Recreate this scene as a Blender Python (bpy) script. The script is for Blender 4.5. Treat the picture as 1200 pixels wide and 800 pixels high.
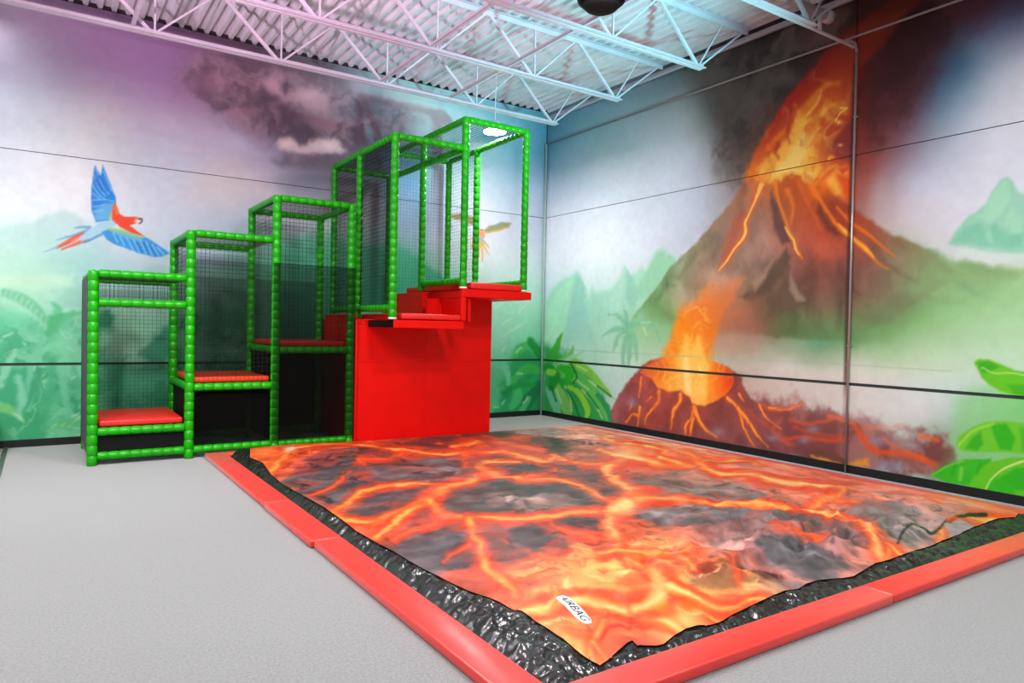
import bpy, bmesh, math, random
import numpy as np
from mathutils import Matrix, Vector

# ------------------------------------------------------------------ scene, camera, light
for o in list(bpy.data.objects):
    bpy.data.objects.remove(o, do_unlink=True)
scene = bpy.context.scene
COL = scene.collection

cam_data = bpy.data.cameras.new('camera')
cam_data.sensor_width = 36.0
cam_data.lens = 36.0 * 825.6 / 1200.0
cam_data.clip_start = 0.05
cam = bpy.data.objects.new('camera', cam_data)
COL.objects.link(cam)
YAW, PITCH, ROLL = 0.5882, -0.0165, 0.0201
_f = Vector((math.sin(YAW) * math.cos(PITCH), math.cos(YAW) * math.cos(PITCH), math.sin(PITCH)))
_r = Vector((math.cos(YAW), -math.sin(YAW), 0))
_u = _r.cross(_f)
_r2 = math.cos(ROLL) * _r + math.sin(ROLL) * _u
_u2 = -math.sin(ROLL) * _r + math.cos(ROLL) * _u
_m = Matrix((_r2, _u2, -_f)).transposed().to_4x4()
_m.translation = Vector((-7.3933, -10.10, 1.5))
cam.matrix_world = _m
scene.camera = cam

world = bpy.data.worlds.new('world')
scene.world = world
world.use_nodes = True
world.node_tree.nodes['Background'].inputs[0].default_value = (0.8, 0.85, 1.0, 1)
world.node_tree.nodes['Background'].inputs[1].default_value = 0.05

scene.view_settings.view_transform = 'Standard'
scene.view_settings.look = 'None'
scene.view_settings.exposure = 0.0
scene.view_settings.gamma = 1.0
scene.view_settings.use_curve_mapping = False


def disk_lamp(loc, size, energy, color, spread=180.0):
    d = bpy.data.lights.new('lamp_light', 'AREA')
    d.shape = 'DISK'
    d.size = size
    d.energy = energy
    d.color = color
    d.spread = math.radians(spread)
    o = bpy.data.objects.new('lamp_light', d)
    COL.objects.link(o)
    o.location = loc
    return o


def spot_lamp(loc, target, energy, color, angle, size=0.15):
    d = bpy.data.lights.new('spot_light', 'SPOT')
    d.energy = energy
    d.color = color
    d.spot_size = math.radians(angle)
    d.spot_blend = 1.0
    d.shadow_soft_size = size
    o = bpy.data.objects.new('spot_light', d)
    COL.objects.link(o)
    o.location = loc
    o.rotation_euler = (Vector(target) - Vector(loc)).to_track_quat('-Z', 'Y').to_euler()
    return o


# high-bay lamps of the hall, all above or behind the view
for lx, ly, en in ((-9.2, -2.9, 140), (-9.0, -5.2, 130), (-6.7, -4.5, 150), (-4.4, -6.7, 160), (-2.2, -8.6, 60),
                   (-7.2, -9.4, 20), (-10.5, -10.5, 60), (-4.4, -11.2, 70), (-2.2, -12.6, 60), (-7.2, -13.5, 70)):
    disk_lamp((lx, ly, 4.72), 0.45, en, (1.0, 0.99, 0.98))
disk_lamp((-8.15, -0.5, 4.98), 0.34, 9, (0.95, 0.97, 1.0))
# white fill spots added out of view to brighten the two mural walls
spot_lamp((-4.2, -8.4, 4.6), (-0.4, -1.0, 0.3), 420, (0.98, 0.99, 1.0), 58, 0.2)
spot_lamp((-8.2, -7.6, 4.6), (-6.6, 0.0, 0.7), 800, (0.99, 0.99, 1.0), 62, 0.2)
# coloured party spots aimed at the roof
spot_lamp((-9.4, -7.4, 2.0), (-6.8, -4.2, 5.36), 3800, (1.0, 0.66, 0.87), 66)
spot_lamp((-6.4, -9.5, 2.2), (-4.4, -4.4, 5.36), 1100, (1.0, 0.66, 0.87), 66)
spot_lamp((-1.8, -8.6, 2.0), (-1.9, -2.2, 5.36), 2700, (0.26, 0.95, 1.0), 44)

# ------------------------------------------------------------------ helpers
def lin(c):
    return tuple(((v / 255) / 12.92 if v / 255 <= 0.04045 else ((v / 255 + 0.055) / 1.055) ** 2.4) for v in c)


def new_mat(name):
    m = bpy.data.materials.new(name)
    m.use_nodes = True
    nt = m.node_tree
    return m, nt, nt.nodes['Principled BSDF']


def mat(name, col, rough=0.5, metal=0.0, noise=0.0, nscale=30.0, bump=0.0, bscale=60.0, spec=0.5):
    m, nt, b = new_mat(name)
    c = lin(col) + (1,)
    b.inputs['Base Color'].default_value = c
    b.inputs['Roughness'].default_value = rough
    b.inputs['Metallic'].default_value = metal
    b.inputs['Specular IOR Level'].default_value = spec
    if noise > 0 or bump > 0:
        tc = nt.nodes.new('ShaderNodeTexCoord')
    if noise > 0:
        n = nt.nodes.new('ShaderNodeTexNoise')
        n.inputs['Scale'].default_value = nscale
        n.inputs['Detail'].default_value = 6
        nt.links.new(tc.outputs['Object'], n.inputs['Vector'])
        r = nt.nodes.new('ShaderNodeValToRGB')
        r.color_ramp.elements[0].position = 0.3
        r.color_ramp.elements[1].position = 0.7
        r.color_ramp.elements[0].color = tuple(v * (1 - noise) for v in c[:3]) + (1,)
        r.color_ramp.elements[1].color = tuple(min(1, v * (1 + noise)) for v in c[:3]) + (1,)
        nt.links.new(n.outputs['Fac'], r.inputs['Fac'])
        nt.links.new(r.outputs['Color'], b.inputs['Base Color'])
    if bump > 0:
        n2 = nt.nodes.new('ShaderNodeTexNoise')
        n2.inputs['Scale'].default_value = bscale
        n2.inputs['Detail'].default_value = 5
        nt.links.new(tc.outputs['Object'], n2.inputs['Vector'])
        bp = nt.nodes.new('ShaderNodeBump')
        bp.inputs['Strength'].default_value = bump
        bp.inputs['Distance'].default_value = 0.01
        nt.links.new(n2.outputs['Fac'], bp.inputs['Height'])
        nt.links.new(bp.outputs['Normal'], b.inputs['Normal'])
    return m


def print_mat(name, rough=0.55, bump=0.0, bscale=20.0, spec=0.3):
    m, nt, b = new_mat(name)
    a = nt.nodes.new('ShaderNodeAttribute')
    a.attribute_name = 'print'
    nt.links.new(a.outputs['Color'], b.inputs['Base Color'])
    b.inputs['Roughness'].default_value = rough
    b.inputs['Specular IOR Level'].default_value = spec
    if bump > 0:
        tc = nt.nodes.new('ShaderNodeTexCoord')
        n = nt.nodes.new('ShaderNodeTexNoise')
        n.inputs['Scale'].default_value = bscale
        n.inputs['Detail'].default_value = 6
        nt.links.new(tc.outputs['Object'], n.inputs['Vector'])
        bp = nt.nodes.new('ShaderNodeBump')
        bp.inputs['Strength'].default_value = bump
        bp.inputs['Distance'].default_value = 0.02
        nt.links.new(n.outputs['Fac'], bp.inputs['Height'])
        nt.links.new(bp.outputs['Normal'], b.inputs['Normal'])
    return m


def scrim_mat(name, alpha, col=(4, 6, 5)):
    m, nt, b = new_mat(name)
    b.inputs['Base Color'].default_value = lin(col) + (1,)
    b.inputs['Roughness'].default_value = 0.8
    b.inputs['Specular IOR Level'].default_value = 0.1
    tr = nt.nodes.new('ShaderNodeBsdfTransparent')
    mx = nt.nodes.new('ShaderNodeMixShader')
    mx.inputs[0].default_value = alpha
    nt.links.new(tr.outputs[0], mx.inputs[1])
    nt.links.new(b.outputs[0], mx.inputs[2])
    nt.links.new(mx.outputs[0], nt.nodes['Material Output'].inputs['Surface'])
    return m


def emit_mat(name, col, strength):
    m, nt, b = new_mat(name)
    b.inputs['Base Color'].default_value = (1, 1, 1, 1)
    b.inputs['Emission Color'].default_value = lin(col) + (1,)
    b.inputs['Emission Strength'].default_value = strength
    return m


def link(name, me, material, parent=None):
    o = bpy.data.objects.new(name, me)
    COL.objects.link(o)
    if material is not None and len(me.materials) == 0:
        me.materials.append(material)
    if parent is not None:
        o.parent = parent
        o.matrix_parent_inverse = Matrix.Translation(-parent.location)
    return o


def from_bm(name, bm, material, parent=None, smooth=False):
    me = bpy.data.meshes.new(name)
    bm.normal_update()
    bm.to_mesh(me)
    bm.free()
    if smooth:
        for p in me.polygons:
            p.use_smooth = True
    return link(name, me, material, parent)


def thing(name, loc, label, cat, group=None):
    o = bpy.data.objects.new(name, None)
    COL.objects.link(o)
    o.empty_display_size = 0.1
    o.location = loc
    tag(o, label, cat, group)
    return o


def tag(o, label, cat=None, group=None, kind=None):
    o['label'] = label
    if cat:
        o['category'] = cat
    if group:
        o['group'] = group
    if kind:
        o['kind'] = kind
    return o


def add_box(bm, lo, hi, bevel=0.0, seg=2):
    cx = [(lo[i] + hi[i]) / 2 for i in range(3)]
    sz = [max(abs(hi[i] - lo[i]), 1e-4) for i in range(3)]
    m = Matrix.Translation(cx) @ Matrix.Diagonal((*sz, 1))
    g = bmesh.ops.create_cube(bm, size=1.0, matrix=m)
    if bevel > 0:
        es = list({e for v in g['verts'] for e in v.link_edges})
        bmesh.ops.bevel(bm, geom=es, offset=bevel, segments=seg, affect='EDGES', profile=0.5)


def box(name, lo, hi, material, parent=None, bevel=0.0, smooth=False, seg=2):
    bm = bmesh.new()
    add_box(bm, lo, hi, bevel, seg)
    return from_bm(name, bm, material, parent, smooth)


def add_bar(bm, a, b, w, h, up=(0, 0, 1)):
    a = Vector(a); b = Vector(b)
    d = (b - a).normalized()
    upv = Vector(up)
    if abs(d.dot(upv)) > 0.98:
        upv = Vector((0, 1, 0))
    s = d.cross(upv).normalized() * (w / 2)
    t = s.cross(d).normalized() * (h / 2)
    vs = [bm.verts.new(p + q) for p in (a, b) for q in (s + t, s - t, -s - t, -s + t)]
    for f in ((0, 1, 2, 3), (7, 6, 5, 4), (0, 4, 5, 1), (1, 5, 6, 2), (2, 6, 7, 3), (3, 7, 4, 0)):
        bm.faces.new([vs[i] for i in f])


def add_tube(bm, a, b, prof, n=12, caps=True):
    """prof: list of (distance along, radius)"""
    a = Vector(a); b = Vector(b)
    d = (b - a).normalized()
    u = Vector((0, 0, 1)) if abs(d.z) < 0.9 else Vector((1, 0, 0))
    s = d.cross(u).normalized()
    t = s.cross(d)
    rings = []
    for (l, r) in prof:
        c = a + d * l
        rings.append([bm.verts.new(c + (s * math.cos(2 * math.pi * k / n) + t * math.sin(2 * math.pi * k / n)) * r) for k in range(n)])
    for i in range(len(rings) - 1):
        for k in range(n):
            bm.faces.new((rings[i][k], rings[i][(k + 1) % n], rings[i + 1][(k + 1) % n], rings[i + 1][k]))
    if caps:
        bm.faces.new(rings[0][::-1])
        bm.faces.new(rings[-1])


def tube(name, a, b, r, material, parent=None, n=12):
    bm = bmesh.new()
    L = (Vector(b) - Vector(a)).length
    add_tube(bm, a, b, [(0, r), (L, r)], n)
    return from_bm(name, bm, material, parent, True)


def lathe(name, loc, prof, material, parent=None, n=32):
    """prof: list of (z, r) around a vertical axis"""
    bm = bmesh.new()
    rings = []
    for (z, r) in prof:
        rings.append([bm.verts.new((loc[0] + r * math.cos(2 * math.pi * k / n), loc[1] + r * math.sin(2 * math.pi * k / n), loc[2] + z)) for k in range(n)])
    for i in range(len(rings) - 1):
        for k in range(n):
            bm.faces.new((rings[i][k], rings[i][(k + 1) % n], rings[i + 1][(k + 1) % n], rings[i + 1][k]))
    bm.faces.new(rings[0][::-1])
    bm.faces.new(rings[-1])
    bmesh.ops.recalc_face_normals(bm, faces=bm.faces)
    return from_bm(name, bm, material, parent, True)


# ------------------------------------------------------------------ printed artwork painter (numpy, in metres on each surface)
def sstep(x):
    x = np.clip(x, 0, 1)
    return x * x * (3 - 2 * x)


_rng = np.random.RandomState(7)
_LAT = _rng.rand(256, 256).astype(np.float32)


def vnoise(x, y):
    xi = np.floor(x).astype(np.int32); yi = np.floor(y).astype(np.int32)
    fx = (x - xi).astype(np.float32); fy = (y - yi).astype(np.float32)
    fx = fx * fx * (3 - 2 * fx); fy = fy * fy * (3 - 2 * fy)
    a = _LAT[yi & 255, xi & 255]; b = _LAT[yi & 255, (xi + 1) & 255]
    c = _LAT[(yi + 1) & 255, xi & 255]; d = _LAT[(yi + 1) & 255, (xi + 1) & 255]
    return (a * (1 - fx) + b * fx) * (1 - fy) + (c * (1 - fx) + d * fx) * fy


def fbm(x, y, o=5):
    s = 0; a = 0.5; t = 0
    for k in range(o):
        s = s + a * vnoise(x + 17.3 * k, y + 5.1 * k); t += a
        x = x * 2.03; y = y * 2.03; a *= 0.5
    return s / t


def sdist(U, V, pts):
    P = np.array(pts, np.float32)
    d2 = np.full(U.shape, 1e9, np.float32)
    ins = np.zeros(U.shape, bool)
    n = len(P)
    for i in range(n):
        x0, y0 = P[i]; x1, y1 = P[(i + 1) % n]
        ex, ey = x1 - x0, y1 - y0
        wx, wy = U - x0, V - y0
        t = np.clip((wx * ex + wy * ey) / (ex * ex + ey * ey + 1e-12), 0, 1)
        dx = wx - ex * t; dy = wy - ey * t
        d2 = np.minimum(d2, dx * dx + dy * dy)
        if abs(y1 - y0) > 1e-9:
            c = ((y0 > V) != (y1 > V)) & (U < (x1 - x0) * (V - y0) / (y1 - y0) + x0)
            ins ^= c
    d = np.sqrt(d2)
    return np.where(ins, d, -d)


def rbf(cp, U, V):
    cp = np.array(cp, np.float64)
    P = cp[:, :2]; Cc = cp[:, 2:5] / 255.0
    n = len(P)
    K = np.linalg.norm(P[:, None] - P[None], axis=2)
    A = np.zeros((n + 1, n + 1))
    A[:n, :n] = K - 0.02 * np.eye(n)
    A[:n, n] = 1; A[n, :n] = 1
    w = np.linalg.solve(A, np.vstack([Cc, np.zeros((1, 3))]))
    h, wd = U.shape
    st = max(1, min(6, h // 8, wd // 8))
    ii = np.unique(np.append(np.arange(0, h, st), h - 1)); jj = np.unique(np.append(np.arange(0, wd, st), wd - 1))
    u = U[np.ix_(ii, jj)].astype(np.float64); v = V[np.ix_(ii, jj)].astype(np.float64)
    out = np.zeros(u.shape + (3,)) + w[n]
    for k in range(n):
        d = np.sqrt((u - P[k, 0]) ** 2 + (v - P[k, 1]) ** 2)
        out += d[..., None] * w[k]
    out = np.clip(out, 0, 1)
    r = np.empty((len(ii), wd, 3)); full = np.empty((h, wd, 3), np.float32)
    for c in range(3):
        for a in range(len(ii)):
            r[a, :, c] = np.interp(np.arange(wd), jj, out[a, :, c])
        ix = np.searchsorted(ii, np.arange(h), side='right') - 1
        ix = np.clip(ix, 0, len(ii) - 2)
        t = ((np.arange(h) - ii[ix]) / (ii[ix + 1] - ii[ix]))[:, None]
        full[..., c] = r[ix, :, c] * (1 - t) + r[ix + 1, :, c] * t
    return full


def mm(flat):
    """outline stored as flat millimetres -> (n,2) metres"""
    return np.array(flat, np.float32).reshape(-1, 2) / 1000.0


def paint(U, V, base, ops):
    """U, V: 2-D grids in metres (V down or up); returns display colours 0..1"""
    img = rbf(base, U, V)
    us = U[0]; vs = V[:, 0]
    du = us[1] - us[0]
    WX = fbm(U * 4.0, V * 4.0, 4) - 0.5
    WY = fbm(U * 4.0 + 31, V * 4.0 + 11, 4) - 0.5
    FX = fbm(U * 14.0 + 3, V * 14.0, 3) - 0.5
    FY = fbm(U * 14.0 + 51, V * 14.0 + 7, 3) - 0.5

    def window(pts, pad):
        P = np.array(pts)
        lo = P.min(0) - pad; hi = P.max(0) + pad
        j = np.where((us >= lo[0]) & (us <= hi[0]))[0]; i = np.where((vs >= lo[1]) & (vs <= hi[1]))[0]
        if len(i) < 2 or len(j) < 2:
            return None
        return slice(i[0], i[-1] + 1), slice(j[0], j[-1] + 1)

    for o in ops:
        k = o[0]
        if k in 'PTGM':
            pts = mm(o[1])
            f = max(o[3] if k != 'M' else o[4], 0.004)
            wob = o[5] if k != 'M' else 0.12
            w = window(pts, f + wob * 2)
            if w is None:
                continue
            u = U[w] + (WX[w] * 1.2 + FX[w] * 0.8) * wob * 2.0
            v = V[w] + (WY[w] * 1.2 + FY[w] * 0.8) * wob * 2.0
            d = sdist(u, v, pts)
            al = o[4] if k != 'M' else o[6]
            a = (sstep(d / (2 * f) + 0.5) * al)[..., None]
            if k == 'T':
                a = a * np.clip(-0.25 + 2.2 * fbm(U[w] * 5.5 + 7, V[w] * 5.5 + 3, 4), 0.6, 1)[..., None]
            if k in 'PT':
                col = np.array(o[2], np.float32) / 255
            elif k == 'G':
                col = rbf(o[2], U[w], V[w])
            else:
                sc = o[5]
                q = fbm(U[w] / sc + WX[w] * 1.5, V[w] / sc + WY[w] * 1.5, 5)
                q = sstep((q - 0.32) / 0.36)[..., None]
                col = np.array(o[2], np.float32) / 255 * (1 - q) + np.array(o[3], np.float32) / 255 * q
            img[w] = img[w] * (1 - a) + col * a
        elif k == 'B':
            _, px, py, ax, ay, bx, by, col, al = o
            e = 2.2
            w = window([(px - e * (abs(ax) + abs(bx)), py - e * (abs(ay) + abs(by))), (px + e * (abs(ax) + abs(bx)), py + e * (abs(ay) + abs(by)))], 0)
            if w is None:
                continue
            det = ax * by - ay * bx
            R = math.sqrt(abs(det))
            x = U[w] - px + WX[w] * R * 0.9; y = V[w] - py + WY[w] * R * 0.9
            p = (x * by - y * bx) / det; q = (-x * ay + y * ax) / det
            a = (np.exp(-(p * p + q * q) * 0.9) * al)[..., None]
            img[w] = img[w] * (1 - a) + np.array(col, np.float32) / 255 * a
        elif k == 'K':
            _, pts, col, f, sc, wd, al = o
            pts = mm(pts)
            w = window(pts, f)
            if w is None:
                continue
            q = np.abs(fbm(U[w] / sc + WX[w] * 1.2, V[w] / sc + WY[w] * 1.2, 4) - 0.5)
            a = sstep(1 - q / wd) * sstep(sdist(U[w], V[w], pts) / (2 * f) + 0.5) * al * np.clip(2.4 * vnoise(U[w] / sc * 1.7 + 40, V[w] / sc * 1.7) - 0.5, 0, 1)
            img[w] = img[w] * (1 - a[..., None]) + np.array(col, np.float32) / 255 * a[..., None]
        elif k == 'N':
            _, pts, f, amp, sc, st = o
            pts = mm(pts) if pts else None
            if pts is None:
                w = (slice(0, U.shape[0]), slice(0, U.shape[1])); a = 1.0
            else:
                w = window(pts, f)
                a = sstep(sdist(U[w], V[w], pts) / (2 * f) + 0.5)
            q = fbm(U[w] / sc * st[0] + WX[w], V[w] / sc * st[1] + WY[w], 5) - 0.5
            img[w] *= (1 + 2 * amp * q * a)[..., None]
    # fine painterly grain
    img *= (1 + 0.05 * FX + 0.03 * WX)[..., None]
    return np.clip(img, 0, 1)


def to_lin(img, k):
    return np.where(img <= 0.04045, img / 12.92, ((img + 0.055) / 1.055) ** 2.4) * k


def grid_mesh(name, X, col, material, parent, back=None):
    """X: (h,w,3) vertex grid, col: (h,w,3) linear colours; back: offset vector for the returned edges"""
    h, w, _ = X.shape
    idx = np.arange(h * w).reshape(h, w)
    q = np.stack([idx[:-1, :-1], idx[:-1, 1:], idx[1:, 1:], idx[1:, :-1]], -1).reshape(-1, 4)
    verts = X.reshape(-1, 3); cols = col.reshape(-1, 3)
    if back is not None:
        ring = np.concatenate([idx[0, :], idx[1:, -1], idx[-1, -2::-1], idx[-2:0:-1, 0]])
        n0 = len(verts)
        verts = np.vstack([verts, verts[ring] + np.array(back)])
        cols = np.vstack([cols, np.full((len(ring), 3), 0.02)])
        m = len(ring)
        k = np.arange(m)
        q = np.vstack([q, np.stack([ring[k], n0 + k, n0 + (k + 1) % m, ring[(k + 1) % m]], -1)])
    return fast_mesh(name, verts, q, cols, material, parent)


def fast_mesh(name, verts, quads, cols, material, parent, smooth=False):
    me = bpy.data.meshes.new(name)
    me.vertices.add(len(verts))
    me.vertices.foreach_set('co', np.ascontiguousarray(verts, np.float32).ravel())
    me.loops.add(len(quads) * 4)
    me.loops.foreach_set('vertex_index', np.ascontiguousarray(quads, np.int32).ravel())
    me.polygons.add(len(quads))
    me.polygons.foreach_set('loop_start', np.arange(0, len(quads) * 4, 4, dtype=np.int32))
    me.polygons.foreach_set('use_smooth', np.full(len(quads), smooth))
    me.update(calc_edges=True)
    if cols is not None:
        at = me.color_attributes.new('print', 'FLOAT_COLOR', 'POINT')
        c4 = np.ones((len(verts), 4), np.float32)
        c4[:, :3] = cols
        at.data.foreach_set('color', c4.ravel())
    return link(name, me, material, parent)


ART_R_BASE = [(.02,5.07,96,146,166),(.11,4.6,104,155,175),(.13,4.08,190,206,224),(.15,3.4,230,237,248),(.17,2.8,238,243,252),(.19,2.28,214,232,244),(.92,5.08,106,152,168),(1.36,4.63,140,178,188),(1.38,4.22,195,208,220),(1.39,3.74,210,220,236),(1.41,3.23,229,235,246),(1.43,2.71,240,244,252),(2.13,5.23,112,140,152),(2.42,4.8,150,168,175),(2.52,4.4,196,206,216),(2.54,3.94,206,216,230),(2.55,3.37,212,221,236),(2.58,2.75,216,226,238),(3.0,5.18,92,105,110),(3.17,4.83,140,146,148),(3.26,4.45,188,192,196),(3.38,4.02,200,210,222),(3.52,3.47,196,206,224),(3.61,3.06,190,200,218),(3.69,5.03,58,52,50),(3.75,4.45,96,92,90),(3.86,4.03,140,138,138),(3.95,3.63,160,160,162),(4.29,5.28,48,38,36),(4.31,4.74,64,52,48),(4.33,4.2,72,58,52),(4.21,3.74,108,80,70),(4.91,4.87,56,40,36),(4.92,4.47,80,66,60),(5.2,4.63,120,14,8),(5.65,5.01,70,18,12),(5.66,4.64,128,26,8),(6.03,4.92,58,12,10),(5.99,4.53,76,16,14),(6.22,4.46,52,14,18),(6.05,4.15,80,22,24),(5.92,3.74,108,36,36),(5.89,3.29,150,70,60),(5.53,3.82,140,40,30),(6.31,4.08,66,36,52),(6.43,4.39,58,34,48),(6.54,4.69,48,34,40),(6.63,4.33,62,78,108),(6.79,4.15,66,112,142),(6.6,4.0,78,110,140),(6.37,3.77,110,92,112),(6.2,3.54,122,90,104),(6.57,3.76,112,148,172),(6.94,4.27,120,146,175),(6.93,4.6,62,60,86),(7.25,4.52,66,68,104),(7.25,4.29,130,145,172),(7.29,4.04,196,206,222),(7.02,3.93,178,196,214),(7.34,3.72,216,224,234),(6.96,3.58,204,216,230),(6.17,3.19,165,152,168),(6.38,3.07,196,204,222),(6.52,2.75,216,218,228),(6.97,3.14,216,224,237),(7.32,3.23,216,226,240),(6.22,2.83,204,198,206),(6.77,2.39,212,222,228),(7.14,2.2,212,234,226),(.21,1.68,170,228,198),(.23,1.16,150,220,180),(1.46,1.68,176,230,208),(2.27,1.1,192,228,213),(1.28,.92,186,226,210),(2.1,.57,196,224,220),(1.3,.23,160,205,180),(5.76,1.21,205,220,206),(6.3,1.42,168,216,165),(6.71,1.6,162,216,155),(7.08,1.84,168,218,158),(7.35,1.91,172,222,160),(6.21,1.73,130,180,115),(6.72,1.26,190,230,200),(7.03,1.16,196,232,216),(7.38,.95,130,215,130),(5.86,1.03,218,224,218),(6.32,.93,216,230,228),(6.69,.88,196,226,226),(6.66,.58,150,180,160),(4.91,1.07,205,204,198),(5.36,.9,198,202,196),(4.67,1.26,190,172,156),(4.29,1.19,175,150,130)]
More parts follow.
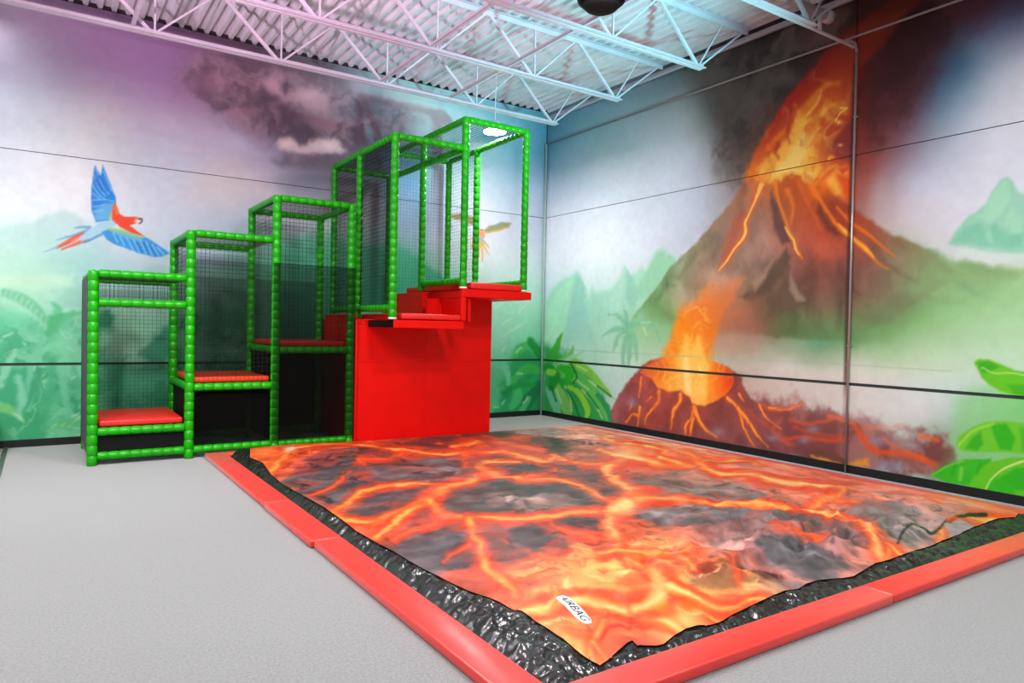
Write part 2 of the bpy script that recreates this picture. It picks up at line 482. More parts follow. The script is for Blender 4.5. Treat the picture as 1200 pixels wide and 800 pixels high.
ART_R = [
('P',[73,2029,266,2233,457,2343,690,2419,893,2507,1032,2373,1148,2199,1239,2085,1319,2234,1428,2121,1613,2142,1773,2176,1964,2327,2073,2516,2172,2342,2337,2385,2424,2481,2533,2411,2633,2567,2783,2716,2918,2681,3085,2559,3246,2500,3291,1090,112,931],(164,222,196),.065,.92,.032),
('P',[917,2478,750,2042,588,1319,1349,1338,1249,1780,1104,2201],(148,210,196),.071,.75,.035),
('P',[437,2226,851,2439,668,1726,473,1199,132,1082,106,1818],(172,236,200),.075,.8,.038),
('P',[2092,2489,2137,2266,2108,2007,2282,1823,2418,2126,2228,2339],(138,204,178),.046,.6,.031),
('P',[1966,2274,2057,2426,2068,2074,1907,1722,1749,1723,1817,2041],(178,232,208),.064,.6,.032),
('P',[2584,2471,2783,2692,2986,2615,3183,2480,2932,2230,2423,1974,2327,2130],(150,212,172),.058,.8,.029),
('P',[96,1382,1472,1450,2948,1743,2975,892,120,705],(185,230,208),.298,.55,.05),
('P',[6688,2427,6762,2545,6872,2681,6945,2728,7024,2782,7071,2903,7132,2973,7194,3002,7237,2940,7273,2880,7730,2466,8671,2147,7066,2313],(146,214,184),.022,.9,.015),
('P',[6909,2684,7031,2765,7078,2886,7188,2987,7234,2800,7169,2668,7058,2586,6984,2651],(166,230,192),.03,.8,.015),
('P',[7236,2738,7334,2609,7340,2376,7185,2571],(164,230,190),.029,.7,.015),
('P',[6734,2440,6838,2562,6970,2612,7017,2510,7115,2579,7216,2466,7338,2477,7341,2338,6992,2368],(116,204,168),.03,.65,.015),
('P',[7063,2402,7025,2485,7059,2538,7106,2398],(170,228,196),.023,.6,.008),
('B',6.995,2.255,.481,-.034,.002,-.081,(214,234,230),.9),
('G',[6184,2570,6325,2504,6487,2402,6770,2279,7069,2185,8674,2045,7985,1233,5760,1186,1488,959,2161,1553,2600,1995,3243,2571],[(6.28,2.34,128,140,100),(6.49,2.28,126,160,112),(6.77,2.18,140,185,130),(7.07,2.11,138,180,118),(7.32,1.99,160,215,150),(6.93,1.93,135,190,135),(7.08,1.72,160,215,160),(7.33,1.56,175,225,175),(6.54,1.98,150,190,130),(6.38,1.9,105,125,88),(6.63,1.77,140,200,135),(6.3,1.59,130,185,120),(6.64,1.47,165,218,160),(5.94,1.59,100,150,95),(5.85,1.36,140,195,140),(6.22,1.28,180,215,180),(5.35,1.44,105,160,100),(5.02,1.33,150,180,150),(4.66,1.42,120,130,110),(2.94,1.86,115,170,100),(2.43,1.62,150,205,140),(2.62,1.37,170,210,160),(1.88,1.22,180,225,200),(7.02,1.32,190,230,200)],.046,.97,.028),
('P',[6474,2424,6463,2388,6490,2345,6516,2302,6544,2258,6577,2214,6614,2172,6652,2133,6695,2092,6744,2050,6797,2003,6856,1953,6921,1903,6995,1857,7080,1819,7171,1786,7264,1755,7352,1724,7376,1744,7364,1776,7276,1807,7184,1839,7095,1872,7015,1908,6947,1951,6885,1998,6829,2047,6776,2094,6729,2136,6688,2174,6652,2212,6618,2250,6589,2290,6563,2331,6538,2373,6511,2417],(112,165,112),.055,.55,.024),
('P',[6127,2044,6150,2003,6205,1992,6258,1981,6310,1969,6365,1953,6420,1931,6478,1903,6542,1873,6615,1844,6697,1815,6787,1786,6878,1758,6965,1731,6995,1755,6979,1793,6892,1821,6802,1850,6714,1879,6633,1907,6564,1936,6502,1966,6443,1994,6383,2019,6324,2037,6268,2050,6215,2061,6160,2073],(110,120,88),.058,.6,.025),
('P',[6744,2210,6767,2168,6846,2150,6925,2133,6999,2116,7067,2102,7126,2090,7178,2079,7228,2069,7278,2059,7305,2089,7284,2129,7234,2139,7185,2149,7132,2160,7074,2173,7007,2188,6932,2205,6854,2223,6776,2241],(126,168,106),.053,.5,.023),
('P',[6289,1837,6282,1787,6317,1747,6350,1706,6392,1662,6450,1621,6525,1587,6611,1558,6698,1531,6781,1504,6817,1531,6800,1576,6718,1603,6631,1631,6550,1659,6484,1689,6439,1721,6406,1757,6375,1797,6339,1838],(118,175,112),.067,.45,.025),
('P',[6393,2162,6387,2119,6433,2065,6479,2012,6522,1961,6557,1916,6582,1878,6602,1844,6620,1810,6639,1775,6679,1767,6693,1806,6675,1841,6657,1875,6636,1913,6607,1956,6570,2004,6527,2056,6481,2109,6436,2162],(160,205,145),.058,.5,.025),
('B',6.223,1.237,.872,.044,.004,-.142,(215,228,215),.75),
('B',5.353,1.164,.598,.032,.004,-.136,(210,212,205),.7),
('G',[4285,3461,4197,3368,4067,3223,3893,3080,3685,2902,3469,2728,3243,2571,3009,2408,2799,2199,2565,1971,2249,1721,3117,1562,4013,1460,4660,1504,5128,1432,5752,1485,6122,1636,6419,1898,6660,2018,6850,2117,6653,2262,6487,2402,6273,2517,6140,2575,6001,2679,5857,2805,5710,2917,5557,3023,5453,3114,5313,3223,5183,3273,5071,3341,4933,3394,4782,3399,4664,3367,4478,3398],[(4.42,3.31,196,112,66),(4.23,3.17,172,112,84),(3.97,2.94,150,116,96),(3.69,2.71,138,124,96),(3.25,2.43,136,150,116),(2.85,2.11,118,162,108),(2.57,1.9,112,165,98),(3.1,2.04,115,135,90),(3.56,2.26,150,120,96),(4.58,2.99,158,112,92),(4.56,2.73,152,116,102),(4.44,2.53,158,122,106),(4.23,2.3,144,118,98),(4.67,2.41,140,110,96),(4.52,2.05,118,98,78),(3.99,2.13,156,122,100),(3.71,1.97,170,130,90),(4.9,3.24,196,84,26),(5.03,2.96,198,92,44),(5.15,2.65,188,86,56),(5.34,2.49,182,82,60),(5.43,2.94,160,62,26),(5.62,2.75,176,62,26),(5.3,3.08,196,80,20),(5.74,2.55,136,64,44),(5.58,2.38,152,80,64),(5.34,2.2,120,74,60),(5.63,2.11,116,76,66),(4.99,2.34,138,90,74),(5.11,2.03,104,74,60),(4.74,1.92,86,70,54),(5.33,1.87,108,82,68),(5.92,2.19,120,86,72),(6.01,2.43,126,84,66),(5.89,2.66,146,66,40),(6.21,2.33,132,122,92),(6.3,2.08,124,128,92),(6.11,1.89,112,106,78),(5.74,1.8,104,96,70),(5.47,1.59,98,136,84),(5.01,1.65,90,118,70),(4.53,1.71,98,84,64),(4.0,1.76,150,110,74),(6.55,2.22,132,162,110),(3.27,1.72,120,150,90),(5.85,1.59,96,138,84)],.032,1,.021),
('N',[4285,3461,3243,2571,2565,1971,4012,1493,5750,1522,6535,2151,6140,2575,5313,3223],.109,.3,.3,(1.5,.8)),
('P',[4667,3274,4719,3121,4771,2970,4846,2838,4934,2625,4819,2575,4717,2811,4648,3089],(92,62,58),.033,.85,.022),
('P',[5297,3050,5388,2844,5516,2704,5640,2616,5570,2604,5392,2698,5259,2908],(96,46,34),.04,.7,.02),
('P',[4867,2530,4707,2336,4518,2094,4240,1953,4423,1906,4668,2026,4899,2242,4939,2443],(84,66,52),.045,.8,.034),
('P',[4786,2094,4933,2260,5053,2073,5192,1870,5006,1752,4711,1817],(92,74,58),.054,.6,.032),
('P',[4945,2260,5041,2073,5158,1910,5047,1892,4939,2057],(160,142,122),.032,.7,.021),
('P',[4390,2163,4587,2280,4693,2399,4614,2206,4446,2001],(168,140,118),.046,.7,.023),
('P',[4250,2495,4425,2673,4559,2808,4528,2579,4358,2358],(176,138,118),.058,.6,.023),
('P',[5086,2810,5289,2612,5620,2618,5666,2387,5318,2365,5116,2578],(196,92,62),.071,.6,.03),
('P',[4127,3051,4311,3049,4214,2801,4088,2562,3914,2408,3947,2684],(192,84,56),.061,.65,.024),
('P',[5577,2347,5693,2151,5815,1959,5657,2011,5531,2207],(100,62,54),.039,.6,.019),
('P',[3855,2824,3801,2835,3712,2773,3620,2710,3528,2646,3440,2579,3359,2511,3284,2442,3211,2373,3135,2302,3151,2257,3212,2255,3287,2325,3359,2394,3432,2462,3509,2528,3593,2592,3683,2656,3774,2718,3862,2780],(120,110,86),.066,.5,.026),
('P',[5996,2375,5995,2346,6041,2301,6086,2256,6133,2212,6183,2170,6237,2133,6294,2099,6350,2067,6405,2035,6429,2045,6423,2072,6369,2105,6313,2137,6258,2170,6207,2205,6160,2244,6116,2287,6071,2332,6025,2377],(104,84,68),.044,.5,.018),
('P',[4539,3432,4433,3420,4415,3342,4397,3264,4381,3193,4353,3138,4326,3089,4302,3043,4271,3002,4241,2963,4218,2916,4218,2865,4228,2828,4228,2808,4223,2784,4208,2753,4187,2721,4157,2691,4117,2659,4075,2619,4040,2572,4008,2524,3975,2479,3940,2435,3899,2390,3858,2345,3864,2323,3891,2321,3943,2358,3994,2396,4044,2436,4084,2482,4118,2528,4152,2567,4191,2598,4234,2628,4273,2661,4308,2696,4336,2733,4357,2779,4352,2829,4339,2865,4335,2889,4339,2920,4354,2960,4373,3006,4401,3050,4431,3098,4464,3153,4508,3212,4554,3278,4598,3342],(228,96,34),.048,.75,.012),
('P',[4526,3403,4481,3398,4456,3323,4431,3248,4407,3180,4379,3125,4351,3076,4326,3030,4299,2988,4274,2949,4257,2907,4259,2865,4269,2828,4270,2798,4260,2768,4240,2735,4214,2703,4182,2671,4142,2638,4102,2601,4067,2557,4034,2510,3998,2465,3958,2422,3913,2380,3868,2337,3870,2329,3881,2328,3929,2368,3976,2409,4021,2450,4058,2496,4092,2543,4126,2584,4166,2618,4209,2648,4247,2680,4276,2714,4300,2750,4315,2788,4312,2829,4299,2865,4296,2898,4307,2934,4326,2974,4349,3018,4376,3063,4406,3111,4437,3166,4475,3228,4513,3296,4552,3364],(254,196,96),.012,.95,.006),
('P',[4709,3370,4682,3351,4699,3276,4716,3200,4738,3125,4766,3048,4799,2972,4827,2907,4845,2855,4859,2811,4876,2767,4901,2722,4928,2679,4952,2638,4967,2597,4981,2554,4999,2511,5028,2471,5060,2434,5092,2397,5103,2395,5106,2404,5080,2444,5055,2484,5034,2523,5016,2562,5001,2603,4983,2647,4960,2690,4935,2733,4913,2776,4896,2817,4880,2860,4860,2913,4832,2979,4799,3053,4772,3127,4759,3200,4750,3273,4742,3347],(246,130,24),.022,.9,.009),
('P',[4854,2803,4849,2792,4864,2767,4879,2741,4895,2717,4910,2693,4926,2672,4942,2654,4956,2636,4967,2618,4974,2595,4979,2569,4984,2541,4993,2515,5008,2492,5025,2474,5042,2457,5059,2440,5067,2439,5069,2446,5055,2465,5040,2484,5028,2502,5018,2521,5011,2544,5006,2570,5001,2598,4992,2624,4978,2647,4962,2666,4945,2683,4929,2702,4915,2725,4900,2749,4884,2774,4869,2799],(255,202,90),.011,.9,.004),
('P',[4858,3267,4836,3236,4864,3182,4893,3128,4918,3077,4933,3028,4937,2981,4932,2932,4923,2882,4916,2832,4926,2821,4939,2825,4951,2874,4966,2922,4977,2973,4979,3026,4967,3082,4946,3139,4922,3194,4901,3249],(240,124,22),.032,.8,.011),
('P',[5165,3283,5146,3239,5203,3159,5259,3080,5312,3008,5355,2945,5395,2889,5434,2837,5469,2783,5505,2732,5546,2681,5598,2634,5652,2591,5702,2550,5746,2511,5787,2473,5826,2435,5868,2399,5910,2359,5956,2319,6003,2280,6053,2243,6101,2206,6110,2207,6109,2216,6063,2256,6017,2297,5974,2338,5939,2383,5907,2430,5871,2478,5828,2517,5784,2553,5737,2591,5687,2632,5635,2674,5588,2717,5546,2759,5507,2806,5467,2855,5428,2907,5389,2962,5348,3024,5308,3099,5264,3183,5221,3267],(240,122,14),.019,.9,.01),
('P',[5530,2764,5529,2755,5547,2733,5563,2712,5581,2689,5604,2662,5638,2631,5676,2596,5715,2560,5750,2529,5780,2502,5807,2478,5832,2456,5855,2433,5880,2412,5903,2389,5926,2366,5950,2343,5959,2343,5960,2351,5941,2378,5922,2404,5902,2431,5880,2458,5854,2481,5827,2502,5799,2523,5769,2548,5736,2581,5699,2618,5663,2654,5631,2687,5604,2709,5582,2728,5562,2746,5540,2764],(254,190,70),.014,.85,.006),
('P',[5500,2953,5499,2935,5550,2880,5601,2825,5651,2771,5700,2723,5749,2683,5795,2649,5839,2618,5880,2586,5919,2554,5955,2521,5990,2489,6026,2458,6063,2430,6098,2404,6134,2378,6169,2353,6177,2355,6176,2363,6143,2391,6110,2419,6076,2448,6043,2478,6009,2509,5976,2543,5941,2578,5903,2613,5862,2647,5819,2681,5775,2716,5730,2755,5680,2799,5628,2848,5574,2901,5519,2953],(238,118,16),.019,.85,.007),
('P',[5004,3344,4984,3313,5017,3251,5049,3188,5082,3126,5114,3067,5146,3010,5177,2955,5208,2903,5235,2856,5258,2814,5279,2775,5299,2739,5319,2702,5333,2698,5338,2708,5321,2746,5303,2783,5285,2822,5264,2865,5239,2914,5211,2966,5182,3022,5154,3078,5127,3138,5100,3200,5073,3263,5046,3327],(224,104,30),.031,.6,.01),
('B',5.293,3.177,.271,-.042,.003,-.117,(246,120,10),.6),
('G',[1972,1511,2783,1670,3275,1575,4012,1493,4662,1420,5129,1392,5752,1466,6211,1654,6624,1876,7004,1923,8679,1840,7985,1233,1490,904],[(2.44,1.49,150,205,150),(3.28,1.45,140,190,140),(4.15,1.39,160,165,140),(4.9,1.34,140,165,130),(5.35,1.44,96,146,92),(5.75,1.43,120,176,116),(6.13,1.53,124,184,118),(6.55,1.68,138,198,132),(7.01,1.72,164,218,160),(7.36,1.64,172,224,170),(5.76,1.22,206,222,208),(6.48,1.38,180,220,176),(4.91,1.16,204,206,200),(3.29,1.15,190,215,195),(2.08,1.16,188,228,208),(7.09,1.28,192,232,204)],.128,.95,.04),
('B',5.602,1.52,.331,.006,.003,-.095,(92,138,84),.6),
('B',5.842,1.681,.242,-.0,.003,-.111,(104,120,80),.5),
('B',5.067,1.581,.284,.003,.003,-.09,(88,112,66),.6),
('B',4.278,1.573,.306,.003,.003,-.097,(110,96,76),.5),
('B',5.346,1.398,.208,.006,.002,-.059,(90,160,140),.4),
('B',6.457,2.0,.243,-.009,.003,-.104,(136,178,118),.7),
('B',6.164,1.744,.226,-.002,.003,-.107,(118,150,98),.6),
('B',6.736,2.098,.183,-.009,.002,-.067,(140,186,124),.7),
('B',2.395,1.72,.283,-.001,.004,-.115,(160,212,164),.75),
('B',2.869,1.596,.389,.003,.003,-.098,(140,195,140),.6),
('B',5.941,1.562,.272,.003,.002,-.073,(112,165,104),.6),
('M',[3070,5512,4142,5979,5732,5443,5703,4807,5300,4729,4984,4369,4642,4077,4364,3821,4193,3498,3947,3573,3821,4043,3752,4451,3401,4885],(44,36,34),(104,90,84),.184,.55,.78),
('B',4.805,4.579,.185,-.053,.003,-.103,(122,112,104),.6),
('B',4.16,4.568,.183,-.049,.006,-.197,(96,84,80),.6),
('B',4.321,4.397,.153,-.039,.003,-.108,(110,96,92),.5),
('B',3.921,4.409,.191,-.047,.007,-.223,(82,74,68),.5),
('B',4.638,4.212,.12,-.029,.003,-.104,(110,62,44),.5),
('B',3.944,3.673,.191,-.034,.003,-.089,(110,108,108),.5),
('B',4.436,3.966,.174,-.038,.006,-.192,(96,62,50),.6),
('B',4.102,3.841,.133,-.026,.005,-.176,(96,80,74),.5),
('M',[5680,4907,6612,5087,7338,4869,7004,4530,6631,4412,6401,3972,6152,3684,5790,3489],(44,12,14),(96,40,48),.167,.7,.55),
('G',[4247,3446,4318,3649,4464,3875,4605,4085,4837,4306,5058,4508,5269,4700,5504,4836,5747,4940,6024,5021,6284,5133,6532,5119,6334,4854,6035,4651,5780,4459,5700,4251,5678,3977,5584,3812,5467,3686,5543,3499,5726,3352,5748,2940,5557,3023,5346,3208,5183,3273,4934,3384,4664,3367],[(4.35,3.56,236,120,22),(4.59,3.81,214,70,10),(4.64,4.02,176,36,8),(4.87,4.23,172,22,6),(5.09,4.44,160,20,6),(5.3,4.57,150,22,6),(5.51,4.73,150,34,10),(5.75,4.81,128,40,14),(6.03,4.92,90,26,14),(5.66,4.49,150,40,8),(5.52,4.35,190,70,10),(5.37,4.25,200,84,12),(5.21,4.09,226,110,18),(5.0,3.94,236,130,28),(5.52,4.16,206,88,14),(5.62,4.23,160,50,10),(4.83,3.68,246,150,40),(5.06,3.58,250,170,60),(5.22,3.75,236,120,24),(5.4,3.85,190,70,20),(5.49,3.6,150,60,40),(5.45,3.36,232,96,14),(5.65,3.28,226,78,10),(5.66,3.06,226,78,10),(5.29,3.34,246,130,20),(6.2,5.03,80,20,14)],.05,.97,.05),
('P',[4413,3461,4496,3637,4689,3725,4850,3876,4959,4054,5046,4153,5180,4100,5249,3936,5190,3754,5261,3544,5308,3389,5160,3296,4956,3400,4723,3378],(254,190,66),.054,.85,.043),
('P',[4661,3440,4776,3585,4924,3709,4999,3844,5098,3922,5147,3733,5109,3523,5046,3405,4840,3430],(255,222,120),.054,.8,.043),
('P',[4564,3752,4634,3738,4668,3773,4703,3808,4736,3842,4765,3872,4786,3900,4804,3925,4820,3948,4837,3971,4832,3992,4809,3997,4782,3982,4757,3967,4729,3951,4698,3932,4664,3906,4626,3876,4586,3845,4546,3814],(240,120,20),.033,.8,.022),
('P',[5017,4051,5103,4034,5142,4077,5180,4120,5217,4161,5252,4199,5284,4234,5313,4267,5340,4293,5367,4311,5398,4323,5436,4328,5479,4330,5522,4334,5530,4348,5514,4363,5469,4372,5421,4383,5371,4391,5319,4388,5274,4369,5236,4342,5201,4312,5164,4281,5123,4248,5080,4210,5036,4170,4993,4132],(234,128,24),.041,.8,.031),
('P',[5081,3907,5136,3882,5171,3899,5206,3916,5241,3934,5275,3955,5303,3981,5327,4009,5348,4034,5370,4055,5394,4072,5422,4086,5451,4099,5480,4113,5481,4125,5468,4132,5435,4126,5402,4120,5367,4112,5333,4099,5302,4080,5274,4057,5248,4035,5221,4016,5190,4001,5156,3987,5118,3972,5081,3958],(246,160,40),.031,.8,.02),
('P',[4745,3839,4701,3839,4690,3814,4678,3789,4667,3761,4665,3730,4675,3700,4693,3674,4712,3651,4729,3629,4745,3625,4750,3636,4737,3660,4723,3684,4714,3704,4713,3720,4720,3737,4733,3756,4750,3777,4767,3799],(170,40,6),.033,.7,.022),
('P',[4924,4060,4888,4062,4870,4033,4851,4004,4834,3971,4825,3935,4830,3896,4844,3858,4861,3822,4876,3787,4890,3779,4898,3788,4889,3824,4878,3859,4871,3892,4871,3920,4881,3946,4898,3972,4919,3999,4940,4027],(180,44,6),.033,.6,.022),
('P',[5107,4059,5128,4054,5162,4082,5197,4111,5230,4140,5257,4172,5271,4208,5277,4244,5281,4280,5286,4316,5282,4322,5276,4321,5265,4287,5256,4254,5245,4222,5228,4193,5203,4164,5172,4136,5137,4108,5102,4079],(255,190,70),.015,.7,.015),
('P',[5163,3749,5183,3749,5196,3772,5207,3795,5219,3816,5233,3834,5248,3849,5267,3863,5287,3876,5307,3890,5307,3896,5301,3899,5277,3890,5253,3882,5229,3871,5207,3857,5190,3837,5177,3814,5165,3790,5153,3768],(255,210,100),.015,.7,.015),
('P',[5376,3261,5478,3311,5554,3137,5587,3047,5484,3090],(255,196,70),.049,.85,.02),
('B',5.169,3.364,.087,-.015,.002,-.079,(255,214,110),.8),
('P',[5467,3910,5477,3909,5492,3930,5506,3952,5520,3973,5535,3989,5551,3999,5567,4006,5585,4012,5603,4018,5603,4027,5594,4033,5576,4027,5558,4021,5540,4013,5522,4002,5506,3984,5491,3963,5477,3941,5463,3920],(250,196,80),.008,.9,.005),
('P',[5519,4055,5527,4043,5554,4036,5581,4030,5608,4023,5616,4030,5607,4042,5581,4048,5554,4055,5527,4062],(252,206,90),.008,.9,.005),
('B',5.511,3.895,.02,-.005,.001,-.019,(250,200,90),.9),
('B',5.539,3.633,.03,-.006,.0,-.014,(246,180,110),.9),
('B',5.44,3.528,.036,-.007,.001,-.019,(246,160,60),.9),
('B',5.41,3.506,.021,-.004,.001,-.019,(250,190,90),.8),
('P',[5506,4686,5607,4628,5655,4646,5701,4664,5746,4681,5795,4696,5847,4711,5903,4726,5960,4740,6016,4754,6067,4774,6118,4793,6168,4811,6218,4830,6224,4860,6193,4885,6134,4886,6075,4887,6014,4887,5952,4887,5892,4879,5831,4870,5769,4861,5709,4849,5655,4834,5605,4816,5557,4799,5509,4782],(140,50,14),.074,.7,.046),
('B',5.807,3.531,.076,-.015,.007,-.241,(150,60,50),.55),
('B',5.802,3.071,.076,-.012,.007,-.241,(170,96,90),.6),
('B',6.038,2.99,.108,-.016,.008,-.271,(190,180,186),.4),
('K',[4247,3446,4605,4085,5058,4508,5508,4683,5694,4439,5629,3990,5467,3686,5698,3320,5556,3061,4934,3384],(255,214,100),.061,.36,.12,.4),
('K',[4247,3446,4605,4085,5058,4508,5508,4683,5694,4439,5629,3990,5467,3686,5698,3320,5556,3061,4934,3384],(190,50,6),.061,.4,.12,.4),
('P',[5673,4502,5658,4496,5657,4269,5655,4041,5654,3797,5654,3526,5655,3240,5654,2953,5653,2682,5651,2410,5650,2107,5650,1741,5652,1344,5653,973,5654,655,5654,363,5655,71,5674,59,5694,77,5697,368,5700,659,5703,975,5702,1345,5700,1740,5699,2103,5700,2405,5703,2675,5704,2945,5701,3231,5697,3517,5694,3787,5692,4031,5690,4259,5688,4486],(52,22,18),.019,.6,.0),
('P',[2189,1568,2202,1617,2154,1653,2104,1692,2051,1731,1989,1763,1921,1779,1854,1785,1792,1786,1730,1789,1711,1778,1724,1763,1784,1750,1843,1739,1896,1726,1939,1707,1982,1681,2025,1646,2071,1606,2117,1566],(116,194,154),.04,.7,.019),
('P',[2167,1561,2215,1597,2200,1644,2184,1692,2169,1737,2153,1778,2138,1810,2123,1835,2108,1858,2093,1881,2070,1888,2056,1875,2062,1850,2068,1826,2073,1800,2079,1769,2085,1729,2091,1683,2098,1634,2104,1586],(116,194,154),.039,.7,.019),
('P',[2190,1580,2261,1582,2304,1628,2346,1673,2387,1715,2425,1748,2459,1775,2496,1796,2536,1816,2576,1837,2579,1849,2563,1854,2516,1842,2468,1832,2416,1818,2361,1795,2311,1758,2263,1715,2216,1671,2169,1628],(116,194,154),.038,.7,.018),
('P',[2215,1564,2281,1546,2351,1573,2419,1603,2479,1624,2525,1632,2568,1630,2615,1618,2663,1596,2707,1568,2746,1530,2781,1480,2814,1425,2848,1372,2863,1369,2871,1379,2847,1435,2824,1493,2797,1549,2761,1598,2714,1638,2659,1671,2594,1696,2519,1707,2440,1696,2365,1670,2294,1640,2226,1613],(116,194,154),.037,.7,.018),
('P',[2225,1554,2177,1592,2101,1590,2022,1589,1939,1585,1857,1575,1784,1548,1721,1516,1664,1483,1606,1451,1603,1433,1627,1428,1697,1449,1764,1471,1828,1488,1891,1498,1955,1507,2028,1510,2105,1512,2183,1514],(116,194,154),.04,.7,.019),
('P',[2159,1533,2088,1543,2045,1519,1999,1495,1950,1465,1906,1426,1882,1376,1868,1324,1857,1272,1846,1221,1860,1208,1883,1215,1914,1262,1943,1310,1973,1353,2006,1386,2035,1412,2073,1435,2117,1458,2161,1483],(116,194,154),.04,.7,.019),
('P',[2235,1548,2196,1497,2222,1454,2250,1413,2273,1372,2290,1328,2313,1275,2330,1213,2345,1146,2362,1082,2381,1073,2398,1084,2404,1150,2412,1217,2417,1284,2415,1347,2394,1401,2368,1448,2340,1490,2315,1532],(116,194,154),.038,.7,.018),
('P',[2172,1518,2108,1495,2087,1430,2066,1365,2046,1298,2030,1229,2033,1161,2040,1094,2049,1029,2057,964,2086,949,2114,965,2125,1031,2135,1096,2146,1160,2162,1223,2172,1286,2186,1350,2203,1415,2218,1481],(116,194,154),.039,.7,.019),
('P',[2219,1489,2173,1462,2174,1396,2175,1331,2175,1266,2173,1205,2175,1146,2174,1088,2172,1030,2171,972,2197,955,2227,970,2242,1028,2258,1085,2272,1144,2284,1205,2282,1269,2278,1334,2272,1399,2266,1464],(116,194,154),.039,.7,.019),
('P',[1974,1344,1994,1351,2002,1372,2008,1394,2016,1413,2026,1426,2041,1434,2062,1439,2088,1444,2113,1450,2120,1464,2102,1472,2078,1466,2051,1461,2024,1454,2000,1441,1984,1421,1974,1399,1968,1377,1960,1356],(196,236,212),.025,.55,.019),
('P',[2457,1643,2472,1633,2531,1637,2589,1642,2647,1646,2658,1658,2644,1668,2585,1664,2527,1660,2468,1656],(196,236,212),.024,.55,.018),
('P',[2005,1851,2022,1841,2054,1845,2085,1849,2117,1853,2126,1866,2109,1876,2078,1872,2046,1868,2015,1864],(196,236,212),.025,.55,.019),
('P',[1773,1751,1785,1737,1825,1733,1864,1728,1904,1723,1920,1734,1909,1747,1869,1752,1830,1756,1790,1761],(196,236,212),.026,.55,.019),
('P',[2521,1577,2511,1565,2529,1531,2548,1498,2567,1465,2586,1461,2596,1473,2578,1506,2559,1540,2540,1573],(196,236,212),.024,.55,.018),
('M',[4251,736,4682,763,5036,744,5280,747,5495,632,5776,663,6153,561,6516,546,6757,520,6853,401,6674,102,5695,49,4326,27],(116,62,60),(160,106,100),.086,.28,.95),
('G',[1687,-42,1837,258,2023,541,2207,738,2386,904,2490,1012,2664,1096,2901,1144,3290,1102,3884,1131,4025,1094,4162,1035,4257,997,4313,871,4395,748,4563,636,4927,550,5377,365,5793,66,4454,68,3003,18],[(1.92,.29,160,96,96),(2.28,.65,150,76,76),(2.65,.5,152,74,74),(2.21,.19,150,70,66),(2.83,.27,156,70,60),(3.31,.44,150,74,70),(3.76,.37,146,72,68),(4.05,.3,140,76,72),(4.31,.65,132,70,66),(4.23,.92,126,60,50),(4.57,.36,130,74,74),(5.05,.32,126,70,68),(2.8,1.07,190,76,58),(5.38,.17,120,68,62)],.032,1,.026),
('N',[1687,-42,2023,541,2490,1012,4257,997,4563,636,5793,66,4454,68],.077,.22,.16,(1,1)),
('G',[2440,908,2707,837,2831,710,3065,668,3256,696,3429,628,3493,529,3701,539,3872,612,4037,695,4143,803,4179,916,4122,1033,3997,1103,3856,1130,3287,1197,2901,1144,2596,1018],[(2.49,.91,220,96,60),(2.81,.82,248,146,40),(3.14,.78,252,176,60),(3.46,.75,254,214,120),(3.61,.64,252,190,80),(3.83,.72,250,150,40),(4.0,.85,240,92,20),(4.1,.97,206,64,24),(3.82,1.06,250,140,24),(3.52,1.04,254,206,100),(3.21,1.09,252,160,40),(2.89,1.07,226,104,50),(3.37,.92,254,220,130)],.02,1,.013),
('G',[2901,1120,3009,1379,3098,1646,3266,1860,3491,2030,3737,2193,3987,2293,4260,2169,4134,1956,4005,1715,3847,1423,3827,1128,3522,1044],[(3.05,1.2,252,150,30),(3.27,1.62,252,134,10),(3.49,1.91,244,130,40),(3.85,2.19,214,150,110),(4.0,2.01,210,120,70),(3.72,1.68,240,120,20),(3.73,1.34,250,140,20),(3.44,1.21,254,190,70),(3.28,1.39,253,160,30)],.091,.95,.065),
('B',4.17,1.649,.362,.001,.007,-.241,(196,116,76),.75),
('B',4.408,1.575,.274,.003,.006,-.193,(150,100,84),.55),
('B',4.017,1.349,.268,.008,.005,-.155,(190,140,120),.55),
('B',3.262,1.978,.246,-.006,.006,-.19,(214,180,160),.5),
('B',3.777,2.282,.307,-.016,.004,-.113,(200,168,146),.55),
('B',4.438,1.415,.224,.006,.003,-.085,(176,150,140),.5),
('P',[3132,1094,3236,1325,3325,1481,3408,1295,3553,1485,3649,1280,3772,1080,3697,687,3427,710,3234,885],(254,206,92),.053,.8,.04),
('K',[2901,1120,3191,1742,3713,2024,3847,1423,4164,969,3701,539,3065,668,2493,936],(255,226,130),.067,.24,.12,.3),
('K',[2901,1120,3191,1742,3713,2024,3847,1423,4164,969,3701,539,3065,668,2493,936],(236,104,10),.067,.26,.12,.35),
('P',[3333,1180,3289,1148,3288,1088,3286,1028,3286,966,3289,905,3310,849,3334,797,3358,748,3382,698,3436,684,3471,722,3458,775,3445,826,3434,877,3427,928,3413,981,3402,1037,3392,1096,3382,1155],(255,232,150),.04,.8,.027),
('P',[3559,1122,3537,1097,3556,1039,3575,982,3595,925,3639,913,3665,944,3642,1000,3618,1055,3594,1111],(255,226,130),.033,.7,.026),
('T',[2480,875,2428,846,2427,812,2426,778,2425,744,2422,707,2419,665,2416,619,2411,572,2407,526,2432,510,2461,525,2473,571,2485,618,2496,663,2507,706,2513,744,2518,779,2522,813,2527,847],(206,76,36),.045,.6,.023),
('T',[2479,861,2453,847,2451,812,2450,779,2448,744,2444,706,2441,664,2436,619,2431,572,2426,526,2434,521,2442,526,2453,572,2464,618,2475,664,2484,706,2490,744,2494,779,2498,813,2502,847],(252,160,60),.018,.95,.021),
('T',[2301,432,2253,415,2245,387,2239,359,2236,331,2252,316,2279,326,2298,352,2316,378,2331,405],(206,76,36),.046,.6,.023),
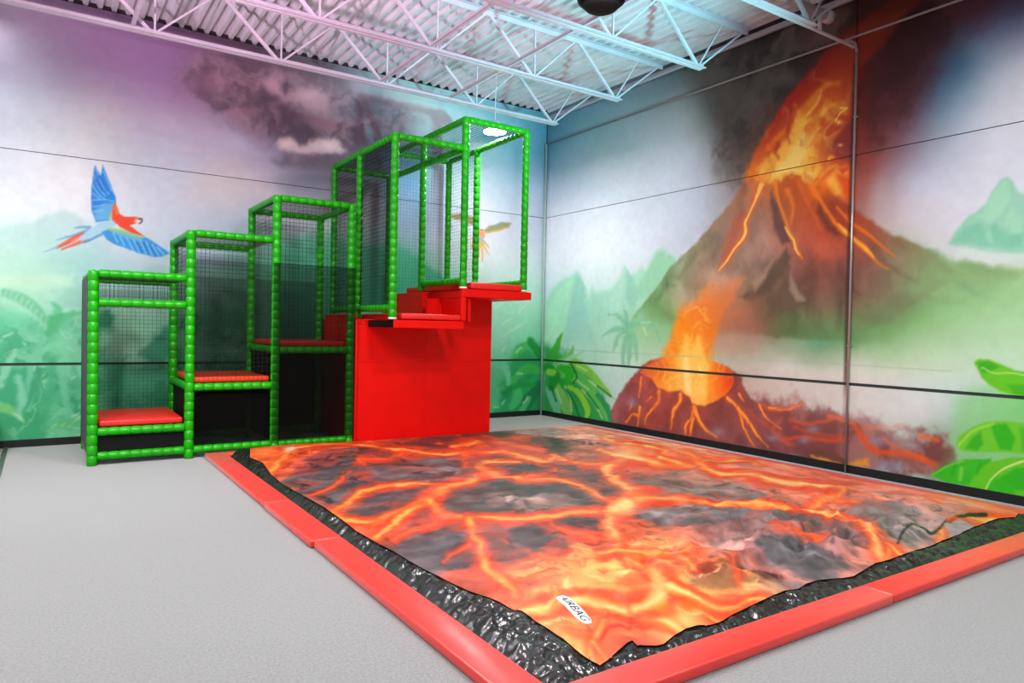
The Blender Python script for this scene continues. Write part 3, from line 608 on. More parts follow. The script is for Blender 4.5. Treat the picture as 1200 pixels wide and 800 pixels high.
('T',[2297,421,2272,412,2263,385,2256,357,2251,329,2256,325,2264,328,2282,354,2297,380,2311,407],(252,160,60),.019,.95,.022),
('T',[2840,711,2784,662,2794,625,2804,590,2808,561,2806,537,2801,516,2790,496,2764,470,2724,437,2682,400,2645,361,2609,320,2579,276,2563,231,2558,189,2553,150,2585,128,2626,150,2637,189,2647,226,2662,258,2689,289,2724,323,2761,356,2801,387,2847,420,2886,457,2912,496,2925,532,2930,570,2928,610,2920,649,2912,686],(206,76,36),.044,.6,.022),
('T',[2844,693,2817,668,2826,631,2835,595,2839,563,2837,536,2830,511,2815,486,2785,457,2744,424,2704,388,2667,350,2632,311,2605,270,2590,229,2584,189,2579,150,2588,144,2600,150,2610,189,2620,227,2637,263,2665,298,2701,334,2739,368,2781,400,2825,433,2861,467,2883,501,2894,534,2899,568,2897,605,2888,643,2881,680],(252,160,60),.017,.95,.02),
('T',[2476,430,2425,400,2424,361,2423,322,2422,283,2419,248,2416,215,2412,183,2408,151,2403,118,2426,102,2456,117,2468,149,2481,181,2493,214,2504,249,2510,287,2515,327,2519,366,2523,405],(206,76,36),.045,.6,.023),
('T',[2475,416,2450,401,2448,362,2447,323,2445,284,2441,248,2438,214,2433,182,2427,150,2422,118,2428,113,2437,117,2449,149,2460,181,2472,214,2481,249,2487,286,2491,325,2495,365,2499,404],(252,160,60),.018,.95,.021),
('T',[2490,274,2447,314,2411,311,2372,310,2323,303,2270,284,2231,252,2204,216,2182,182,2160,149,2175,122,2217,130,2248,161,2277,192,2304,216,2324,227,2339,230,2364,230,2400,229,2439,230],(206,76,36),.046,.6,.023),
('T',[2466,273,2445,293,2408,290,2370,289,2327,284,2284,269,2251,242,2226,209,2203,175,2181,142,2185,135,2197,137,2227,167,2255,199,2283,226,2310,242,2335,249,2366,251,2403,250,2441,251],(252,160,60),.018,.95,.022),
('T',[3274,699,3212,659,3212,631,3214,606,3213,585,3208,566,3192,542,3164,511,3132,475,3105,436,3091,398,3086,364,3084,333,3082,300,3077,263,3073,222,3068,180,3064,139,3094,119,3131,140,3141,181,3150,223,3159,263,3168,300,3176,334,3182,363,3190,388,3202,411,3222,437,3252,468,3285,503,3312,541,3327,579,3331,612,3331,639,3333,665],(206,76,36),.041,.6,.021),
('T',[3274,680,3243,660,3242,633,3244,608,3242,584,3235,560,3216,532,3187,500,3155,465,3130,429,3118,395,3113,364,3111,333,3108,300,3103,263,3098,222,3093,181,3088,140,3097,134,3108,140,3116,181,3125,222,3134,263,3142,300,3150,333,3155,363,3163,391,3176,418,3198,447,3229,479,3261,513,3286,548,3298,581,3301,611,3301,637,3303,663],(252,160,60),.017,.95,.019),
('T',[3515,549,3443,508,3439,470,3437,433,3433,401,3427,377,3416,359,3396,338,3371,309,3348,272,3335,231,3327,192,3322,153,3316,115,3347,91,3389,112,3402,150,3414,188,3427,222,3441,249,3459,269,3484,288,3513,316,3540,353,3555,394,3563,434,3568,472,3575,508],(206,76,36),.04,.6,.02),
('T',[3512,528,3476,508,3472,471,3469,434,3464,399,3456,371,3441,347,3420,325,3395,298,3375,265,3362,229,3355,190,3349,152,3342,114,3351,107,3364,113,3376,151,3387,189,3400,225,3415,256,3435,280,3461,301,3488,327,3511,359,3524,396,3531,434,3536,471,3542,508],(252,160,60),.016,.95,.019),
('T',[3491,545,3446,485,3467,446,3487,407,3509,366,3536,328,3565,292,3596,258,3633,227,3678,199,3730,175,3786,155,3843,137,3897,119,3938,135,3933,169,3882,192,3831,215,3783,237,3744,262,3714,288,3688,317,3664,347,3642,380,3622,414,3605,450,3589,490,3571,530],(206,76,36),.039,.6,.019),
('T',[3500,526,3478,496,3498,457,3517,418,3539,378,3563,341,3591,307,3620,274,3656,244,3697,217,3746,193,3800,174,3856,155,3910,137,3921,141,3920,151,3869,174,3817,196,3767,219,3725,244,3692,272,3664,302,3639,333,3615,366,3594,402,3576,439,3558,479,3540,519],(252,160,60),.016,.95,.018),
('T',[3506,374,3450,345,3437,265,3426,184,3419,103,3442,86,3473,102,3501,182,3526,262,3548,341],(206,76,36),.04,.6,.02),
('T',[3503,359,3475,344,3460,264,3448,184,3438,103,3445,98,3454,103,3480,183,3503,263,3524,342],(252,160,60),.016,.95,.019),
('T',[4054,696,4045,649,4079,622,4113,596,4147,570,4180,552,4204,541,4223,523,4241,483,4260,428,4282,371,4310,318,4340,267,4372,218,4409,174,4447,134,4485,95,4514,97,4522,121,4488,162,4454,203,4423,246,4395,294,4370,345,4348,396,4330,450,4314,507,4292,557,4261,591,4230,609,4204,625,4176,648,4144,675,4112,703],(206,76,36),.036,.6,.018),
('T',[4067,686,4062,663,4096,636,4129,609,4162,584,4193,566,4219,554,4241,532,4260,489,4278,434,4300,378,4327,326,4356,275,4388,227,4423,183,4461,144,4498,104,4507,105,4509,112,4474,153,4439,194,4407,238,4379,286,4353,337,4330,389,4311,444,4295,501,4274,548,4246,578,4217,594,4190,611,4160,635,4128,662,4095,690],(252,160,60),.014,.95,.017),
('T',[4205,580,4196,530,4238,498,4279,467,4320,435,4359,401,4399,361,4439,317,4481,273,4523,232,4565,198,4606,168,4645,140,4685,111,4714,117,4719,143,4683,175,4647,206,4611,238,4576,273,4540,314,4503,360,4464,406,4424,449,4384,487,4344,522,4304,555,4265,588],(206,76,36),.035,.6,.017),
('T',[4218,569,4213,545,4255,512,4296,481,4336,448,4376,413,4416,373,4456,328,4497,284,4538,244,4579,210,4619,180,4658,151,4697,122,4705,124,4707,132,4670,163,4634,194,4597,226,4561,262,4524,303,4486,349,4447,394,4407,437,4367,474,4327,508,4288,540,4248,574],(252,160,60),.014,.95,.016),
('T',[4237,750,4229,719,4258,694,4289,670,4320,647,4340,649,4345,665,4323,695,4299,724,4274,752],(206,76,36),.036,.6,.018),
('T',[4244,743,4240,727,4269,702,4298,677,4329,654,4335,654,4336,659,4313,688,4289,716,4263,744],(252,160,60),.014,.95,.017),
('T',[2738,580,2691,583,2659,557,2629,530,2600,502,2601,483,2627,482,2667,502,2705,523,2741,545],(206,76,36),.044,.6,.022),
('T',[2727,572,2703,573,2671,548,2640,522,2609,495,2610,489,2618,489,2656,510,2693,532,2728,555],(252,160,60),.018,.95,.021),
('T',[4554,652,4538,624,4562,584,4585,543,4612,502,4649,464,4699,432,4754,406,4811,382,4866,358,4883,364,4882,380,4829,408,4775,435,4725,463,4684,493,4654,527,4631,565,4610,606,4588,648],(206,76,36),.034,.6,.017),
('T',[4558,644,4550,630,4574,590,4597,549,4623,508,4658,471,4706,441,4760,415,4817,390,4872,366,4877,368,4876,372,4823,399,4769,426,4717,454,4675,486,4643,521,4619,560,4598,601,4575,642],(252,160,60),.013,.95,.016),
('T',[4655,619,4680,582,4741,580,4801,576,4864,575,4928,582,4990,601,5048,626,5103,653,5157,678,5165,701,5143,711,5086,690,5030,669,4975,650,4922,639,4869,636,4813,640,4754,646,4693,651],(206,76,36),.033,.6,.016),
('T',[4671,618,4683,600,4744,597,4805,592,4866,591,4927,597,4986,615,5043,639,5098,665,5152,690,5154,696,5148,699,5092,678,5035,656,4979,636,4923,624,4868,620,4810,623,4751,629,4690,634],(252,160,60),.013,.95,.015),
('P',[4588,646,4589,626,4619,610,4645,591,4686,576,4749,576,4840,595,4951,626,5067,661,5176,692,5185,710,5168,721,5059,689,4943,655,4834,625,4747,607,4695,608,4666,619,4642,637,4611,653],(206,84,52),.033,.85,.022),
('P',[4968,497,4982,475,5049,470,5114,464,5185,461,5268,469,5365,491,5472,522,5580,556,5683,587,5694,610,5674,623,5571,592,5463,559,5358,529,5264,508,5188,501,5122,504,5058,511,4991,516],(204,88,56),.031,.85,.021),
('P',[5455,594,5470,568,5509,563,5548,558,5586,553,5623,548,5661,541,5698,534,5735,526,5772,519,5798,538,5786,565,5750,572,5712,580,5675,588,5636,595,5598,601,5559,606,5520,611,5481,616],(214,96,60),.029,.85,.02),
('P',[4894,257,4916,241,4978,257,5039,272,5100,286,5161,296,5226,301,5294,302,5362,302,5430,305,5496,310,5560,317,5624,325,5686,332,5702,352,5686,370,5624,363,5561,356,5497,349,5433,344,5367,342,5299,342,5230,341,5161,336,5096,326,5033,312,4971,296,4909,281],(214,80,44),.031,.85,.021),
('P',[5033,424,5041,406,5109,394,5175,381,5244,370,5321,363,5407,362,5500,365,5594,370,5684,374,5697,389,5686,403,5596,399,5502,394,5411,391,5326,393,5252,399,5185,411,5119,424,5051,436],(196,76,44),.031,.85,.02),
('P',[5764,533,5753,492,5786,452,5819,412,5854,374,5888,334,5928,294,5983,263,6054,254,6129,256,6203,259,6275,261,6346,263,6415,259,6483,246,6552,228,6620,209,6651,232,6641,267,6573,286,6503,306,6430,320,6355,325,6281,323,6209,322,6135,320,6065,318,6010,325,5972,347,5940,381,5906,420,5872,457,5840,496,5807,536],(222,84,36),.027,.85,.018),
('P',[5862,495,5879,480,5952,497,6025,513,6095,529,6156,543,6207,557,6250,569,6290,581,6331,592,6341,613,6325,626,6284,615,6244,603,6201,591,6151,578,6090,564,6021,549,5948,533,5875,516],(206,100,70),.027,.85,.018),
('P',[6100,455,6100,432,6124,416,6148,401,6171,386,6192,373,6210,361,6225,350,6240,340,6255,329,6277,337,6277,359,6262,370,6247,381,6232,392,6214,404,6193,418,6170,432,6146,448,6122,463],(214,90,40),.027,.85,.018),
('P',[6450,514,6464,492,6489,492,6514,492,6538,491,6561,489,6584,484,6607,477,6632,468,6656,461,6678,476,6671,502,6647,509,6623,518,6597,525,6571,531,6545,534,6519,535,6494,535,6469,535],(220,96,50),.025,.85,.017),
('P',[6323,341,6330,320,6402,302,6473,285,6542,267,6560,281,6553,301,6484,319,6413,336,6342,355],(226,100,40),.026,.85,.017),
('P',[4879,512,4856,511,4820,468,4777,424,4743,376,4739,326,4780,286,4845,254,4919,226,4986,198,5007,207,5004,226,4937,255,4864,283,4803,312,4773,340,4776,368,4805,407,4847,450,4883,494],(196,92,70),.033,.85,.022),
('P',[4365,558,4365,541,4445,496,4523,452,4603,408,4685,365,4774,324,4865,285,4956,246,5044,208,5061,216,5059,232,4971,270,4880,309,4790,348,4703,389,4621,431,4542,474,4465,519,4385,564],(190,80,60),.034,.85,.022),
('P',[5290,119,5296,108,5339,103,5381,98,5423,93,5464,87,5506,85,5548,83,5590,80,5631,77,5642,85,5637,96,5597,103,5556,111,5516,119,5474,126,5431,127,5388,128,5345,128,5301,128],(246,166,60),.025,.85,.02),
('P',[5733,103,5820,146,5943,194,5955,113,5812,88],(246,160,44),.038,.85,.028),
('B',5.3,.424,.075,.01,.001,-.039,(150,150,176),.6),
('B',5.196,.281,.076,.011,.001,-.04,(150,150,176),.6),
('B',6.067,.396,.09,.013,.001,-.045,(150,150,176),.6),
('B',6.12,.151,.089,.015,.002,-.054,(150,150,176),.6),
('B',6.254,.147,.087,.015,.002,-.053,(150,150,176),.6),
('B',6.419,.403,.067,.01,.001,-.035,(150,150,176),.6),
('B',5.056,.069,.09,.014,.001,-.04,(150,150,176),.6),
('B',4.758,.26,.071,.01,.001,-.041,(150,150,176),.6),
('B',3.912,.222,.097,.013,.002,-.056,(150,150,176),.6),
('B',2.291,.435,.11,.011,.002,-.064,(150,150,176),.6),
('B',5.363,.833,.503,.044,.004,-.136,(206,206,200),.75),
('B',5.822,.752,.316,.032,.004,-.149,(212,216,210),.8),
('B',6.323,.776,.379,.039,.005,-.176,(212,228,226),.85),
('B',6.152,.588,.175,.022,.003,-.09,(200,208,204),.5),
('B',6.332,.451,.119,.017,.003,-.088,(190,200,196),.5),
('B',4.739,.903,.303,.023,.003,-.083,(200,188,180),.6),
('P',[91,1186,102,1177,825,1176,1480,1175,2078,1174,2626,1175,3132,1176,3602,1179,4031,1181,4419,1183,4764,1184,5075,1185,5370,1185,5661,1184,5953,1183,6238,1181,6509,1178,6762,1176,6766,1181,6762,1186,6509,1188,6238,1191,5954,1194,5662,1196,5371,1197,5076,1197,4764,1197,4420,1196,4031,1195,3602,1193,3133,1191,2626,1190,2079,1190,1481,1191,826,1193,103,1195],(150,185,165),.012,.5,.0),
('P',[-3,1304,594,1144,968,988,1283,781,1628,506,1845,18,45,-57],(36,160,72),.125,.9,.054),
('P',[294,896,431,948,442,1021,452,1094,463,1164,479,1227,495,1287,518,1344,544,1402,570,1461,563,1469,548,1467,491,1418,431,1369,372,1315,317,1254,278,1184,247,1110,218,1036,188,964],(60,170,50),.028,.92,.019),
('P',[296,870,415,852,526,905,641,959,748,1012,833,1066,875,1122,884,1171,880,1213,880,1253,870,1260,857,1256,829,1218,806,1181,778,1150,731,1122,656,1084,550,1041,428,994,308,946],(110,195,110),.028,.92,.018),
('P',[268,680,393,684,495,754,594,825,681,880,746,904,789,911,840,908,909,893,994,867,1094,832,1204,782,1319,723,1432,665,1552,615,1670,563,1787,511,1902,459,1915,461,1916,470,1830,542,1742,615,1652,689,1561,761,1456,826,1347,892,1235,954,1123,1004,1015,1038,904,1062,779,1068,641,1045,521,985,421,908,332,828,244,753],(126,206,62),.026,.92,.018),
('P',[359,814,466,805,558,857,649,910,737,958,822,1002,901,1044,982,1083,1063,1121,1144,1158,1147,1167,1135,1171,1041,1148,946,1127,848,1102,746,1071,649,1028,552,980,456,930,359,881],(150,215,170),.027,.92,.018),
('P',[290,713,377,663,514,670,643,680,748,680,837,665,941,641,1055,601,1169,547,1276,481,1393,405,1508,309,1622,204,1736,103,1773,102,1789,127,1717,245,1645,368,1567,488,1476,597,1354,680,1223,749,1084,805,934,845,770,850,619,831,487,803,358,780],(96,196,84),.026,.92,.018),
('P',[245,635,301,570,426,554,545,541,646,525,729,499,815,464,903,418,984,363,1052,303,1124,242,1188,166,1248,82,1311,-1,1361,-9,1392,24,1371,117,1353,213,1326,310,1281,403,1197,480,1100,548,991,607,871,655,733,680,596,687,468,687,343,689],(40,160,56),.027,.92,.018),
('P',[714,586,724,541,806,509,887,481,955,451,1007,416,1062,372,1115,315,1157,256,1184,207,1197,171,1196,137,1186,97,1179,53,1213,29,1263,50,1285,90,1311,131,1332,181,1332,239,1305,303,1263,371,1209,439,1143,499,1056,539,963,565,872,585,784,607],(150,216,66),.026,.92,.018),
('P',[220,628,201,551,258,507,313,466,360,426,401,382,451,332,501,270,549,206,590,150,637,111,677,78,714,46,753,12,837,2,884,53,878,97,874,139,865,186,848,239,807,297,759,363,704,431,643,494,567,541,491,578,417,609,346,641],(130,200,100),.028,.92,.019),
('P',[137,523,91,448,136,391,180,336,219,284,247,233,288,189,324,139,358,84,394,30,507,10,581,77,569,135,558,195,543,258,517,323,458,378,393,428,327,474,264,520],(120,205,160),.029,.92,.019),
('P',[1472,518,1456,465,1523,415,1590,367,1650,320,1694,275,1732,234,1761,189,1786,140,1814,91,1848,83,1872,105,1863,159,1858,213,1845,270,1818,330,1760,382,1692,431,1621,478,1552,525],(40,150,80),.025,.92,.016),
('P',[35,890,35,793,103,754,170,720,204,694,201,686,217,675,215,631,197,568,183,504,253,445,371,480,418,536,471,596,519,668,531,756,452,828,356,868,270,893,193,917],(24,150,50),.029,.92,.019),
('P',[411,889,452,819,539,797,626,778,679,760,669,760,678,775,677,745,657,694,641,641,684,595,770,615,815,658,869,705,916,765,913,853,808,903,703,918,604,925,515,933],(40,180,40),.028,.92,.018),
('P',[87,764,170,709,236,716,302,722,368,729,434,785,364,832,299,831,232,830,166,829],(140,210,90),.029,.92,.019),
('P',[653,577,640,559,679,512,719,466,756,419,785,371,804,319,817,263,827,206,838,148,863,141,883,156,872,213,862,270,849,327,829,382,799,433,761,481,721,527,682,574],(200,228,150),.022,.8,.009),
('P',[1105,553,1101,535,1168,493,1235,454,1300,412,1365,365,1430,308,1494,246,1559,182,1623,119,1649,120,1658,137,1594,199,1530,264,1465,327,1399,384,1333,432,1266,475,1200,515,1133,556],(200,228,150),.02,.8,.009),
('P',[1271,704,1274,686,1375,647,1474,609,1572,572,1597,579,1595,596,1498,633,1398,672,1298,710],(200,228,150),.02,.8,.008),
('P',[418,500,402,482,453,408,504,334,555,261,584,258,599,275,548,348,498,422,447,496],(200,228,150),.022,.8,.009),
('P',[918,707,920,689,1041,641,1160,594,1278,548,1304,554,1303,572,1186,618,1067,666,946,714],(200,228,150),.021,.8,.009),
('P',[954,936,960,918,1051,895,1140,872,1228,849,1253,858,1246,875,1158,898,1070,921,980,944],(200,228,150),.021,.8,.009),
('P',[776,990,764,970,819,913,877,855,926,801,952,757,950,727,929,703,898,678,869,649,878,630,910,634,938,661,970,688,997,722,1000,765,971,816,921,872,862,931,808,988],(12,110,50),.022,.8,.009),
('P',[699,523,688,503,750,443,814,384,873,325,925,267,967,208,1001,149,1033,89,1067,29,1096,25,1113,43,1080,103,1048,163,1013,224,970,284,917,344,857,403,794,463,731,522],(12,110,50),.022,.8,.009),
('P',[1238,510,1230,491,1319,415,1406,341,1493,267,1522,268,1530,287,1444,361,1357,435,1269,511],(12,110,50),.02,.8,.009),
('P',[1485,638,1486,618,1598,573,1708,528,1817,484,1843,491,1842,510,1734,554,1624,599,1513,645],(12,110,50),.02,.8,.008),
('P',[269,549,250,530,303,444,355,360,407,276,439,272,457,291,405,375,354,459,301,544],(12,110,50),.023,.8,.01),
('P',[6809,893,6956,1029,7988,1105,8015,113,6908,63,6672,186,6784,390],(120,214,120),.104,.5,.015),
('P',[6956,1282,6999,1317,7094,1313,7201,1270,7305,1221,7986,1176,7994,907,7284,1001,7187,1024,7100,1073,7026,1140],(98,204,28),.015,.97,.007),
('P',[6986,1284,7080,1296,7180,1246,7097,1201,7025,1189],(44,178,24),.019,.8,.008),
('P',[7240,1092,7987,1148,7992,963,7311,1003],(50,182,20),.02,.7,.007),
('P',[7019,1239,7021,1231,7048,1217,7074,1202,7101,1189,7132,1181,7166,1180,7201,1183,7237,1188,7272,1190,7305,1188,7339,1184,7373,1179,7406,1175,7411,1181,7407,1187,7374,1191,7340,1196,7306,1200,7272,1202,7236,1200,7200,1196,7166,1192,7134,1193,7105,1201,7079,1214,7053,1229,7026,1243],(196,240,150),.007,.8,.003),
('P',[6829,463,6849,557,6952,653,7074,725,7215,750,7998,765,8005,502,7258,464,7046,439,6898,416],(104,206,40),.015,.97,.007),
('P',[6913,443,6969,566,7041,632,7058,513,7017,442],(40,180,24),.019,.85,.008),
('P',[7125,699,7250,731,7322,614,7298,486,7202,487,7156,592],(36,182,20),.018,.85,.007),
('P',[7353,712,7998,736,8004,538,7379,498],(60,190,30),.02,.8,.007),
('P',[6846,458,6860,460,6888,501,6914,542,6942,580,6974,613,7013,640,7057,663,7104,685,7149,707,7154,722,7142,729,7097,707,7050,685,7003,661,6961,632,6926,596,6897,556,6870,514,6843,473],(160,228,70),.012,.7,.004),
('P',[6585,128,6702,242,6900,342,7134,389,7123,266,6982,94,6770,86],(52,190,28),.012,.98,.008),
('P',[6938,86,7022,248,7120,354,7293,422,8004,524,8015,113,7200,58],(96,204,30),.011,.98,.007),
('P',[7209,218,7330,335,8007,431,8012,240,7335,133],(34,184,26),.021,.85,.007),
('P',[7093,68,7160,209,7298,235,7337,86],(40,186,24),.022,.8,.007),
('P',[6867,121,6887,139,6891,178,6895,217,6899,257,6882,273,6861,256,6857,216,6853,177,6849,138],(150,222,90),.016,.6,.004),
('P',[7090,79,7097,82,7110,113,7122,144,7135,174,7151,202,7172,231,7196,260,7223,287,7252,312,7286,335,7322,356,7361,377,7398,398,7402,412,7391,418,7354,397,7316,376,7278,353,7244,329,7213,301,7186,272,7162,242,7140,211,7123,180,7110,148,7099,117,7087,86],(206,240,150),.007,.9,.003),
('P',[6604,127,6614,126,6649,157,6683,188,6718,217,6753,243,6789,265,6827,283,6865,300,6903,318,6907,328,6899,333,6861,316,6823,298,6784,279,6746,257,6709,230,6674,200,6640,169,6605,138],(120,220,70),.008,.7,.003),
('P',[6787,164,6801,171,6813,206,6825,242,6837,277,6829,290,6815,283,6803,248,6792,212,6780,176],(34,160,20),.016,.6,.003),
('P',[7013,205,7026,213,7037,252,7048,292,7059,332,7052,344,7039,337,7028,297,7016,257,7005,217],(34,160,20),.015,.6,.003),
]
ART_L_BASE = [(8.14,4.8,200,190,215),(7.82,4.78,196,188,208),(7.33,4.85,165,150,176),(6.8,4.83,152,124,160),(6.04,4.84,138,112,150),(8.13,4.28,180,172,198),(7.82,4.39,175,170,195),(7.16,4.44,165,155,180),(6.52,4.38,166,148,178),(5.99,4.47,150,122,156),(5.73,4.85,128,100,130),(8.13,3.89,215,222,236),(7.82,4.08,212,220,234),(7.33,4.08,205,208,222),(6.8,4.07,202,196,202),(6.03,4.11,184,172,190),(7.82,3.61,224,232,243),(6.97,3.75,222,224,230),(6.03,3.8,192,192,212),(5.19,3.99,178,176,198),(7.81,3.17,226,234,244),(7.32,3.17,236,240,244),(6.65,3.33,216,219,230),(6.02,3.42,206,212,228),(5.45,3.3,216,208,214),(5.13,3.54,202,192,198),(7.81,2.73,228,238,242),(7.06,2.91,236,240,242),(6.22,3.01,212,217,230),(6.01,2.48,190,206,222),(5.28,2.88,190,202,222),(5.6,2.51,180,200,212),(5.2,4.6,112,86,98),(4.62,4.56,100,80,92),(4.23,4.33,84,74,86),(4.97,4.21,114,98,116),(4.51,5.06,98,80,90),(3.76,4.67,90,84,96),(3.7,5.05,112,102,108),(3.22,4.7,94,110,120),(3.01,4.55,98,112,122),(5.4,4.87,118,92,112),(4.43,3.64,140,138,152),(3.94,3.87,100,98,110),(4.12,3.52,128,136,150),(4.73,3.77,168,166,186),(4.95,3.27,206,204,220),(3.37,5.06,150,150,156),(2.81,5.08,170,178,178),(2.44,4.89,176,196,194),(1.99,4.97,172,196,200),(2.36,4.53,172,185,190),(1.26,4.85,150,182,192),(.57,4.97,112,156,176),(.01,4.62,92,144,170),(.38,4.42,136,168,190),(.15,3.97,188,204,224),(.35,3.38,200,211,229),(1.41,4.12,196,201,207),(1.72,3.73,202,204,211),(.89,3.73,196,202,217),(.87,3.04,210,214,225),(1.37,2.71,217,221,228),(2.19,3.67,178,194,218),(2.25,2.92,190,206,228),(2.64,3.75,108,158,200),(2.69,3.12,146,180,208),(3.2,3.42,166,170,178),(3.47,3.07,180,184,196),(3.74,3.36,150,152,165),(3.18,2.45,120,180,165),(.18,2.58,205,226,228),(.67,1.89,160,224,192),(.26,1.38,128,208,170),(.83,1.3,150,214,190),(.64,.71,70,180,120),(.81,.27,90,195,140),(.09,.25,30,130,70),(8.12,2.31,190,230,215),(7.81,2.33,192,232,218),(7.4,2.37,188,226,218),(7.81,1.89,176,226,196),(7.31,1.91,172,222,198),(7.8,1.62,150,216,180),(7.0,1.93,162,212,198),(7.8,1.25,115,226,177),(7.39,1.23,132,238,184),(7.8,.75,132,243,195),(7.38,.64,106,226,167),(7.79,.25,82,207,125),(7.3,.22,66,195,118),(7.02,.41,82,202,136),(8.11,.76,118,231,177),(6.5,1.66,176,222,200),(6.25,1.31,177,245,214),(6.49,.82,84,200,151),(5.95,.81,70,186,136),(6.19,.38,54,172,113),(6.58,1.15,165,230,200),(5.49,2.29,160,200,205),(5.38,1.84,70,160,122),(5.15,1.27,60,150,112),(4.94,2.09,80,170,130),(4.36,2.92,204,208,222),(4.41,2.49,100,200,160),(3.92,2.52,95,192,155),(4.22,1.89,60,150,115),(2.75,2.08,64,176,136),(2.54,2.56,108,190,168),(2.01,2.32,150,208,188),(1.68,1.99,140,205,180),(3.44,1.53,60,150,110),(4.92,.56,40,130,85),(3.01,.62,50,140,95),(1.82,.73,60,160,110)]
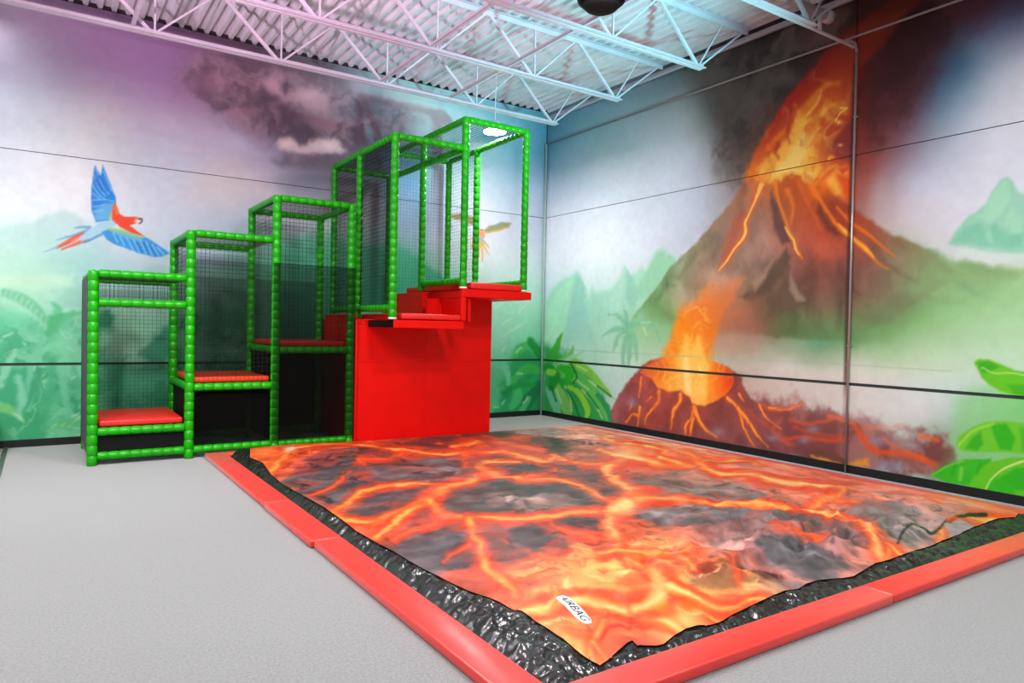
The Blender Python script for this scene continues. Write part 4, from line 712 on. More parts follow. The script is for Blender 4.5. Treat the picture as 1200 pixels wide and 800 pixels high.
ART_L = [
('M',[5989,4742,5685,5021,4978,5079,4268,4996,3498,4906,3088,4858,2511,4742,2796,4388,3353,4296,3746,3981,4377,4128,4850,4108,5300,4205,5573,4439],(72,60,72),(152,126,134),.17,.42,.75),
('P',[4884,4866,4769,4926,4651,4856,4566,4730,4447,4778,4327,4875,4118,4906,3953,4853,3888,4742,3987,4599,4138,4596,4263,4669,4409,4641,4565,4611,4719,4700],(166,136,142),.073,.8,.048),
('B',4.203,4.803,-.2,.04,-.001,-.085,(182,156,160),.7),
('B',4.791,4.827,-.105,.022,-.001,-.082,(176,142,148),.7),
('B',5.523,4.697,-.172,.036,-.002,-.135,(158,118,134),.6),
('B',5.138,4.431,-.202,.038,-.001,-.058,(136,104,116),.5),
('B',3.501,5.095,-.161,.033,-.002,-.113,(164,158,162),.6),
('B',3.227,4.895,-.11,.021,-.003,-.179,(84,92,104),.5),
('B',3.428,4.754,-.19,.036,-.003,-.152,(74,78,90),.5),
('B',4.442,4.442,-.318,.058,-.002,-.108,(84,68,80),.6),
('P',[4662,3997,4617,4124,4498,4168,4376,4091,4230,4140,4107,4233,3944,4261,3789,4212,3683,4104,3773,4027,4128,3984,4435,3949],(204,190,186),.061,.85,.037),
('B',3.942,4.137,-.154,.025,-.001,-.062,(222,208,202),.7),
('B',4.557,4.062,-.108,.018,-.001,-.06,(212,196,192),.7),
('P',[4753,3817,4554,3907,4128,3948,3746,4006,3679,3878,3936,3766,4371,3753,4611,3719],(104,98,110),.074,.75,.037),
('B',4.422,3.867,-.061,.009,-.001,-.084,(156,140,150),.5),
('B',5.345,3.395,-.401,.053,-.002,-.16,(222,210,212),.6),
('B',4.954,3.317,-.324,.04,-.002,-.117,(216,204,210),.5),
('B',5.504,3.146,-.438,.052,-.001,-.091,(222,216,222),.5),
('B',4.246,3.551,-.377,.05,-.002,-.097,(120,132,146),.5),
('P',[6445,3953,6429,3919,6237,3903,6043,3887,5841,3870,5625,3855,5392,3841,5143,3828,4884,3815,4619,3802,4585,3836,4606,3874,4872,3886,5131,3898,5380,3910,5613,3923,5828,3938,6030,3953,6225,3969,6417,3984],(176,172,196),.066,.4,.033),
('B',7.059,3.221,-.454,.061,-.002,-.206,(240,240,242),.5),
('B',7.568,2.903,-.337,.04,-.001,-.2,(236,242,246),.5),
('G',[9380,2381,7810,2569,7567,2633,7417,2718,7316,2790,7187,2835,7073,2806,6948,2695,6738,2599,6503,2460,6261,2349,5962,2261,5385,2277,4588,2113,4582,1752,9378,1587],[(7.81,2.43,192,230,220),(7.31,2.68,192,222,220),(6.87,2.57,190,215,220),(7.31,2.27,176,220,208),(7.81,2.04,184,230,205),(6.96,2.19,160,210,205),(6.41,2.28,178,206,216),(5.81,2.16,165,205,200),(7.31,1.96,176,226,200),(7.8,1.79,165,222,190),(6.96,1.83,150,205,190),(6.01,1.87,130,195,170),(4.94,1.98,90,175,135)],.048,.95,.019),
('P',[6802,2604,6644,2491,6407,2371,6013,2301,6012,2235,6406,2252,6689,2339],(206,214,226),.081,.6,.02),
('P',[9379,1905,7806,2017,7093,2060,7066,1937,7478,1875,9379,1764],(196,234,204),.052,.7,.017),
('P',[2909,2797,2648,2699,2318,2522,2008,2337,1607,2164,1567,304,3352,375,3392,2666],(66,178,140),.071,.85,.028),
('P',[4595,2654,4172,2813,3726,2765,3390,2564,3368,1279,4575,1270],(84,184,146),.101,.7,.038),
('P',[9378,1569,7962,1655,7641,1567,7305,1474,7000,1565,6775,1613,6759,-130,9374,79],(84,186,138),.124,.6,.044),
('M',[9378,1455,7305,1403,6865,1547,4582,1752,4553,-306,9374,79],(44,150,96),(136,212,166),.17,.4,.6),
('K',[9378,1455,7305,1403,6865,1547,4582,1752,4553,-306,9374,79],(176,224,190),.113,.35,.05,.35),
('K',[9378,1455,7305,1403,6865,1547,4582,1752,4553,-306,9374,79],(28,126,80),.113,.4,.06,.4),
('P',[7800,1822,7785,1769,7746,1747,7707,1726,7669,1704,7634,1679,7595,1655,7557,1628,7521,1598,7489,1566,7454,1534,7418,1493,7382,1447,7345,1401,7323,1399,7316,1424,7338,1482,7358,1542,7382,1602,7412,1660,7454,1703,7498,1739,7542,1770,7586,1797,7631,1816,7676,1830,7719,1841,7760,1853],(104,190,142),.027,.85,.014),
('P',[7728,1853,7743,1849,7750,1835,7757,1820,7764,1803,7768,1784,7769,1764,7766,1745,7763,1727,7760,1709,7746,1701,7736,1716,7739,1734,7742,1751,7745,1767,7745,1780,7742,1792,7736,1806,7729,1820,7722,1836],(180,224,202),.023,.5,.018),
('P',[7681,1837,7697,1833,7703,1818,7711,1803,7718,1786,7722,1767,7722,1747,7720,1728,7716,1710,7713,1693,7699,1684,7689,1699,7692,1717,7696,1735,7698,1750,7698,1764,7695,1776,7689,1789,7682,1804,7675,1819],(180,224,202),.023,.5,.018),
('P',[7634,1809,7649,1805,7656,1790,7664,1775,7671,1758,7675,1739,7675,1719,7673,1700,7669,1682,7666,1664,7652,1656,7642,1671,7645,1689,7649,1706,7651,1722,7651,1735,7648,1748,7642,1761,7635,1776,7628,1791],(180,224,202),.024,.5,.018),
('P',[7586,1774,7602,1770,7609,1755,7616,1740,7623,1723,7628,1704,7628,1683,7625,1664,7622,1646,7619,1629,7605,1620,7595,1635,7598,1653,7601,1671,7603,1686,7603,1700,7600,1712,7595,1726,7587,1741,7580,1756],(180,224,202),.024,.5,.018),
('P',[7539,1733,7554,1729,7561,1714,7569,1699,7576,1682,7580,1663,7580,1642,7578,1623,7574,1605,7571,1587,7557,1579,7547,1594,7550,1612,7553,1629,7556,1645,7556,1659,7553,1671,7547,1685,7540,1699,7533,1715],(180,224,202),.024,.5,.018),
('P',[7490,1687,7506,1683,7513,1668,7521,1653,7528,1636,7532,1617,7532,1596,7530,1577,7526,1559,7523,1541,7509,1533,7499,1548,7502,1566,7505,1583,7507,1599,7507,1613,7504,1625,7499,1639,7491,1654,7484,1669],(180,224,202),.024,.5,.018),
('P',[7442,1637,7458,1633,7465,1618,7472,1603,7479,1586,7484,1566,7484,1546,7481,1527,7478,1508,7475,1491,7460,1482,7450,1497,7453,1515,7457,1533,7459,1549,7459,1563,7456,1575,7450,1589,7443,1603,7436,1619],(180,224,202),.024,.5,.018),
('P',[7393,1583,7409,1579,7416,1564,7423,1549,7431,1532,7435,1512,7435,1492,7433,1472,7429,1454,7426,1436,7412,1427,7401,1443,7404,1461,7408,1479,7410,1495,7410,1508,7407,1521,7401,1534,7394,1549,7387,1565],(180,224,202),.024,.5,.019),
('P',[7344,1525,7360,1521,7367,1506,7374,1491,7382,1474,7386,1454,7386,1434,7384,1414,7380,1396,7377,1378,7362,1369,7352,1384,7355,1403,7359,1421,7361,1437,7361,1450,7358,1463,7352,1477,7345,1491,7337,1507],(180,224,202),.024,.5,.019),
('P',[7300,1343,7257,1354,7237,1391,7218,1427,7201,1456,7184,1473,7169,1489,7145,1506,7116,1522,7085,1539,7058,1559,7032,1577,7006,1595,6979,1613,6973,1632,6987,1643,7018,1639,7048,1636,7079,1632,7111,1626,7143,1617,7178,1607,7217,1590,7255,1562,7280,1517,7296,1472,7307,1430,7318,1390],(92,186,130),.029,.85,.029),
('P',[7327,1402,7251,1422,7239,1458,7223,1497,7209,1544,7203,1600,7220,1651,7244,1689,7269,1720,7292,1750,7314,1755,7323,1730,7315,1690,7305,1650,7302,1617,7306,1597,7312,1581,7324,1555,7341,1521,7359,1485],(96,196,140),.028,.85,.028),
('P',[7349,1292,7298,1315,7282,1358,7267,1401,7252,1435,7239,1454,7238,1470,7229,1488,7210,1508,7191,1532,7184,1570,7214,1586,7240,1582,7267,1579,7301,1566,7337,1536,7355,1487,7364,1437,7372,1390,7379,1346],(84,182,120),.028,.85,.028),
('P',[7379,1329,7421,1315,7448,1256,7476,1197,7504,1134,7529,1063,7541,984,7548,905,7553,828,7561,754,7563,679,7567,602,7571,524,7575,447,7555,416,7526,432,7506,505,7485,579,7464,653,7445,729,7437,809,7431,888,7425,961,7414,1027,7405,1090,7391,1153,7374,1217,7358,1284],(116,202,160),.028,.85,.028),
('P',[7422,974,7462,954,7477,891,7492,828,7508,767,7525,708,7538,649,7554,590,7570,531,7587,472,7574,442,7549,449,7523,503,7497,557,7471,613,7446,672,7432,737,7419,803,7408,868,7396,932],(60,160,112),.028,.85,.028),
('P',[7218,973,7249,936,7246,857,7243,777,7238,696,7228,616,7201,544,7170,479,7139,418,7108,357,7081,347,7068,375,7085,444,7102,511,7117,577,7127,643,7143,712,7156,787,7168,866,7181,945],(110,200,150),.029,.85,.029),
('P',[7091,962,7109,928,7094,875,7079,822,7066,770,7054,719,7039,669,7026,619,7013,567,7000,515,6980,502,6965,521,6969,575,6973,629,6978,683,6986,739,7003,793,7021,846,7040,898,7059,949],(90,186,136),.029,.85,.029),
('P',[7832,521,7815,446,7782,432,7751,420,7722,407,7696,390,7668,368,7638,338,7607,303,7576,269,7560,269,7557,288,7579,331,7601,376,7625,419,7652,460,7685,491,7719,515,7749,535,7778,555],(126,206,120),.027,.85,.027),
('P',[7809,712,7760,730,7743,779,7727,828,7710,874,7691,920,7677,971,7659,1024,7640,1078,7621,1133,7630,1163,7656,1159,7687,1114,7718,1069,7749,1022,7778,974,7796,920,7810,868,7823,818,7836,768],(136,214,176),.027,.85,.027),
('P',[7301,1077,7336,1047,7342,973,7347,900,7353,825,7359,742,7360,647,7361,543,7363,436,7365,331,7349,311,7331,325,7316,428,7302,534,7287,636,7274,731,7271,816,7270,893,7269,967,7268,1041],(72,174,122),.028,.85,.028),
('P',[7641,877,7668,839,7659,775,7649,712,7641,652,7639,594,7637,536,7641,475,7648,412,7653,349,7636,323,7613,337,7599,398,7585,460,7572,524,7564,592,7570,660,7580,726,7593,790,7604,852],(130,212,176),.027,.85,.027),
('P',[7672,410,7671,396,7658,385,7645,375,7633,365,7622,354,7614,343,7606,330,7598,317,7590,304,7579,303,7576,316,7584,329,7592,343,7600,357,7610,370,7623,382,7635,393,7649,404,7661,414],(202,232,206),.015,.55,.018),
('P',[7283,183,7271,183,7259,199,7248,216,7237,232,7239,246,7252,247,7263,231,7274,214,7286,198],(202,232,206),.015,.55,.019),
('P',[7197,210,7185,207,7174,220,7162,234,7150,247,7152,261,7164,264,7176,251,7187,237,7199,224],(202,232,206),.015,.55,.019),
('P',[7127,205,7115,203,7097,223,7080,243,7062,263,7064,277,7076,280,7094,260,7111,240,7129,220],(202,232,206),.015,.55,.019),
('P',[7095,342,7084,334,7061,343,7037,353,7013,362,7010,376,7021,384,7044,375,7068,365,7091,356],(202,232,206),.015,.55,.019),
('P',[7059,287,7047,281,7026,294,7006,307,6985,319,6983,334,6995,340,7016,327,7036,314,7057,301],(202,232,206),.015,.55,.019),
('P',[7593,1255,7598,1242,7592,1229,7587,1215,7581,1202,7570,1199,7565,1212,7570,1225,7576,1239,7582,1252],(202,232,206),.015,.55,.018),
('P',[7472,894,7462,901,7459,921,7456,942,7454,962,7462,973,7472,966,7475,946,7477,925,7480,905],(202,232,206),.015,.55,.018),
('P',[7097,787,7085,785,7073,799,7061,812,7049,826,7051,841,7063,842,7075,829,7087,815,7098,801],(202,232,206),.015,.55,.019),
('P',[7784,1291,7774,1285,7744,1302,7715,1319,7685,1336,7682,1350,7693,1356,7722,1339,7752,1322,7781,1305],(202,232,206),.014,.55,.018),
('P',[6208,1338,6194,1337,6161,1374,6129,1411,6096,1449,6098,1464,6112,1465,6144,1428,6177,1391,6209,1354],(202,232,206),.017,.55,.021),
('P',[6323,1076,6310,1072,6284,1094,6258,1116,6232,1138,6232,1153,6246,1157,6271,1135,6297,1113,6323,1092],(202,232,206),.017,.55,.021),
('P',[6127,1077,6115,1070,6101,1078,6088,1085,6075,1092,6072,1108,6085,1114,6098,1107,6111,1100,6125,1092],(202,232,206),.017,.55,.021),
('P',[6354,1196,6340,1192,6318,1210,6296,1229,6273,1247,6272,1262,6286,1267,6308,1248,6331,1230,6353,1212],(202,232,206),.016,.55,.021),
('P',[6568,542,6557,533,6538,540,6519,546,6500,553,6496,567,6507,576,6526,569,6545,562,6564,556],(202,232,206),.016,.55,.02),
('P',[6552,449,6540,455,6537,469,6534,483,6531,497,6539,510,6551,504,6554,490,6557,476,6560,461],(202,232,206),.016,.55,.02),
('P',[6299,573,6286,568,6247,596,6208,624,6169,652,6168,668,6181,673,6220,645,6259,617,6298,589],(202,232,206),.017,.55,.021),
('P',[6320,705,6307,700,6287,714,6268,728,6248,743,6247,758,6261,763,6280,749,6299,735,6319,721],(202,232,206),.017,.55,.021),
('P',[5245,1071,5230,1069,5208,1093,5186,1116,5164,1139,5166,1156,5182,1157,5203,1134,5225,1111,5247,1088],(202,232,206),.018,.55,.023),
('P',[5132,1116,5117,1119,5109,1135,5102,1150,5095,1166,5102,1181,5117,1178,5124,1162,5132,1146,5139,1131],(202,232,206),.018,.55,.023),
('P',[7311,174,7287,157,7254,168,7222,180,7189,191,7156,200,7122,210,7086,219,7048,228,7010,237,6995,272,7022,299,7060,293,7099,286,7138,279,7175,270,7210,255,7242,238,7273,221,7304,205],(100,190,110),.029,.6,.019),
('P',[6830,1612,6683,1659,6626,1532,6699,1424,6828,1401],(46,146,108),.04,.85,.03),
('P',[6394,1082,6279,1235,6163,1412,6004,1548,5938,1036,6099,971],(56,152,112),.052,.85,.042),
('P',[6770,1041,6488,910,5937,991,5887,138,6780,191],(56,156,112),.103,.6,.041),
('B',6.585,1.126,-.248,-.0,-.001,-.107,(170,206,186),.5),
('P',[651,1034,442,1241,222,1183,-72,1335,-109,-98,1009,-38,816,567],(30,150,84),.115,.85,.049),
('P',[-10,958,-34,1042,27,1114,90,1193,163,1270,270,1329,399,1317,490,1268,557,1215,606,1168,630,1119,632,1073,622,1040,615,1008,600,993,580,1001,556,1028,536,1054,516,1067,487,1077,440,1106,380,1140,332,1157,324,1156,300,1146,241,1097,171,1027,98,960],(70,180,90),.033,.9,.02),
('P',[-59,941,-97,1053,-19,1131,62,1213,137,1287,197,1343,246,1369,283,1376,306,1371,331,1367,342,1365,342,1356,338,1334,339,1318,341,1299,327,1261,281,1202,219,1123,151,1035,85,950],(24,140,60),.033,.9,.02),
('P',[-38,739,-1,823,69,848,144,879,239,905,355,902,457,852,541,785,616,720,680,672,737,637,798,609,861,583,925,555,932,537,913,527,841,533,768,538,690,548,602,571,512,619,425,677,347,725,291,745,256,748,203,738,131,715,53,695],(60,180,80),.033,.9,.02),
('P',[44,679,162,696,255,636,344,577,434,521,535,464,639,387,759,306,885,225,1007,144,1012,89,949,68,807,123,660,179,514,236,378,293,276,369,190,441,112,512,32,582],(40,165,100),.033,.9,.02),
('P',[-37,601,107,607,187,537,270,466,351,391,421,309,450,216,459,130,460,51,463,-26,420,-74,357,-54,318,16,282,85,243,146,195,199,148,263,83,333,7,408,-67,485],(24,120,70),.033,.9,.02),
('P',[580,608,638,552,632,489,624,427,623,377,632,345,632,314,650,275,679,228,708,179,690,123,622,121,574,154,520,188,465,234,421,300,426,378,449,448,475,510,499,569],(70,190,110),.032,.9,.019),
('P',[252,343,321,338,363,288,406,236,447,185,481,135,491,85,491,41,486,4,482,-32,450,-62,411,-45,396,-10,383,23,368,52,346,83,326,127,295,178,260,233,226,288],(80,190,120),.033,.9,.02),
('P',[1034,966,1021,911,967,881,913,855,871,829,846,800,817,760,792,700,770,630,745,560,705,541,676,568,683,639,688,713,700,788,728,860,789,912,856,943,917,965,973,987],(110,200,165),.032,.9,.019),
('P',[125,551,173,595,277,595,384,597,490,594,589,581,668,543,728,498,778,452,828,409,827,381,794,374,731,406,671,439,611,466,547,481,470,494,375,500,270,501,165,505],(30,150,70),.033,.9,.02),
('P',[552,742,543,722,507,712,471,701,435,691,414,701,423,721,459,732,495,742,531,753],(196,232,190),.026,.6,.025),
('P',[300,324,326,325,355,297,385,268,414,239,409,218,383,217,354,245,324,274,294,303],(196,232,190),.026,.6,.025),
('P',[853,208,828,205,805,223,783,242,760,261,763,281,788,285,810,266,833,247,856,229],(196,232,190),.026,.6,.024),
('P',[1028,165,1010,150,976,153,941,157,907,160,895,177,914,192,948,189,983,185,1017,182],(196,232,190),.025,.6,.024),
('P',[785,1190,809,1193,832,1173,855,1154,877,1134,874,1114,850,1111,827,1131,804,1150,781,1170],(196,232,190),.026,.6,.024),
('P',[595,1115,570,1110,523,1139,476,1169,429,1199,429,1220,453,1225,501,1195,548,1165,594,1136],(196,232,190),.026,.6,.024),
('P',[437,1605,461,1612,505,1589,547,1567,591,1544,638,1519,688,1491,741,1460,794,1429,846,1399,848,1378,824,1372,772,1403,718,1434,666,1464,616,1492,570,1517,527,1540,484,1561,440,1584],(196,232,190),.026,.6,.024),
('P',[1030,1838,1007,1833,928,1884,849,1936,768,1987,768,2008,791,2012,871,1961,951,1909,1029,1859],(196,232,190),.025,.6,.024),
('P',[655,1718,679,1724,748,1683,817,1642,885,1602,887,1581,864,1576,795,1616,726,1657,656,1698],(196,232,190),.026,.6,.024),
('P',[342,1998,367,1997,426,1935,485,1874,543,1813,537,1793,512,1793,454,1854,395,1916,336,1977],(196,232,190),.026,.6,.025),
('P',[6897,2658,6911,2677,6936,2674,6962,2670,6987,2667,7010,2662,7032,2656,7052,2649,7071,2641,7090,2634,7093,2628,7088,2624,7069,2626,7049,2628,7030,2630,7009,2631,6986,2633,6962,2634,6936,2635,6911,2636],(110,160,200),.01,.85,.004),
('P',[6916,2631,6936,2642,6975,2618,7014,2594,7053,2572,7092,2550,7134,2530,7177,2511,7220,2492,7263,2474,7265,2468,7261,2464,7217,2478,7172,2491,7128,2505,7084,2521,7042,2541,7002,2562,6962,2583,6922,2605],(120,170,200),.01,.85,.004),
('P',[6954,2594,6969,2603,7006,2584,7043,2565,7079,2547,7108,2534,7129,2527,7145,2525,7159,2524,7175,2523,7179,2518,7176,2512,7160,2511,7145,2509,7128,2509,7104,2514,7073,2525,7036,2541,6998,2558,6960,2574],(110,160,200),.01,.8,.004),
('P',[6966,2577,6992,2589,7023,2569,7053,2550,7084,2531,7117,2509,7153,2481,7190,2451,7229,2420,7267,2390,7270,2371,7255,2364,7214,2387,7173,2411,7132,2434,7093,2456,7061,2479,7031,2501,7002,2522,6972,2544],(226,92,66),.01,.95,.004),
('P',[6915,2515,6934,2528,6965,2512,6994,2498,7025,2482,7059,2465,7095,2442,7134,2419,7173,2394,7212,2370,7216,2357,7206,2351,7165,2371,7124,2391,7084,2410,7046,2427,7013,2444,6982,2459,6952,2474,6922,2489],(222,96,84),.01,.9,.004),
('P',[7234,2394,7249,2403,7265,2392,7282,2382,7298,2372,7315,2362,7333,2352,7352,2341,7371,2331,7390,2321,7392,2314,7387,2311,7368,2319,7348,2327,7328,2335,7309,2343,7291,2351,7274,2359,7257,2367,7239,2375],(150,180,205),.009,.85,.004),
('P',[6976,2550,6986,2554,7027,2526,7068,2499,7109,2471,7112,2458,7101,2453,7060,2481,7019,2509,6978,2537],(250,150,110),.01,.8,.004),
('P',[6684,2785,6600,2761,6674,2680,6784,2595,6892,2522,7008,2470,7035,2510,6947,2601,6830,2706],(166,208,228),.012,.97,.006),
('P',[6774,2591,6790,2598,6823,2576,6857,2553,6888,2531,6916,2513,6937,2501,6954,2492,6969,2485,6986,2477,6991,2457,6977,2448,6960,2456,6944,2464,6926,2473,6904,2486,6876,2504,6844,2526,6810,2549,6777,2571],(90,140,190),.01,.8,.004),
('P',[6793,2605,6692,2667,6552,2649,6409,2608,6293,2586,6155,2500,6024,2400,6113,2360,6202,2343,6359,2375,6503,2417,6644,2459,6737,2515],(52,146,220),.012,.97,.01),
('P',[6725,2657,6714,2634,6682,2628,6651,2622,6619,2616,6586,2609,6549,2601,6509,2592,6469,2582,6433,2574,6404,2572,6379,2571,6357,2572,6333,2572,6324,2582,6330,2594,6353,2599,6374,2604,6397,2609,6423,2617,6457,2627,6496,2639,6536,2651,6574,2662,6610,2667,6643,2670,6675,2673,6707,2676],(160,206,120),.013,.85,.005),
('P',[6669,2621,6660,2597,6623,2585,6586,2574,6548,2562,6510,2552,6471,2546,6432,2541,6393,2537,6354,2532,6339,2546,6347,2565,6386,2574,6423,2584,6461,2594,6498,2604,6536,2612,6574,2621,6612,2630,6649,2638],(110,190,210),.015,.7,.005),
('P',[6849,2715,6895,2846,6905,2981,6906,3117,6890,3317,6873,3424,6845,3355,6808,3297,6791,3436,6735,3297,6688,3165,6650,3064,6640,2991,6676,2849,6712,2761],(34,130,220),.012,.97,.008),
('P',[6858,2735,6877,2869,6769,2965,6667,2977,6685,2848,6721,2760],(120,184,226),.025,.75,.008),
('P',[6716,2770,6699,2776,6690,2801,6680,2827,6671,2852,6663,2877,6657,2901,6652,2923,6648,2944,6644,2966,6656,2980,6672,2970,6676,2948,6679,2927,6684,2906,6689,2885,6696,2862,6705,2837,6715,2812,6725,2787],(170,206,130),.015,.8,.004),
('P',[6676,2934,6649,2990,6601,2857,6544,2821,6411,2835,6353,2819,6382,2762,6487,2719,6410,2662,6312,2595,6457,2625,6590,2688,6684,2774],(240,66,36),.01,.98,.005),
('P',[6667,2924,6649,2979,6601,2857,6638,2811],(246,112,36),.012,.9,.004),
('B',6.392,2.783,-.033,.003,-.0,-.032,(246,240,240),.95),
('P',[6398,2801,6389,2796,6379,2801,6368,2807,6360,2811,6358,2812,6358,2809,6357,2799,6358,2788,6360,2779,6363,2774,6369,2769,6378,2764,6386,2758,6387,2747,6378,2744,6370,2750,6362,2755,6353,2762,6346,2772,6343,2786,6341,2800,6343,2815,6349,2826,6361,2828,6373,2823,6384,2817,6394,2812],(40,40,50),.006,.9,.002),
('P',[6883,3302,6886,3294,6873,3256,6860,3216,6846,3178,6830,3144,6813,3115,6794,3092,6775,3070,6756,3047,6748,3048,6747,3057,6766,3080,6785,3102,6803,3125,6820,3152,6835,3185,6849,3223,6862,3262,6875,3301],(140,200,240),.007,.8,.003),
('P',[6865,3378,6869,3370,6850,3324,6832,3277,6813,3231,6794,3191,6776,3157,6757,3128,6738,3101,6720,3073,6712,3073,6710,3082,6728,3110,6747,3137,6766,3165,6784,3198,6802,3238,6821,3284,6840,3331,6858,3377],(140,200,240),.007,.8,.003),
('P',[6900,3185,6903,3176,6885,3146,6866,3114,6848,3084,6829,3059,6810,3040,6791,3027,6773,3016,6754,3004,6747,3007,6748,3016,6766,3028,6784,3039,6802,3052,6820,3069,6838,3093,6856,3123,6875,3154,6893,3185],(140,200,240),.007,.8,.003),
('P',[6892,3080,6892,3072,6865,3047,6837,3022,6810,2998,6802,3000,6802,3009,6829,3034,6857,3058,6884,3083],(140,200,240),.007,.8,.003),
('P',[6783,3369,6787,3360,6775,3330,6764,3301,6752,3271,6740,3240,6728,3210,6717,3180,6705,3150,6693,3120,6685,3118,6682,3127,6694,3157,6706,3187,6717,3217,6729,3247,6741,3277,6753,3307,6764,3337,6776,3367],(140,200,240),.007,.8,.003),
('P',[6892,2993,6887,2987,6852,2991,6816,2996,6782,3001,6751,3003,6726,3002,6703,2999,6682,2996,6660,2993,6654,2999,6657,3006,6679,3010,6701,3013,6724,3016,6750,3017,6782,3014,6817,3010,6852,3005,6887,3000],(140,200,240),.007,.8,.003),
('P',[6882,2910,6876,2904,6840,2915,6804,2927,6768,2938,6764,2946,6770,2951,6806,2940,6842,2929,6879,2918],(140,200,240),.007,.8,.003),
('P',[6882,2847,6876,2842,6840,2853,6803,2864,6767,2875,6763,2883,6769,2888,6806,2877,6842,2866,6878,2855],(140,200,240),.007,.8,.003),
('P',[6601,2585,6604,2577,6585,2536,6566,2495,6546,2453,6539,2452,6535,2461,6555,2502,6574,2543,6593,2584],(150,210,244),.007,.8,.003),
('P',[6525,2570,6528,2562,6503,2511,6477,2459,6451,2407,6443,2406,6440,2415,6466,2466,6492,2518,6518,2569],(150,210,244),.007,.8,.003),
('P',[6449,2556,6452,2547,6426,2492,6400,2437,6374,2381,6366,2380,6363,2388,6389,2444,6415,2499,6441,2555],(150,210,244),.007,.8,.003),
('P',[6372,2552,6376,2543,6349,2484,6323,2425,6296,2365,6289,2364,6285,2372,6312,2432,6338,2491,6364,2550],(150,210,244),.007,.8,.003),
('P',[6304,2547,6308,2539,6281,2476,6255,2412,6228,2349,6220,2347,6216,2356,6243,2419,6270,2482,6296,2545],(150,210,244),.007,.8,.003),
('P',[6236,2509,6239,2500,6212,2451,6186,2403,6159,2353,6151,2353,6148,2361,6174,2410,6201,2459,6228,2508],(150,210,244),.007,.8,.003),
('P',[6178,2480,6179,2471,6149,2437,6119,2403,6088,2368,6080,2370,6079,2379,6109,2413,6139,2447,6169,2481],(150,210,244),.007,.8,.003),
('P',[6676,2621,6679,2612,6660,2572,6641,2531,6622,2490,6614,2489,6611,2497,6630,2538,6649,2579,6668,2620],(150,210,244),.007,.8,.003),
('P',[6865,3253,6869,3243,6844,3197,6819,3151,6795,3106,6785,3105,6782,3115,6807,3161,6832,3207,6856,3253],(20,96,190),.007,.7,.003),
('P',[6829,3300,6833,3290,6802,3231,6771,3172,6740,3112,6731,3112,6727,3122,6758,3182,6789,3241,6820,3299],(20,96,190),.007,.7,.003),
('P',[6334,2524,6338,2513,6315,2468,6292,2423,6268,2377,6259,2376,6255,2387,6278,2432,6301,2477,6324,2522],(20,96,190),.007,.7,.003),
('P',[6411,2517,6415,2506,6392,2465,6369,2424,6346,2382,6336,2381,6333,2392,6356,2433,6379,2475,6402,2516],(20,96,190),.007,.7,.003),
('P',[6256,2486,6259,2475,6233,2434,6206,2392,6179,2351,6169,2350,6166,2361,6193,2403,6220,2445,6246,2486],(20,96,190),.007,.7,.003),
('P',[1935,3334,1714,3385,1455,3357,1353,3254,1517,3238,1712,3274,1871,3285],(152,128,84),.022,.95,.012),
('P',[1285,3147,1119,3249,916,3327,706,3319,758,3256,981,3191,1217,3111],(150,146,98),.024,.95,.013),
('P',[1098,3234,1080,3225,1001,3252,921,3279,841,3306,833,3324,851,3333,931,3306,1011,3278,1090,3251],(110,160,150),.016,.8,.006),
('P',[1260,3106,1248,3098,1180,3114,1111,3131,1042,3148,978,3166,918,3185,862,3205,808,3225,753,3246,748,3259,762,3266,817,3245,871,3225,926,3205,984,3186,1048,3169,1116,3152,1185,3135,1253,3118],(206,166,60),.013,.8,.005),
('B',1.319,3.201,-.057,.006,-.001,-.048,(246,246,240),.95),
('P',[1361,3154,1351,3145,1329,3147,1307,3149,1285,3151,1275,3163,1285,3172,1307,3170,1329,3168,1351,3166],(60,60,60),.012,.7,.003),
('P',[1384,3138,1251,3151,1249,3037,1365,3027],(236,150,100),.018,.95,.006),
('P',[1381,3025,1265,3035,1295,2891,1378,2884],(150,180,190),.018,.9,.006),
('P',[1333,2958,1349,2940,1338,2898,1327,2855,1317,2814,1309,2774,1304,2738,1302,2704,1300,2669,1298,2634,1290,2629,1281,2635,1279,2670,1277,2705,1275,2741,1276,2780,1282,2821,1291,2863,1301,2907,1310,2949],(222,170,80),.012,.9,.006),
('P',[1304,2959,1314,2938,1296,2911,1278,2883,1260,2856,1242,2831,1222,2809,1203,2790,1184,2772,1165,2754,1154,2754,1151,2763,1167,2784,1183,2804,1198,2825,1213,2847,1229,2872,1246,2900,1262,2928,1279,2956],(222,170,80),.012,.9,.006),
('P',[1345,2957,1366,2943,1369,2907,1373,2870,1376,2833,1376,2799,1372,2768,1364,2740,1356,2713,1349,2686,1340,2683,1332,2690,1336,2718,1340,2745,1343,2772,1343,2801,1341,2834,1337,2869,1332,2906,1327,2943],(222,170,80),.012,.9,.006),
('P',[1292,2986,1294,2964,1276,2952,1258,2939,1241,2927,1225,2916,1210,2904,1196,2892,1182,2880,1168,2868,1157,2869,1154,2878,1165,2892,1176,2907,1187,2921,1200,2936,1216,2950,1233,2964,1250,2977,1267,2991],(222,170,80),.012,.9,.006),
('P',[1440,3004,1465,2996,1476,2969,1487,2942,1499,2916,1508,2892,1515,2871,1521,2853,1526,2835,1532,2817,1527,2810,1517,2813,1507,2830,1498,2847,1489,2864,1478,2884,1467,2907,1454,2933,1441,2960,1428,2986],(222,170,80),.012,.9,.006),
('P',[1419,3058,1444,3061,1469,3038,1494,3015,1517,2990,1517,2981,1507,2980,1476,2998,1447,3017,1419,3037],(222,170,80),.012,.9,.006),
]
